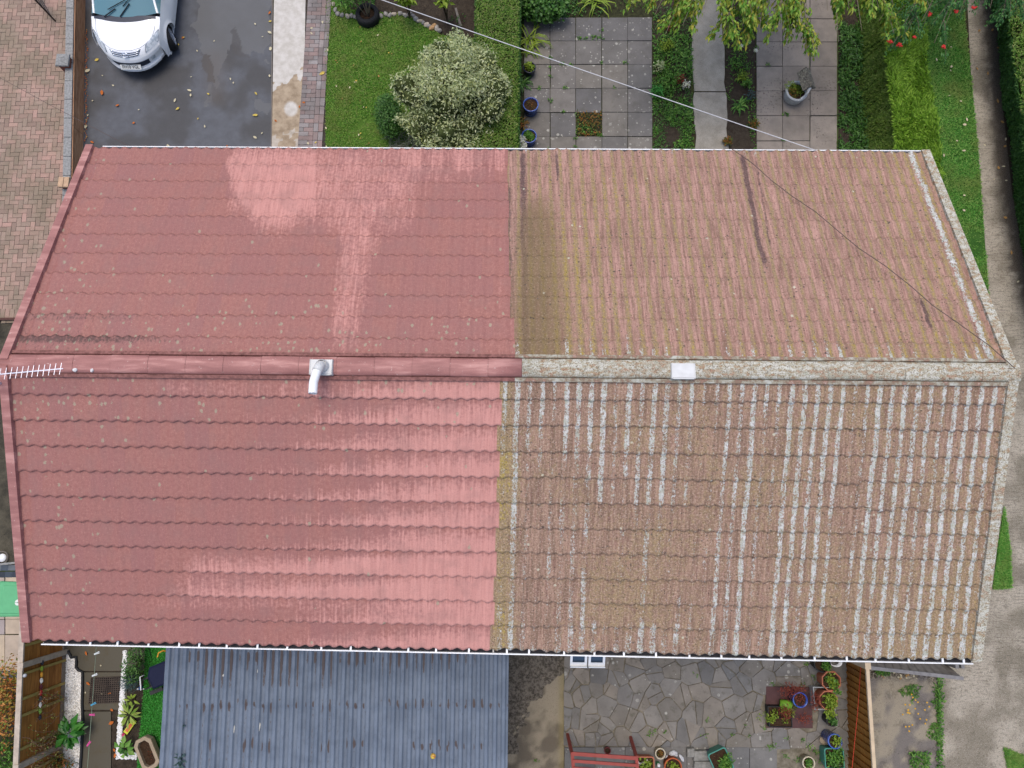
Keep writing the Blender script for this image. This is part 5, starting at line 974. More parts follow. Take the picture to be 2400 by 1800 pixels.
# ---------------------------------------------------------------- trees leaning in at the top
def hang_tree(name, label, base, tips, leafm, n_leaf, size, z0, sub=8, droop=.5, asp=.36, berries=None):
    t = thing(name, label, "tree", base); tk = MB(); bx = Vector(base); top = bx + Vector((0, -.4, z0 + .6)); tk.tube([bx, bx.lerp(top, .5) + Vector((.05, .05, 0)), top], [.13, .1, .07], 10); tk.build("trunk", BARK, t, True); cl = []; br = MB()
    for tip, zt in tips:
        e = at(tip[0], tip[1], zt); mid = top.lerp(e, .5) + Vector((random.uniform(-.15, .15), random.uniform(-.1, .1), .5)); pts = [top * (1 - f) ** 2 + mid * 2 * f * (1 - f) + e * f * f for f in np.linspace(0, 1, 12)]; br.tube(pts, [.035 * (1 - f) + .004 for f in np.linspace(0, 1, 12)], 5)
        for k in range(sub):
            f = random.uniform(.3, 1.0); s_ = pts[int(f * 11)]; d = (e - top).normalized() * random.uniform(.15, .5) + Vector((random.uniform(-.3, .3), random.uniform(-.22, .1), random.uniform(-.35, .05))); ee = s_ + d; br.tube([s_, s_ + d * .5 + Vector((0, 0, .04)), ee], [.007, .005, .003], 4)
            n = max(3, int(n_leaf / (len(tips) * sub))); F = rng.random(n) ** .7; P = np.array(s_) + np.array(d) * F[:, None] + rng.normal(size=(n, 3)) * .035; D = unit(np.array(d.normalized()) * .8 + np.array([0, -.35, -droop]) + rng.normal(size=(n, 3)) * .55); U = unit(np.array([0, .1, 1.0]) + rng.normal(size=(n, 3)) * .45); cl.append((P, D, U, size * (.6 + .7 * rng.random(n)), size * asp * np.ones(n)))
    br.build("branches", TWIG, t); leaves_obj("crown", cat(*cl), leafm, t, fold=.2); return t
tips = [((1560, 80), 2.6), ((1535, 35), 2.8), ((1600, 60), 2.8), ((1650, 20), 2.9), ((1690, 95), 2.6), ((1740, 60), 2.7), ((1780, 75), 2.6), ((1825, 62), 2.7), ((1870, 35), 2.7), ((1890, 118), 2.5), ((1965, 98), 2.6), ((2020, 72), 2.7), ((2095, 78), 2.5), ((1715, 20), 2.9), ((1940, 25), 2.8), ((2060, 20), 2.8), ((1480, 8), 2.9), ((1850, 80), 2.5), ((2180, 20), 2.7), ((1800, 10), 2.9), ((1990, 20), 2.9)]
hang_tree("cherry_tree", "weeping cherry tree with yellowing leaves hanging over the slab terrace", (5.0, 12.3, 0), tips, L_CHE, 25000, .1, 3.0, 20, asp=.46)
tips = [((2120, 85), 1.9), ((2090, 110), 1.9), ((2160, 50), 2.0), ((2215, 60), 1.9), ((2250, 30), 2.0), ((2140, 15), 2.0), ((2060, 50), 2.0), ((2320, 20), 2.0), ((2350, 55), 1.8), ((2190, 100), 1.8), ((2290, 0), 2.0), ((2380, 20), 1.9)]
rw = hang_tree("rowan_tree", "rowan tree with dark leaflets and red berry clusters over the verge", (9.6, 12.0, 0), tips, L_ROW, 17000, .065, 2.2, 18, .15, .4)
BER = plain("red_berry", C(206, 44, 34), .4, .5, .1)
for px, py in ((2108, 105), (2212, 109), (2283, 18), (2241, 27), (2086, 97), (2143, 87), (2178, 33)):
    q = at(px, py, 1.98); b = MB()
    for i in range(14 if py < 112 else 9): b.stone((q.x + random.gauss(0, .022), q.y + random.gauss(0, .017), q.z + random.uniform(-.012, .016)), .017, .017, .017, i)
    b.build("berry_cluster", BER, rw)
# plants peeping in at the top edge
shrub("leafy_shrub", "lime leaved shrub poking in at the top edge above the stone edging", "shrub", 950, -8, .7, [(0, 0, 0, .18, .16, .2)], 140, .13, L_LIM, asp=.5)
shrub("leafy_shrub", "yellow green shrub tip at the top edge between cable and hedge", "shrub", 1040, -5, .7, [(0, 0, 0, .16, .18, .2), (.05, .1, .1, .2, .1, .1)], 150, .12, L_LIM, asp=.45)
shrub("ivy_bush", "dark rounded leaved bush in the corner between hedge and slab patio", "bush", 1265, 22, .4, [(0, 0, 0, .42, .3, .25), (.3, .05, -.05, .4, .26, .25), (-.1, .3, 0, .4, .3, .25)], 1500, .085, L_DRK, asp=.8)

# ---------------------------------------------------------------- pots
SOILP = soil_mat("compost", (48, 36, 28), (84, 64, 48), 30)
def pot(name, label, cat_, px, py, rpx, h, mat, group=None, n=24, rimw=.02, plant=None, taper=.8, fill=.05, rot=0, z0=0, sx=1, sy=1, smooth=True):
    z = z0 + h; q = at(px, py, z); r_ = rpx * mpp(px, py, z); t = thing(name, label, cat_, (q.x, q.y, z0), group); b = MB(); ri = r_ - rimw
    b.lathe([(r_ * taper * .2, .004), (r_ * taper, .004), (r_ * .98, h * .86), (r_ * 1.0, h * .87), (r_, h - .004), (r_ - .006, h), (ri + .004, h), (ri, h - .006), (ri * .97, h - fill)], n, rot=rot, sx=sx, sy=sy); b.build("pot", mat, t, smooth and n > 10, True)
    s_ = MB(); s_.disc(ri * .975, h - fill + .003, n, rot=rot, sx=sx, sy=sy); s_.build("soil", SOILP, t, False, True)
    if plant: plant(t, ri, h - fill)
    return t
def bushy(mat, n, size, rr=.9, hh=.14, asp=.5, dx=0, dy=0):
    def f(t, ri, z):
        L = [((dx + random.uniform(-.35, .35) * ri, dy + random.uniform(-.35, .35) * ri, z + hh * .4), (ri * rr * random.uniform(.6, .8), ri * rr * random.uniform(.6, .8), hh)) for _ in range(4)]
        leaves_obj("foliage", blobs(L, n, size, shell=.3, asp=asp), mat, t, local=True)
    return f
def both(*fs):
    def f(*a):
        for g in fs: g(*a)
    return f
BLUE = M("blue_glaze", .2, .6); o = BLUE.obj(); BLUE.color(BLUE.mix(BLUE.ss(BLUE.noise(BLUE.map(o, (1, 1, 2)), 9, 4), .4, .65), C(36, 66, 160), C(84, 120, 200))); BLUE = BLUE.m
NAVY = plain("navy_glaze", C(24, 32, 62), .3, .5, .2); TERR = plain("terracotta", C(186, 116, 90), .85, .2, .1, 12); TEAL = plain("teal_plastic", C(66, 140, 124), .5, .4, .08); BPL = plain("black_plastic", C(36, 38, 40), .6, .4, .15); CRM = plain("cream_pot", C(206, 196, 172), .7, .3, .08)
gp = "glazed pots beside the clipped hedge"
pot("plant_pot", "dark navy glazed pot with a lime green plant beside the hedge", "pot", 1241, 157, 15, .26, NAVY, gp, plant=bushy(L_LIM, 260, .045, 1.0, .14))
pot("plant_pot", "blue glazed pot holding mostly bare soil beside the slab patio", "pot", 1244, 244, 18.5, .32, BLUE, gp, plant=bushy(L_RST, 60, .03, .8, .03))
pot("plant_pot", "blue rimmed pot filled with low green leaves next to white flowers", "pot", 1240, 318, 18, .3, BLUE, gp, plant=bushy(L_MID, 420, .04, 1.0, .06))
shrub("flowering_shrub", "white flowered variegated shrub beside the nearest blue pot at the eaves", "shrub", 1218, 338, .35, [(0, 0, 0, .13, .2, .2)], 420, .05, L_WHT, asp=.6)
gf = "pots along the amber plank fence"
pot("plant_pot", "black plastic pot with a feathery plant tucked under the eaves", "pot", 1928, 1556, 20, .3, BPL, gf, plant=bushy(L_MID, 160, .06, .8, .12, .25, .06, -.03))
tag(MB().lathe([(.09, 0), (.1, .12), (.094, .12), (.085, .01)], 16, tuple(at(1954, 1550, .15)), 1.1, .8).build("wire_basket", WHITE, None, True), "small white basket under the eaves beside the amber fence", "basket")
pot("plant_pot", "octagonal terracotta planter of yellow green plants, upper of the two", "planter", 1949, 1597, 24, .36, TERR, gf, 8, .022, both(bushy(L_LIM, 260, .045, .9, .08), bushy(L_MID, 120, .05, .8, .08)), .8, .06, R(22))
pot("plant_pot", "octagonal terracotta planter with trailing lime foliage, lower of the two", "planter", 1942, 1642, 23, .36, TERR, gf, 8, .022, both(bushy(L_LIM, 300, .05, 1.0, .12, .5, .05, 0), bushy(L_LIM, 200, .05, .9, .1, .5, .04, -.22), bushy(L_MID, 70, .05, .7, .1, .5, .17, .12)), .8, .06, R(22))
b = MB(); q0 = at(1930, 1637, .3)
for r_, z_ in ((0, 0),): b.lathe([(.24, .02), (.27, .28), (.285, .3), (.27, .31), (.255, .29), (.23, .03), (.01, .02)], 4, (q0.x + .02, q0.y, 0), 1.0, 1.0, R(45))
TRNS = plain("clear_plastic", C(186, 190, 190), .3, .5, .05); tag(b.build("plastic_box", TRNS, None), "translucent grey plastic box behind the lower octagonal planter", "box")
pot("plant_pot", "black pot with a small dark leafy plant standing on the patio slabs", "pot", 1950, 1690, 13, .3, BPL, gf, plant=bushy(L_DRK, 260, .045, 1.1, .14))
pot("plant_pot", "tall blue glazed pot with a sparse green plant against the fence", "pot", 1958, 1738, 17, .42, BLUE, gf, plant=bushy(L_LIM, 130, .05, .9, .14, .45, .02, .02))
def sqpot(name, label, px, py, wpx, hpx, h, mat, group, plant, rot=0, cat_="planter", rim=.018, z0=0):
    q = at(px, py, h); m_ = mpp(px, py, h); a, b_ = wpx * m_ / 2, hpx * m_ / 2; t = thing(name, label, cat_, (q.x, q.y, z0), group); t.rotation_euler = (0, 0, rot); mb = MB()
    def ring(s, z, e=0.0):
        c = .22 * min(a, b_); P = []
        for sx_, sy_, a0 in ((1, 1, 0), (-1, 1, 90), (-1, -1, 180), (1, -1, 270)):
            for k in range(4): t_ = R(a0 + 30 * k); P.append((sx_ * (a * s - c) + c * math.cos(t_) - e * sx_, sy_ * (b_ * s - c) + c * math.sin(t_) - e * sy_, z))
        return P
    R_ = [ring(.8, .004), ring(.97, h * .85), ring(1, h * .86), ring(1, h), ring(1, h, rim), ring(.98, h - .05, rim)]; vs = sum(R_, []); mb.add(vs, [(i * 16 + k, i * 16 + (k + 1) % 16, (i + 1) * 16 + (k + 1) % 16, (i + 1) * 16 + k) for i in range(5) for k in range(16)]); mb.build("planter", mat, t, False, True)
    s_ = MB(); s_.add(ring(.98, h - .045, rim), [tuple(range(16))]); s_.build("soil", SOILP, t, False, True)
    if plant: plant(t, min(a, b_), h - .05)
    return t
sqpot("square_planter", "square teal plastic planter full of green plants by the fence", 1956, 1778, 46, 46, .34, TEAL, gf, both(bushy(L_MID, 300, .06, 1.1, .12), bushy(L_DRK, 120, .06, 1, .1)))
pot("plant_pot", "round cream pot of green seedlings at the bottom right of the patio", "pot", 1896, 1789, 15, .24, CRM, None, plant=bushy(L_MID, 120, .04, .9, .06))
gs = "pots standing on the slab row"
pot("plant_pot", "small dark red pot standing near the red slatted stand", "pot", 1424, 1760, 8, .14, plain("dark_red_glaze", C(110, 34, 36), .4, .5, .15), gs, 16, .014)
pot("plant_pot", "round cream pot of moss beside the white stones", "pot", 1548, 1767, 12.5, .22, CRM, gs, plant=bushy(L_RST, 160, .025, 1.1, .02))
pot("plant_pot", "large orange terracotta pot with yellow green seedlings at the frame edge", "pot", 1578, 1799, 21, .28, plain("orange_terracotta", C(190, 102, 64), .85, .2, .1, 12), gs, plant=bushy(L_LIM, 70, .06, .7, .08))
sqpot("square_planter", "rectangular terracotta planter with pale succulents by the red stand", 1512, 1797, 44, 44, .26, TERR, gs, both(bushy(L_LIM, 60, .07, .9, .08), bushy(L_WHT, 30, .05, .5, .06, .6, -.02, .06)))
sqpot("square_planter", "angled teal planter with a bright green ferny plant and bare compost", 1690, 1785, 46, 52, .36, TEAL, gs, both(bushy(L_MID, 520, .07, .95, .1, .22, .06, -.08)), R(24))
sqpot("square_planter", "green squat planter standing beside the angled teal planter's corner", 1664, 1765, 12, 12, .16, plain("grey_tub", C(70, 74, 96), .5, .4), gs, None, R(10))
# maroon slab group
gm = "containers on the maroon slab"
pot("plant_pot", "blue and white rimmed pot holding a red leaved acer on the maroon slab", "pot", 1876, 1641, 17.5, .34, BLUE, gm, plant=lambda t, ri, z: (leaves_obj("foliage", blobs([((-.22, .16, z + .1), (.2, .16, .1)), ((.28, -.02, z + .05), (.12, .2, .08)), ((.08, -.34, z), (.14, .12, .08)), ((-.26, -.24, z), (.14, .16, .08)), ((-.05, .22, z + .1), (.18, .1, .08)), ((0, 0, z + .03), (.1, .1, .04))], 900, .05, shell=.2, asp=.22), L_RED, t, local=True), stems((0, 0), z + .12, 6, .24, .006).build("stem", BARK, t, local=True)), z0=.05)
for nm, (x0_, x1_, y0_, y1_), lb, cmat in (("seed_tray", (1800, 1857, 1656, 1683), "black tray of compost with pale leafy seedlings, upper on the maroon slab", L_LIM), ("seed_tray", (1803, 1857, 1682, 1705), "black tray of bare compost, lower on the maroon slab", L_LIM)):
    z = .2; q = at((x0_ + x1_) / 2, (y0_ + y1_) / 2, z); a = (at(x1_, y0_, z).x - at(x0_, y0_, z).x) / 2; b_ = (at(x0_, y0_, z).y - at(x0_, y1_, z).y) / 2; t = thing(nm, lb, "tray", (q.x, q.y, .05), gm); b = MB(); w_ = .012
    b.box(-a, a, -b_, -b_ + w_, 0, .15); b.box(-a, a, b_ - w_, b_, 0, .15); b.box(-a, -a + w_, -b_ + w_, b_ - w_, 0, .15); b.box(a - w_, a, -b_ + w_, b_ - w_, 0, .15); b.build("tray", BPL, t, False, True); b = MB(); b.box(-a + w_, a - w_, -b_ + w_, b_ - w_, 0, .115); b.build("soil", SOILP, t, False, True)
    if y0_ < 1670: leaves_obj("foliage", cat(cloud((-.12, -.02, .2), (.06, .08, .06), 50, .045), cloud((.08, .03, .2), (.06, .07, .06), 70, .045), cloud((.2, 0, .2), (.05, .05, .05), 30, .04)), L_LIM, t, local=True)
    else: leaves_obj("foliage", cat(cloud((-.2, .06, .2), (.08, .06, .05), 60, .045), cloud((.06, .05, .2), (.06, .05, .05), 30, .04), cloud((-.34, .1, .2), (.12, .1, .05), 50, .03)), L_LIM, t, local=True)
q = at(1843, 1648, .1); t = thing("tipped_pot", "lime green pot lying on its side on the maroon slab", "pot", (q.x, q.y, .05), gm); b = MB(); b.lathe([(.01, 0), (.07, 0), (.095, .2), (.085, .2), (.06, .01)], 18); mt = Matrix.Translation((-.14, .01, .1)) @ Matrix.Rotation(R(80), 4, 'Y') @ Matrix.Rotation(R(10), 4, 'X'); b.v = [tuple(mt @ Vector(v)) for v in b.v]; b.build("pot", plain("lime_plastic", C(120, 170, 50), .5, .4), t, True, True); leaves_obj("foliage", cloud((.12, -.03, .1), (.07, .1, .06), 60, .05), L_LIM, t, local=True)

# red slatted stand
RDW = plain("red_paint", C(158, 74, 66), .6, .3, .12, 9); RDD = RDW; HT = 1.05
tq = at(1340, 1768, HT); st = thing("slatted_stand", "red painted slatted stand with two tall posts at the patio's lower edge", "stand", (tq.x, tq.y, 0))
for a_, c_ in (((1330, 1722), (1341, 1768)), ((1478, 1729), (1492, 1776))): p, q = at(*a_, .04), at(*c_, HT); b = MB(); b.bar(p, q, .05, .06, (0, 1, 0)); b.build("post", RDD, st)
A, B = at(1341, 1766, HT), at(1492, 1777, HT)
for k in range(8): d = Vector((.01 * k, -.118 * k, 0)); b = MB(); b.bar(A + d, B + d, .05 if k else .06, .03); b.build("slat", RDW, st)
for p in (A, B): b = MB(); b.bar(p + Vector((0, .02, -.035)), p + Vector((.08, -.9, -.035)), .055, .035); b.build("side_rail", RDW, st); b = MB(); b.bar((p.x + .07, p.y - .85, .0), (p.x + .07, p.y - .85, HT - .06), .05, .05); b.build("post", RDD, st)

# stones, blocks near the pots
STW = plain("white_stone", C(204, 206, 210), .8, .2, .12, 18); STG = plain("grey_stone", C(140, 138, 132), .95, .1, .3, 16)
for i, (px, py, a, b_, ro, lb) in enumerate([(1578, 1766, .08, .05, .1, "broad white stone in front of the orange terracotta pot"), (1597, 1776, .08, .035, -1.0, "long white stone to the right of the orange pot"), (1562, 1778, .07, .03, 1.4, "narrow white stone between the cream and orange pots"), (1585, 1770, .03, .025, .3, "smallest white stone between two larger white stones")]):
    q = at(px, py, .08); tag(MB().stone((q.x, q.y, .075), a, b_, .04, i, ro).build("white_stone", STW, None), lb, "stone", "white stones round the orange pot")
for i, (px, py, w_, d_, lb) in enumerate([(1643, 1770, .15, .09, "rectangular grey stone block standing between the pots on the slab row"), (1618, 1763, .07, .08, "rough pale grey lump of stone left of the stone block"), (1655, 1792, .24, .07, "wide flat grey stone below the rectangular block")]):
    q = at(px, py, .1); b = MB(); b.prism([(q.x - w_, q.y - d_), (q.x + w_ * .95, q.y - d_ * .9), (q.x + w_, q.y + d_), (q.x - w_ * .9, q.y + d_ * .92)], .046, .15, .02); tag(b.build("stone_block", STG, None), lb, "stone", "grey stones on the slab row")
q = at(1542, 1790, .1); gn = thing("garden_gnome", "small green and white figurine standing beside the orange pot", "figurine", (q.x, q.y, .045)); b = MB(); b.lathe([(.03, 0), (.04, .04), (.03, .1), (.001, .11)], 12); b.build("base", plain("green_paint", C(60, 130, 90), .5), gn, True, True); b = MB(); b.lathe([(.026, .1), (.034, .13), (.02, .17), (.001, .18)], 12); b.build("top", WHITE, gn, True, True)
q = at(1930, 1737, .08); tag(MB().stone((q.x, q.y, .09), .09, .06, .05, 4, -.6).build("pale_rock", plain("tan_rock", C(176, 158, 134), .9, .1, .15, 12), None), "pale tan rock beside the tall blue pot", "rock")

# ---------------------------------------------------------------- wishing well planter
WS = plain("well_stone", C(190, 192, 192), .9, .15, .2, 22); WG = plain("well_grey", C(206, 210, 214), .7, .3, .15, 14); WR = M("well_roof_stone", .95, .1); o = WR.obj(); n = WR.noise(o, 26, 5, .75); WR.color(WR.ramp(n, [(.34, C(76, 74, 70)), (.5, C(132, 126, 116)), (.6, C(160, 154, 134)), (.72, C(206, 204, 196))])); WR.bump(n, 1, .03); WR = WR.m
q = at(1866, 216, .26); wl = thing("wishing_well", "grey stone wishing well planter with a lichened roof on the terrace slabs", "planter", (q.x, q.y, .035)); rw_ = .235; b = MB(); b.lathe([(.15, .0), (.19, .01), (.21, .12), (rw_, .24), (rw_ + .01, .27), (rw_ - .02, .285), (rw_ - .045, .27), (rw_ - .05, .22)], 22); b.build("bowl", WS, wl, True, True); b = MB(); b.disc(rw_ - .045, .23, 20); b.build("soil", SOILP, wl, False, True)
leaves_obj("foliage", cat(cloud((-.13, .09, .28), (.12, .12, .09), 220, .05, asp=.3), cloud((.02, .02, .25), (.13, .13, .05), 120, .045)), L_LIM, wl, local=True); leaves_obj("rusty_foliage", cloud((-.08, -.03, .27), (.12, .12, .05), 150, .045), L_RST, wl, local=True)
ra = R(14); dx_ = Vector((math.cos(ra), math.sin(ra), 0)); dy_ = Vector((-math.sin(ra), math.cos(ra), 0)); hc = Vector((.13, .12, 0))
for s_ in (-1, 1):
    b = MB(); p = Vector((.05 + .1 * s_ * .3, .0, .27)) + dy_ * (s_ * .19) + Vector((.03, 0, 0)); e = hc + dy_ * (s_ * .2) + Vector((0, 0, .52)); b.tube([p, p.lerp(e, .5) + dx_ * .02, e], [.038, .032, .034], 10); b.build("arm", WG, wl, True, True)
rc_ = hc + Vector((.0, .03, 0)); b = MB(); A0 = [rc_ + dx_ * u + dy_ * v + Vector((0, 0, z)) for u, v, z in ((-.15, -.24, .46), (.15, -.24, .46), (.15, .2, .46), (-.15, .2, .46), (0, -.24, .62), (0, .2, .62), (-.13, -.24, .44), (.13, -.24, .44), (.13, .2, .44), (-.13, .2, .44))]
b.add(A0, [(0, 4, 5, 3), (1, 2, 5, 4), (0, 1, 4), (3, 5, 2), (0, 3, 9, 6), (1, 7, 8, 2), (6, 9, 8, 7), (0, 6, 7, 1), (2, 8, 9, 3)]); rfo = b.build("roof", WR, wl, False, True)

# ---------------------------------------------------------------- tyre planter and stone edging
q = at(860, 30, .2); tp = thing("tyre_planter", "black car tyre planter with leggy green plant at the top of the lawn", "planter", (q.x, q.y, 0)); rt = 28 * mpp(860, 30, .2); b = MB(); b.lathe([(rt * .62, .0), (rt * .9, .0), (rt, .05), (rt, .17), (rt * .9, .22), (rt * .66, .22), (rt * .6, .18)], 30); b.build("tyre", RUB, tp, True, True); b = MB(); b.disc(rt * .64, .14, 20); b.build("soil", SOILP, tp, False, True); stems((0, 0), .75, 9, .26, .012).build("stem", TWIG, tp, local=True); leaves_obj("foliage", cat(cloud((-.05, .2, .75), (.35, .28, .25), 420, .07, asp=.5), cloud((-.42, .12, .5), (.3, .22, .2), 340, .06, asp=.5)), L_MID, tp, local=True)
sm = [plain("edge_stone_%d" % i, C(*c), .9, .15, .15, 16) for i, c in enumerate([(168, 162, 154), (150, 146, 142), (188, 176, 160), (132, 130, 130), (186, 150, 110)])]; pts_ = [(782, 10), (786, 24), (792, 33), (802, 36), (815, 38), (824, 37), (833, 40), (842, 42), (893, 38), (904, 33), (914, 36), (924, 34), (938, 32), (950, 36), (960, 33), (969, 38), (975, 45), (984, 50), (992, 54), (1000, 58), (1005, 62), (1012, 66), (1018, 60), (1024, 66), (1030, 72)]
for i, (px, py) in enumerate(pts_):
    p = at(px, py, .04); tag(MB().stone((p.x, p.y, .045), random.uniform(.045, .08), random.uniform(.04, .06), .05, i, random.uniform(0, 3)).build("edging_stone", sm[4] if px in (1012, 1018) else sm[random.randrange(4)], None), "rounded stone in the row edging the soil bed at the top of the lawn", "stone", "stones edging the soil bed")
b = MB(); b.bar(at(1068, 20, .02), at(1080, 62, .02), .05, .05); tag(b.build("timber_edging", WOODB if False else GD, None), "dark timber edging strip in the soil bed beside the hedge", "edging")
# ---------------------------------------------------------------- back garden, left
PEB = M("white_pebble", .85, .2); c = PEB.ramp(PEB.rnd(), [(0, C(206, 202, 194, .95)), (.3, C(232, 228, 220, .95)), (.8, C(246, 244, 238, .95)), (1, C(180, 174, 166, .95))]); PEB.color(c); PEB = PEB.m
def pebbles(name, polypx, n, sz, mat, label, z=.03, base=None, hh=.6):
    poly = pxpoly(polypx, z); xs = [p[0] for p in poly]; ys = [p[1] for p in poly]; X, Y = rng.uniform(min(xs), max(xs), n * 3), rng.uniform(min(ys), max(ys), n * 3); k = inpoly(X, Y, poly); X, Y = X[k][:n], Y[k][:n]; n = len(X); R_ = sz * (.6 + .8 * rng.random(n)); a0 = rng.random(n) * 6.28; V = []
    for f_, h_ in ((1.0, -.3), (.95, .25), (.5, .6)):
        for j in range(6): a = a0 + j * math.pi / 3; V.append(np.stack([X + R_ * f_ * np.cos(a), Y + R_ * f_ * .8 * np.sin(a), z + R_ * h_ * hh / .6 + rng.random(n) * .0], 1))
    V = np.stack(V, 1).reshape(-1, 3); b = np.arange(n)[:, None] * 18; F = []
    for i in range(2):
        for j in range(6): F.append(b + np.array([[i * 6 + j, i * 6 + (j + 1) % 6, (i + 1) * 6 + (j + 1) % 6, (i + 1) * 6 + j]]))
    F.append(b + np.array([[12, 13, 14, 15]])); F.append(b + np.array([[12, 15, 16, 17]])); o = npmesh(name, V, np.concatenate(F), mat); tag(o, label, "pebbles", kind="stuff"); return o
pb = [(152, 1533), (160, 1528), (166, 1541), (178, 1541), (178, 1566), (192, 1576), (191, 1640), (192, 1700), (191, 1760), (186, 1810), (186, 2000), (136, 2000), (138, 1800), (143, 1690), (147, 1600)]
struct(grid_sheet("pebble_base", pb, .028, plain("pebble_sand", C(206, 202, 194), .95, .1, .2, 40), .05)); pebbles("pebble_bed", pb, 5200, .021, PEB, "bed of white pebbles between the orange fence and the dark path", .034)
ep = [(159, 1525), (163, 1533), (167, 1541), (178, 1540), (179, 1553), (178, 1564), (184, 1571), (193, 1575), (193, 1610), (192, 1650), (194, 1690), (192, 1730), (190, 1770), (187, 1810), (185, 1900)]
tag(MB().tube([at(x, y, .05) for x, y in ep], .026, 8).build("bed_edging", BPL, None, True), "black wavy plastic edging along the white pebble bed", "edging")
WP = M("bright_pebble", .8, .2); c = WP.ramp(WP.rnd(), [(0, C(200, 200, 198)), (.3, C(238, 238, 236)), (1, C(244, 244, 244))]); WP.color(c); WP = WP.m
wl_ = [(290, 1524), (298, 1526), (296, 1560), (292, 1620), (288, 1680), (285, 1740), (284, 1764), (320, 1764), (320, 1779), (273, 1778), (277, 1700), (284, 1600)]
struct(grid_sheet("pebble_base", wl_, .032, plain("pebble_sand_pale", C(190, 190, 186), .95, .1, .2, 40), .03)); pebbles("pebble_edging", wl_, 1500, .021, WP, "bright white pebbles edging the narrow planting bed in an L shape", .045)
mg = M("rubber_mat", .8, .2); o = mg.obj(); n = mg.noise(o, 8, 4); mg.color(mg.ramp(n, [(.3, C(56, 48, 44)), (.7, C(82, 72, 64))]))
P = [at(x, y, .045) for x, y in ((208, 1649), (280, 1646), (283, 1586), (214, 1589))]; mt_ = thing("doormat", "dark brown rubber grid mat lying on the wet back path", "mat", tuple(P[0])); b = MB()
for i in range(15): f = i / 14; b.bar(P[0].lerp(P[1], f), P[3].lerp(P[2], f), .016, .014)
for i in range(13): f = i / 12; b.bar(P[0].lerp(P[3], f), P[1].lerp(P[2], f), .016, .012)
b.build("grid", mg.m, mt_); b = MB(); b.prism([(p.x, p.y) for p in P], .031, .036); b.build("backing", plain("mat_back", C(44, 40, 38), .95), mt_)
# clothes line with pegs
ln = [at(226, 1512, 2.3), at(217, 1640, 2.1), at(205, 1800, 1.9), at(200, 1880, 1.85)]; tag(MB().tube(ln, .0035, 5).build("clothes_line", plain("line_green", C(150, 166, 140), .6), None, True), "thin pale clothes line hanging over the wet back path", "clothes line")
PK = {"white": plain("peg_white", C(226, 232, 232), .5), "blue": plain("peg_blue", C(60, 160, 196), .5), "pink": plain("peg_pink", C(222, 70, 150), .5)}
for px, py, cn, an, lb in ((227, 1531, "white", .4, "white peg on the clothes line nearest the gutter"), (222, 1582, "white", .4, "white peg on the clothes line over the doormat"), (219, 1650, "blue", .5, "turquoise blue peg on the clothes line"), (216, 1675, "pink", 0, "pink peg lying flat on the clothes line below the blue one"), (208, 1743, "pink", 1.0, "tilted pink peg on the clothes line nearest the bottom")):
    zz = 2.3 - (py - 1512) / 288 * .4; p = at(px, py, zz); pg = thing("clothes_peg", lb, "peg", tuple(p), "pegs on the clothes line"); d = Vector((math.cos(an), math.sin(an), 0)); s_ = Vector((-d.y, d.x, 0)) * .007
    for k in (-1, 1): b = MB(); b.bar(d * -.045 + s_ * k * .7, d * .045 + s_ * k * 1.5, .01, .012); b.build("peg_arm", PK[cn], pg, local=True)
# hose reel
HRB = plain("navy_plastic", C(24, 30, 58), .7, .2, .12); q = at(365, 1585, .3); hr = thing("hose_reel", "dark blue hose reel box with white handle on the artificial grass", "hose reel", (q.x, q.y, .03)); hr.rotation_euler = (0, 0, R(22))
b = MB(); b.prism([(-.04, -.2), (.3, -.2), (.34, 0), (.3, .2), (.0, .2), (-.08, .05)], .06, .42, .04); b.build("case", HRB, hr, False, True); b = MB(); b.lathe([(.02, -.1), (.17, -.1), (.17, -.08), (.07, -.07), (.07, .07), (.17, .08), (.17, .1), (.02, .1)], 20); b.v = [(v[0] - .12, v[2] - .06, v[1] + .2) for v in b.v]; b.build("reel", BPL, hr, False, True)
b = MB(); b.tube([(-.2, -.13, .4), (-.22, -.13, .47), (-.17, .1, .47), (-.13, .1, .4)], .011, 6); b.build("handle", WHITE, hr, True, True); b = MB(); b.box(-.3, -.05, -.3, -.23, .03, .07); b.build("foot", BPL, hr, False, True)
for y in (-.2, .2): b = MB(); b.lathe([(.01, -.02), (.06, -.02), (.06, .02), (.01, .02)], 14); b.v = [(v[0] + .25, y + v[2], v[1] + .06) for v in b.v]; b.build("wheel", BPL, hr, False, True)
OR = plain("orange_hose", C(214, 150, 40), .5); p = [at(369, 1540, .5), at(372, 1530, .52), at(382, 1525, .5), at(396, 1528, .4)]; tag(MB().tube(p, .014, 7).build("garden_hose", OR, None, True), "orange hose looping from the hose reel to under the metal roof", "hose")
p = [at(347, 1512, .9), at(352, 1528, .6), at(355, 1542, .42)]; tag(MB().tube(p, .008, 6).build("black_cable", BLK, None, True), "thin black cable dropping from the gutter to the hose reel", "cable")
q = at(329, 1612, .1); bo = thing("spray_bottle", "small blue and white bottle standing by the hose reel foot", "bottle", (q.x, q.y, .03)); b = MB(); b.lathe([(.01, 0), (.03, .005), (.03, .12), (.012, .14)], 12); b.build("bottle", plain("bottle_blue", C(60, 120, 206), .4, .5), bo, True, True); b = MB(); b.lathe([(.014, .14), (.014, .17), (.001, .17)], 10); b.build("cap", WHITE, bo, True, True)
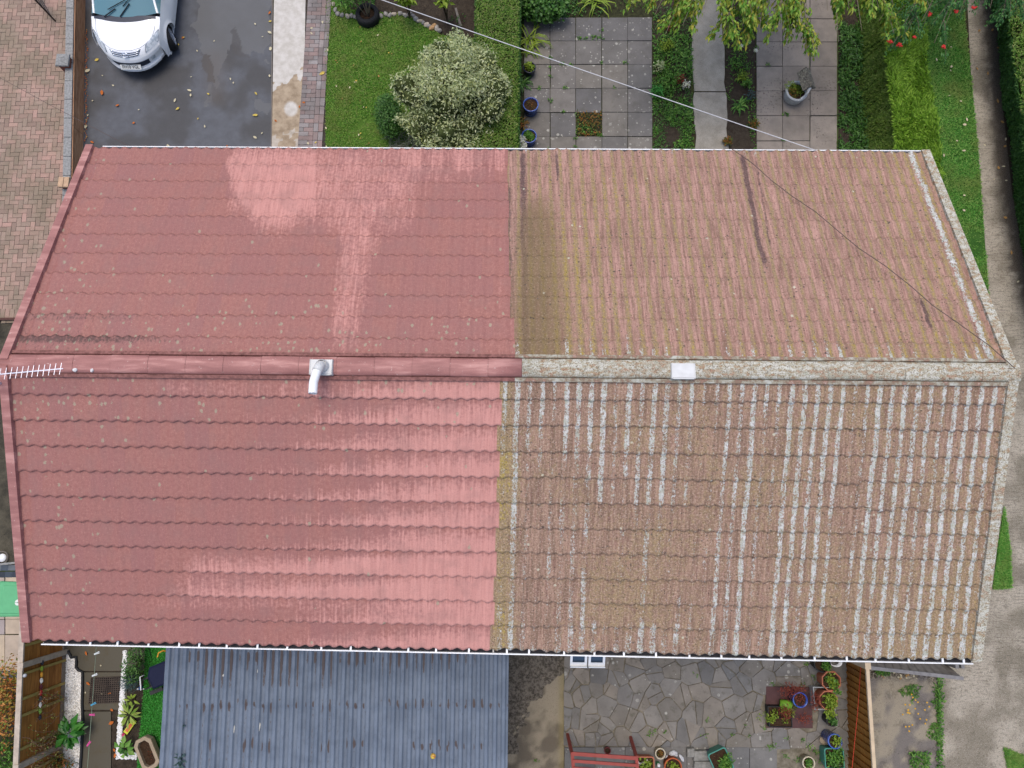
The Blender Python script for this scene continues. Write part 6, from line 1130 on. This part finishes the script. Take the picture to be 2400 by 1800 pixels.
# stone trough
q = at(345, 1765, .22); TRF = plain("trough_stone", C(166, 150, 128), .95, .1, .15, 16); tr = thing("stone_trough", "hexagonal buff stone trough of soil on the artificial grass", "planter", (q.x, q.y, .03)); tr.rotation_euler = (0, 0, R(-62)); b = MB(); lp = [(.30, .09), (.24, .17), (-.2, .17), (-.3, .08), (-.3, -.1), (-.22, -.17), (.22, -.17), (.3, -.1)]
rs = [[(x * s, y * (s if s >= .9 else s * .82), z) for x, y in lp] for s, z in ((.86, 0), (1, .1), (1, .2), (.97, .22), (.78, .22), (.75, .14))]; b.add(sum(rs, []), [(i * 8 + k, i * 8 + (k + 1) % 8, (i + 1) * 8 + (k + 1) % 8, (i + 1) * 8 + k) for i in range(5) for k in range(8)]); b.build("trough", TRF, tr, False, True)
b = MB(); b.add([(x * .77, y * .64, .15) for x, y in lp], [tuple(range(8))]); b.build("soil", SOILP, tr, False, True); leaves_obj("foliage", cloud((.05, .05, .17), (.16, .08, .02), 24, .025), leafmat("red_petal", [(170, 50, 40), (120, 90, 40)]), tr, local=True)
# bin
GB = plain("bin_green", C(96, 178, 124), .5, .4, .06, 10); GBD = plain("bin_green_dark", C(52, 132, 72), .5, .4, .08, 10); q = at(22, 1405, 1.05); bn = thing("wheelie_bin", "green wheelie bin with a round white sticker on its lid beside the verge", "bin", (q.x, q.y, 0))
s_ = mpp(22, 1405, 1.05); hw, hd = 36 * s_, 40 * s_; b = MB(); b.add([(-hw * .8, -hd * .75, .06), (hw * .8, -hd * .75, .06), (hw * .8, hd * .75, .06), (-hw * .8, hd * .75, .06), (-hw, -hd * .93, .96), (hw, -hd * .93, .96), (hw, hd * .93, .96), (-hw, hd * .93, .96)], [(0, 3, 2, 1), (0, 1, 5, 4), (1, 2, 6, 5), (2, 3, 7, 6), (3, 0, 4, 7)]); b.build("body", GBD, bn, False, True)
b = MB(); b.prism([(-hw * 1.04, -hd * .9), (-hw * .9, -hd), (hw * .95, -hd * .96), (hw * 1.04, -hd * .8), (hw * 1.04, hd * .8), (hw * .95, hd * .96), (-hw * .9, hd), (-hw * 1.04, hd * .9)], .95, 1.04, .03); b.prism([(-hw * .5, -hd * .8), (hw * .98, -hd * .78), (hw * .98, hd * .78), (-hw * .5, hd * .8)], 1.039, 1.055, .015); ld = b.build("lid", GB, bn, False, True)
b = MB(); b.disc(.052, 1.058, 26, (at(42, 1412, 1.05).x - q.x, at(42, 1412, 1.05).y - q.y)); st_ = b.build("sticker", PLW, ld, False, True); b = MB(); cx_, cy_ = at(42, 1412, 1.05).x - q.x, at(42, 1412, 1.05).y - q.y; b.box(cx_ - .052, cx_ + .01, cy_ - .004, cy_ + .004, 1.0575, 1.06); b.box(cx_ - .004, cx_ + .02, cy_ - .01, cy_ + .01, 1.0575, 1.06); b.build("mark", plain("sticker_mark", C(126, 168, 140), .6), st_, False, True)
for y in (-1, 1): b = MB(); b.lathe([(.01, -.03), (.1, -.03), (.1, .03), (.01, .03)], 18); b.v = [(-hw * .8 + v[0], y * hd * .7 + v[2], .1 + v[1]) for v in b.v]; b.build("wheel", BPL, bn, False, True)
q = at(-2, 1308, .1); dr = thing("drain_cover", "round drain with a white rim in the dark concrete by the house", "drain", (q.x, q.y, 0)); b = MB(); b.lathe([(.13, .0), (.135, .05), (.12, .05), (.11, .01)], 24); b.build("rim", plain("rim_grey", C(120, 112, 104), .8), dr, True, True); b = MB(); b.lathe([(.08, .0), (.08, .03), (.001, .034)], 16); b.build("cover", WHITE, dr, True, True)
b = MB(); b.bar(at(-150, 1338, .03), at(64, 1316, .03), .04, .05); tag(b.build("concrete_edging", COPE, None), "thin pale concrete edging above the slate sett border", "edging")

# shrubs and plants of the left garden
shrub("autumn_shrub", "autumn shrub of orange and green leaves outside the orange panel fence", "shrub", 2, 1655, 1.0, [(0, .4, 0, .4, .5, .3), (-.1, -.3, -.1, .45, .6, .35), (.05, .1, .15, .3, .5, .25), (-.4, 0, 0, .4, .7, .3)], 2600, .06, L_AUT, shell=.3)
shrub("green_shrub", "dark green shrub below the autumn shrub in the bottom left corner", "shrub", 4, 1775, .8, [(0, 0, 0, .3, .35, .3), (-.3, -.2, 0, .4, .5, .3)], 1200, .06, L_MID, shell=.4)
shrub("low_shrub", "low rusty green shrub at the foot of the fence beside the pebbles", "shrub", 118, 1793, .3, [(0, 0, 0, .3, .2, .18), (.22, -.05, -.05, .2, .16, .14), (-.2, -.1, 0, .2, .2, .15)], 900, .05, L_RST, shell=.4)
q = at(75, 1720, .8); cl_ = thing("climbing_plant", "straggly twiggy climber with pinkish leaves on the orange panel fence", "climber", (q.x, q.y, 0)); mb = MB(); pp = []
for i in range(26):
    t0 = random.uniform(.9, 2.2) + .6; z0 = random.uniform(.0, .3); P = [fpt(t0, z0, .09)]
    for k in range(6): t0 += random.uniform(-.12, .1); z0 += random.uniform(.08, .2); P.append(fpt(t0, min(z0, HF + .02), .09 + random.uniform(0, .06))); pp.append(P[-1])
    mb.tube(P, .004, 4)
mb.build("stems", plain("pink_twig", C(150, 118, 100), .9, .1, .2), cl_); n = 420; idx = rng.integers(0, len(pp), n); PP = np.array([tuple(p) for p in pp])[idx] + rng.normal(size=(n, 3)) * .04; leaves_obj("foliage", (PP, unit(rng.normal(size=(n, 3))), unit(rng.normal(size=(n, 3)) * .5 + np.array([.5, 0, 1])), .04 * (.6 + rng.random(n)), .018 * np.ones(n)), leafmat("climber_leaf", [(150, 120, 90), (120, 130, 60), (96, 126, 50), (180, 130, 110)]), cl_)
def bigleaf(name, label, cat_, px, py, z, n, ln, wd, mat, spread=1.0, tilt=.35, group=None):
    q = at(px, py, z); a = np.linspace(0, 6.283, n, False) + rng.normal(size=n) * .3; rr = rng.random(n) * .12 * spread; P = np.stack([q.x + rr * np.cos(a), q.y + rr * np.sin(a), z + rng.random(n) * .1], 1); D = unit(np.stack([np.cos(a), np.sin(a), tilt * (rng.random(n) - .3)], 1)); U = unit(np.array([0, 0, 1.0]) + rng.normal(size=(n, 3)) * .25); t = thing(name, label, cat_, (q.x, q.y, 0), group)
    leaves_obj("foliage", (P, D, U, ln * (.6 + .6 * rng.random(n)), wd * np.ones(n)), mat, t); stems((q.x, q.y), z, 4, .06, .008).build("stem", BARK, t); return t
bigleaf("broad_leaved_plant", "big leaved glossy green plant growing through the white pebble bed", "plant", 164, 1718, .3, 34, .23, .13, leafmat("glossy_leaf", [(30, 80, 24), (44, 104, 32), (62, 124, 44), (84, 142, 62)], .35, .25), 1.2)
shrub("round_bush", "dark green round bush at the top of the narrow planting bed", "bush", 310, 1556, .35, [(0, 0, 0, .2, .2, .2), (0, -.2, -.05, .2, .18, .18), (.02, .2, -.05, .16, .12, .16)], 1100, .04, L_DRK)
shrub("blue_shrub", "blue green feathery shrub between the round bush and the hose reel", "shrub", 302, 1597, .3, [(0, 0, 0, .17, .14, .14), (.05, -.1, 0, .12, .1, .1)], 600, .045, L_BLU, asp=.2)
L_VAR = leafmat("striped_leaf", [(120, 150, 50), (176, 190, 100), (90, 130, 40), (150, 170, 70)], .45, .25, .95)
bigleaf("spiky_plant", "spiky plant with pale striped leaves in the narrow planting bed", "plant", 306, 1675, .12, 22, .24, .05, L_VAR, .5, .6)
bigleaf("small_plant", "small yellowing plant above the spiky plant in the narrow bed", "plant", 311, 1638, .1, 10, .13, .05, L_LIM, .5)
bigleaf("round_leaved_plant", "round leaved green plant in the corner of the white pebble edging", "plant", 295, 1753, .14, 16, .15, .1, L_MID, .8)
q = at(301, 1705, .1); sp_ = thing("seed_packet", "yellow and orange plastic packet lying in the narrow planting bed", "packet", (q.x, q.y, .04)); sp_.rotation_euler = (0, 0, R(58)); b = MB(); b.prism([(-.14, -.045), (.14, -.05), (.15, .04), (-.14, .05)], 0, .02, .008); b.build("packet", plain("packet_yellow", C(206, 214, 60), .5, .4, .1), sp_, False, True); b = MB(); b.box(-.1, .06, -.03, .03, .0195, .022); b.build("label_print", plain("packet_orange", C(206, 110, 70), .6, .3, .25, 30), sp_, False, True)
q = at(287, 1724, .1); tag(MB().lathe([(.005, .0), (.03, .01), (.035, .04), (.001, .06)], 10, (q.x, q.y, .03)).build("pink_ball", plain("pink_plastic", C(206, 50, 110), .4), None, True), "small pink ball beside the yellow packet", "ball")

# ---------------------------------------------------------------- beds in front
def scatter(polypx, n):
    poly = pxpoly(polypx); xs = [p[0] for p in poly]; ys = [p[1] for p in poly]; X, Y = rng.uniform(min(xs), max(xs), n * 3), rng.uniform(min(ys), max(ys), n * 3); k = inpoly(X, Y, poly); return X[k][:n], Y[k][:n]
def cover(name, polypx, n, size, mat, label, thr=.45, sd=1, h=.12, clump=1.6, asp=.5):
    X, Y = scatter(polypx, n); d = fbm(X * clump, Y * clump, sd); k = d > thr; X, Y, d = X[k], Y[k], d[k]; m_ = len(X); Z = .02 + h * np.clip((d - thr) * 4, .1, 1) * rng.random(m_); U = unit(np.array([0, 0, 1.0]) + rng.normal(size=(m_, 3)) * .5); D = unit(np.cross(U, rng.normal(size=(m_, 3))) + np.array([0, 0, .2])); o = leaves_obj(name, (np.stack([X, Y, Z], 1), D, U, size * (.5 + rng.random(m_)), size * asp * np.ones(m_)), mat); tag(o, label, "ground cover", kind="stuff"); return o
A = [(1530, 20), (1622, 20), (1624, 380), (1530, 380)]
cover("ground_cover", A, 5200, .055, L_MID, "low mixed green weeds filling the bed left of the garden path", .4, 3, .16); cover("ground_cover", A, 2600, .045, L_DRK, "dark low leaves among the weeds left of the garden path", .5, 9, .1)
cover("ground_cover", [(1702, 20), (1772, 20), (1770, 380), (1702, 380)], 1600, .05, L_MID, "scattered small weeds in the soil bed right of the garden path", .5, 5, .1); cover("ground_cover", [(1966, 60), (2018, 60), (2030, 380), (1966, 380)], 4200, .08, L_DRK, "dark leafy planting beside the conifer hedge", .33, 7, .18, 2.2, .36)
cover("ground_cover", [(1530, 255), (1620, 255), (1622, 370), (1530, 370)], 1500, .045, leafmat("fresh_leaf", [(50, 104, 34), (76, 132, 46), (104, 150, 60)]), "grassy green growth in the bed near the eaves", .42, 13, .1, 2.6, .22)
gb = "low plants in the bed left of the garden path"
for px, py, rx, n, mt, nm, lb in ((1572, 55, .2, 200, L_RED, "reddish_plant", "reddish leaved plant under the cherry branches"), (1562, 108, .18, 240, L_LIM, "yellow_green_plant", "yellow green plant halfway up the bed beside the slab patio"), (1545, 155, .14, 120, L_SIL, "pale_plant", "pale dried flower head at the bed's left edge"), (1574, 190, .26, 420, L_MID, "leafy_plant", "broad green plant with reddish leaves beneath the white cable"), (1592, 185, .12, 110, L_RED, "red_leaf_plant", "dark red leaved plant at the centre of the weedy bed"), (1538, 214, .17, 220, leafmat("bright_leaf", [(54, 130, 50), (80, 156, 66)]), "round_leaf_plant", "bright rounded green plant at the edge of the slab patio"), (1606, 200, .1, 60, L_WHT, "small_white_plant", "small white flowered plant at the garden path's left edge")):
    shrub(nm, lb, "plant", px, py, .16, [(0, 0, 0, rx, rx * .9, .1), (rx * .4, rx * .3, 0, rx * .6, rx * .6, .09)], n, .05, mt, gb, shell=.3)
for px, py, rx, n, mt, nm, lb in ((1728, 146, .24, 160, L_MID, "spreading_plant", "spreading green plant left of the terrace below the white flowers"), (1742, 180, .16, 120, L_LIM, "mixed_plant", "yellow green tuft in the middle of the soil bed by the terrace"), (1752, 195, .12, 90, L_MID, "bright_plant", "small bright plant at the terrace edge"), (1760, 222, .12, 80, L_BLU, "grey_plant", "grey green plant leaning on the terrace slabs"), (1705, 330, .1, 140, L_RST, "rusty_plant", "rusty yellow plant at the garden path near the eaves"), (1768, 290, .09, 130, L_RST, "rusty_edge_plant", "rusty plant along the terrace edge near the eaves")):
    shrub(nm, lb, "plant", px, py, .14, [(0, 0, 0, rx, rx, .08)], n, .065, mt, "plants in the soil bed right of the garden path", shell=.2, asp=.3)
tuft("grass_tuft", "small grassy tuft in bare soil right of the garden path", "plant", 1731, 250, 26, .2, L_MID)
tuft("strappy_plant", "upper strappy yellow green plant beside the hedge and slab patio", "plant", 1240, 96, 22, .5, L_LIM, "strappy plants", .014, .7)
tuft("strappy_plant", "lower strappy yellow green plant beside the navy pot", "plant", 1244, 122, 16, .36, L_LIM, "strappy plants", .014, .7)
tuft("strappy_plant", "strappy plant hanging over the top edge of the slab patio", "plant", 1395, 6, 18, .5, L_LIM, "strappy plants", .014, .6)
tuft("fine_fern", "dark feathery fern between the navy pot and the blue pot", "plant", 1224, 195, 60, .26, L_DRK, None, .01, .6)
tuft("brown_tuft", "brownish grass tuft between the two blue pots", "plant", 1220, 290, 40, .2, L_RST, None, .008, .6)
for px, py in ((1727, 95), (1755, 98), (1737, 108), (1771, 119)):
    q = at(px, py, .45); f = thing("white_flower", "open white flower on a thin stem in the bed beside the terrace", "flower", (q.x, q.y, 0), "white flowers beside the terrace"); b = MB(); b.tube([(0, 0, 0), (.01, .02, .44)], .004, 5); b.build("stem", CK if False else plain("flower_stem", C(70, 104, 44), .7), f, local=True); leaves_obj("petals", (np.zeros((9, 3)) + np.array([0, 0, .45]), unit(np.stack([np.cos(np.arange(9) * .7), np.sin(np.arange(9) * .7), .3 * np.ones(9)], 1)), np.tile([0, 0, 1.0], (9, 1)), .06 * np.ones(9), .035 * np.ones(9)), L_WHT, f, local=True)
hp = [(1351, 265), (1409, 265), (1409, 319), (1351, 319)]; cover("square_planting", hp, 260, .05, L_RST, "rusty and green low plants filling the missing slab square", .0, 3, .1); cover("square_planting", [(1351, 290), (1409, 296), (1409, 319), (1351, 319)], 120, .05, L_MID, "green low plants along the lower side of the missing slab square", .3, 4, .1)
cover("ground_cover", [(1216, -40), (1420, -40), (1420, 38), (1300, 40), (1240, 60), (1216, 60)], 900, .07, L_DRK, "dark low leaves along the top edge of the slab patio", .42, 15, .2); cover("ground_cover", [(1420, -60), (1530, -60), (1530, 38), (1420, 38)], 260, .05, L_MID, "sparse weeds in the soil above the slab patio", .5, 16, .12)  # patio edge cover in the dark leaf greens
cover("ground_cover", [(780, -60), (880, -60), (880, 28), (800, 26), (782, 10)], 900, .055, L_MID, "green plants behind the stones left of the tyre planter", .3, 17, .3); cover("ground_cover", [(900, 36), (1090, 36), (1090, 95), (1040, 80)], 160, .05, L_DRK, "sparse dark weeds in the soil behind the stones", .5, 18, .1)
# weeds in the slab joints
def joint_weeds(name, pts, mat, label, n=16, size=.045, spread=.05):
    cl = []
    for px, py, k in pts: q = at(px, py, .04); cl.append(cloud((q.x, q.y, .05), (spread * k, spread * k * .7, .03), int(n * k), size, shell=.1))
    o = leaves_obj(name, cat(*cl), mat); tag(o, label, "weeds", kind="stuff")
joint_weeds("joint_weeds", [(1358, 89, 1.6), (1372, 90, 1), (1392, 88, 2), (1406, 90, 1.6), (1410, 72, 1), (1290, 135, 1.2), (1288, 160, 1), (1290, 180, 1), (1290, 236, 1.6), (1264, 207, 1.2), (1320, 150, 1), (1340, 151, 1), (1466, 148, 1.4), (1325, 206, 1), (1320, 263, 1), (1349, 325, 1), (1348, 345, 1), (1288, 352, 1.6), (1350, 270, 1), (1407, 318, 1.6), (1440, 206, .8), (1410, 148, .7)], L_MID, "green weeds sprouting along the joints of the slab patio")
joint_weeds("joint_weeds", [(1838, 268, 1), (1844, 270, .8), (1800, 152, 1), (1836, 330, .7), (1774, 110, 1)], L_MID, "small weeds in the joints of the terrace slabs")
joint_weeds("joint_weeds", [(1630, 1580, 1), (1658, 1688, 1.4), (1652, 1724, 1.6), (1528, 1715, 1.8), (1522, 1722, 1), (1560, 1714, 1), (1806, 1602, 1.2), (1880, 1603, 1), (1790, 1703, 1.5), (1748, 1700, 1), (1810, 1748, 2), (1800, 1752, 1.4), (1844, 1730, 1.2), (1880, 1735, 1.2), (1900, 1750, 1.8), (1915, 1762, 2), (1922, 1780, 2), (1908, 1586, 1.4), (1888, 1556, 1), (1755, 1722, 1), (1840, 1770, 1.4), (1870, 1780, 1.6), (1716, 1720, .8), (1490, 1797, 1.6), (1470, 1796, 1), (1256, 1782, 1)], leafmat("patio_weed", [(64, 108, 40), (96, 138, 56), (124, 156, 70)]), "weeds growing in the joints of the crazy paving", 14, .04, .055)
cover("weed_patch", [(2076, 1610), (2200, 1600), (2202, 1800), (2170, 1800), (2150, 1720), (2090, 1690)], 2000, .055, leafmat("daisy_weed", [(60, 104, 40), (86, 130, 52), (110, 148, 66), (52, 92, 44)]), "leafy weeds spreading over the old concrete behind the amber fence", .5, 21, .14, 1.3); cover("weed_patch", [(2193, 1585), (2206, 1585), (2206, 1800), (2193, 1800)], 500, .05, L_MID, "strip of grass and weeds along the old concrete's right edge", .3, 22, .08); cover("weed_patch", [(2050, 1560), (2090, 1570), (2080, 1580), (2050, 1580)], 200, .04, L_MID, "weeds in the dirt below the grey timber gate", .3, 25, .06); cover("weed_patch", [(2130, 1760), (2175, 1760), (2175, 1800), (2130, 1800)], 300, .05, L_MID, "clump of weeds at the bottom of the old concrete", .3, 26, .08)
YF = plain("yellow_petal", C(226, 176, 50), .6)
fl_ = MB()
for i in range(24): q = at(random.uniform(2115, 2190), random.uniform(1625, 1715), .12); fl_.stone((q.x, q.y, .12), .016, .016, .012, i)
tag(fl_.build("weed_flowers", YF, None), "tiny yellow flowers dotted over the weeds on the old concrete", "flowers", kind="stuff")
for px, py, lb in ((425, 1782, "larger pale green weed sprig growing on the lower left metal roof"), (430, 1700, "small green weed seedling on the left of the metal roof")):
    q = on_lean(px, py); k = 1 if py > 1750 else .4; n = int(26 * k); a = np.linspace(0, 6.28, n); rr = np.zeros(n); tag(leaves_obj("roof_weed", (np.tile(np.array(q) + np.array([0, 0, .02]), (n, 1)) + np.stack([.02 * k * np.cos(a * 3), .09 * k * np.sin(a * 5), 0 * a], 1), unit(np.stack([np.cos(a), np.sin(a), .5 + .3 * np.sin(a * 7)], 1)), unit(rng.normal(size=(n, 3)) * .4 + np.array([0, 0, 1])), .1 * k * np.ones(n), .03 * np.ones(n)), L_BLU), lb, "weed")

# ---------------------------------------------------------------- fallen leaves
LC = [plain("fallen_cream", C(206, 196, 164), .8, .1, .15, 40), plain("fallen_tan", C(176, 138, 84), .8, .1, .2, 40), plain("fallen_orange", C(190, 108, 52), .8, .1, .2, 40), plain("fallen_yellow", C(206, 182, 92), .8, .1, .15, 40)]
def leaf_master(i):
    me_v = [(0, -.5, 0), (.28, -.15, .1), (.3, .2, .06), (0, .5, .12), (-.3, .18, .1), (-.26, -.2, .04), (0, 0, .0)]; b = MB(); b.add(me_v, [(0, 1, 6), (1, 2, 6), (2, 3, 6), (3, 4, 6), (4, 5, 6), (5, 0, 6)]); return b
leaf_src = {}
def fallen(px, py, s, c, label, group, z=.03):
    p = at(px, py, z)
    if c not in leaf_src: o = leaf_master(c).build("fallen_leaf", LC[c]); leaf_src[c] = o
    else: o = leaf_src[c].copy(); COL.objects.link(o)
    for k in list(o.keys()):
        if k in ("label", "category", "group"): del o[k]
    o.location = p; o.scale = (s * random.uniform(.7, 1.1), s, s); o.rotation_euler = (random.uniform(-.2, .2), random.uniform(-.2, .2), random.uniform(0, 6.28)); tag(o, label, "leaf", group)
g1 = "fallen leaves on the tarmac drive"; lbt = "small pale fallen leaf lying on the dark tarmac drive"
for px, py, s in ((227, 140, .1), (205, 166, .13), (265, 200, .06), (444, 212, .1), (447, 223, .08), (410, 235, .09), (488, 220, .08), (540, 185, .06), (547, 194, .05), (600, 219, .08), (416, 255, .1), (464, 278, .05), (480, 296, .07), (598, 322, .09), (632, 178, .07), (632, 76, .1), (634, 114, .1), (633, 50, .07), (430, 88, .07), (418, 104, .06), (502, 96, .05), (598, 56, .06), (394, 344, .11), (201, 297, .1), (206, 270, .06), (325, 257, .04), (462, 119, .05), (615, 86, .04), (614, 312, .05), (217, 236, .05), (448, 180, .04), (240, 177, .04)): fallen(px, py, s * 1.05, 0 if hash((px, py)) % 3 else 3, lbt, g1)
for px, py, s in ((239, 217, .13), (429, 88, .07), (216, 333, .08), (313, 288, .07), (275, 247, .08), (632, 30, .08), (532, 342, .05)): fallen(px, py, s * 1.05, 2, "small orange fallen leaf lying on the dark tarmac drive", g1)
for i in range(60): fallen(203 + random.gauss(0, 2.5) - i * .04, 70 + i * 4.4, random.uniform(.03, .055), 2 if i % 3 else 1, "tiny rusty fallen leaf in the drift along the board fence foot", "rusty leaves drifted against the board fence")
for px, py, c in ((702, 250, 2), (646, 283, 2), (712, 240, 2), (730, 66, 0), (730, 78, 0), (756, 52, 0), (768, 117, 0), (740, 334, 3), (765, 344, 0), (722, 336, 0), (764, 300, 0)): fallen(px, py, .07, c, "small fallen leaf on the narrow block path or concrete strip", "fallen leaves on the paths", .045)
for i in range(26): fallen(random.uniform(775, 930), random.uniform(60, 345), random.uniform(.03, .06), random.choice((0, 3, 1)), "small dry leaf lying in the lawn grass", "dry leaves on the lawn", .05)
for px, py, s in ((2195, 140, .08), (2230, 156, .07), (2228, 165, .05), (2252, 237, .05), (2266, 280, .09), (2261, 292, .09), (2259, 353, .08), (2147, 148, .06), (2118, 228, .1), (2120, 232, .07), (2243, 330, .05), (2225, 224, .04), (2212, 364, .08), (2260, 458, .08), (2259, 493, .07), (2229, 110, .05)): fallen(px, py, s, 0, "small pale fallen leaf on the grass verge", "fallen leaves on the verge", .06)
for px, py, s in ((2295, 72, .09), (2290, 161, .08), (2315, 172, .09), (2339, 112, .09), (2352, 190, .07), (2338, 237, .1), (2360, 218, .06), (2349, 286, .09), (2357, 326, .07), (2352, 390, .07), (2340, 393, .1), (2355, 343, .08), (2358, 423, .06), (2308, 340, .06), (2356, 510, .08), (2370, 592, .1), (2330, 420, .04), (2326, 70, .08), (2386, 660, .07), (2313, 60, .05)): fallen(px, py, s, 1 if s > .075 else 0, "tan fallen leaf on the ribbed concrete track", "fallen leaves on the concrete track", .03)
for px, py in ((2145, 360), (2213, 366), (2190, 176), (2150, 60), (2140, 128)): pass
for px, py, s in ((202, 1531, .09), (207, 1602, .1), (258, 1625, .08), (262, 1664, .08), (261, 1694, .1), (236, 1560, .04), (270, 1770, .1), (268, 1758, .07), (276, 1720, .06), (200, 1623, .04), (240, 1626, .04)): fallen(px, py, s, 2 if s > .06 else 0, "orange fallen leaf on the wet path of the back garden", "fallen leaves on the back path", .045)
for i in range(22): fallen(random.uniform(2060, 2150), random.uniform(1572, 1592), random.uniform(.03, .06), random.choice((0, 1)), "small dead leaf in the dirt under the grey timber gate", "dead leaves below the timber gate", .03)
fallen(755, 172, .14, 3, "long yellow leaf lying across the block path beside the lawn", "long yellow leaves", .05); fallen(598, 270, .13, 3, "long yellow green leaf lying on the tarmac near the concrete strip", "long yellow leaves", .03)
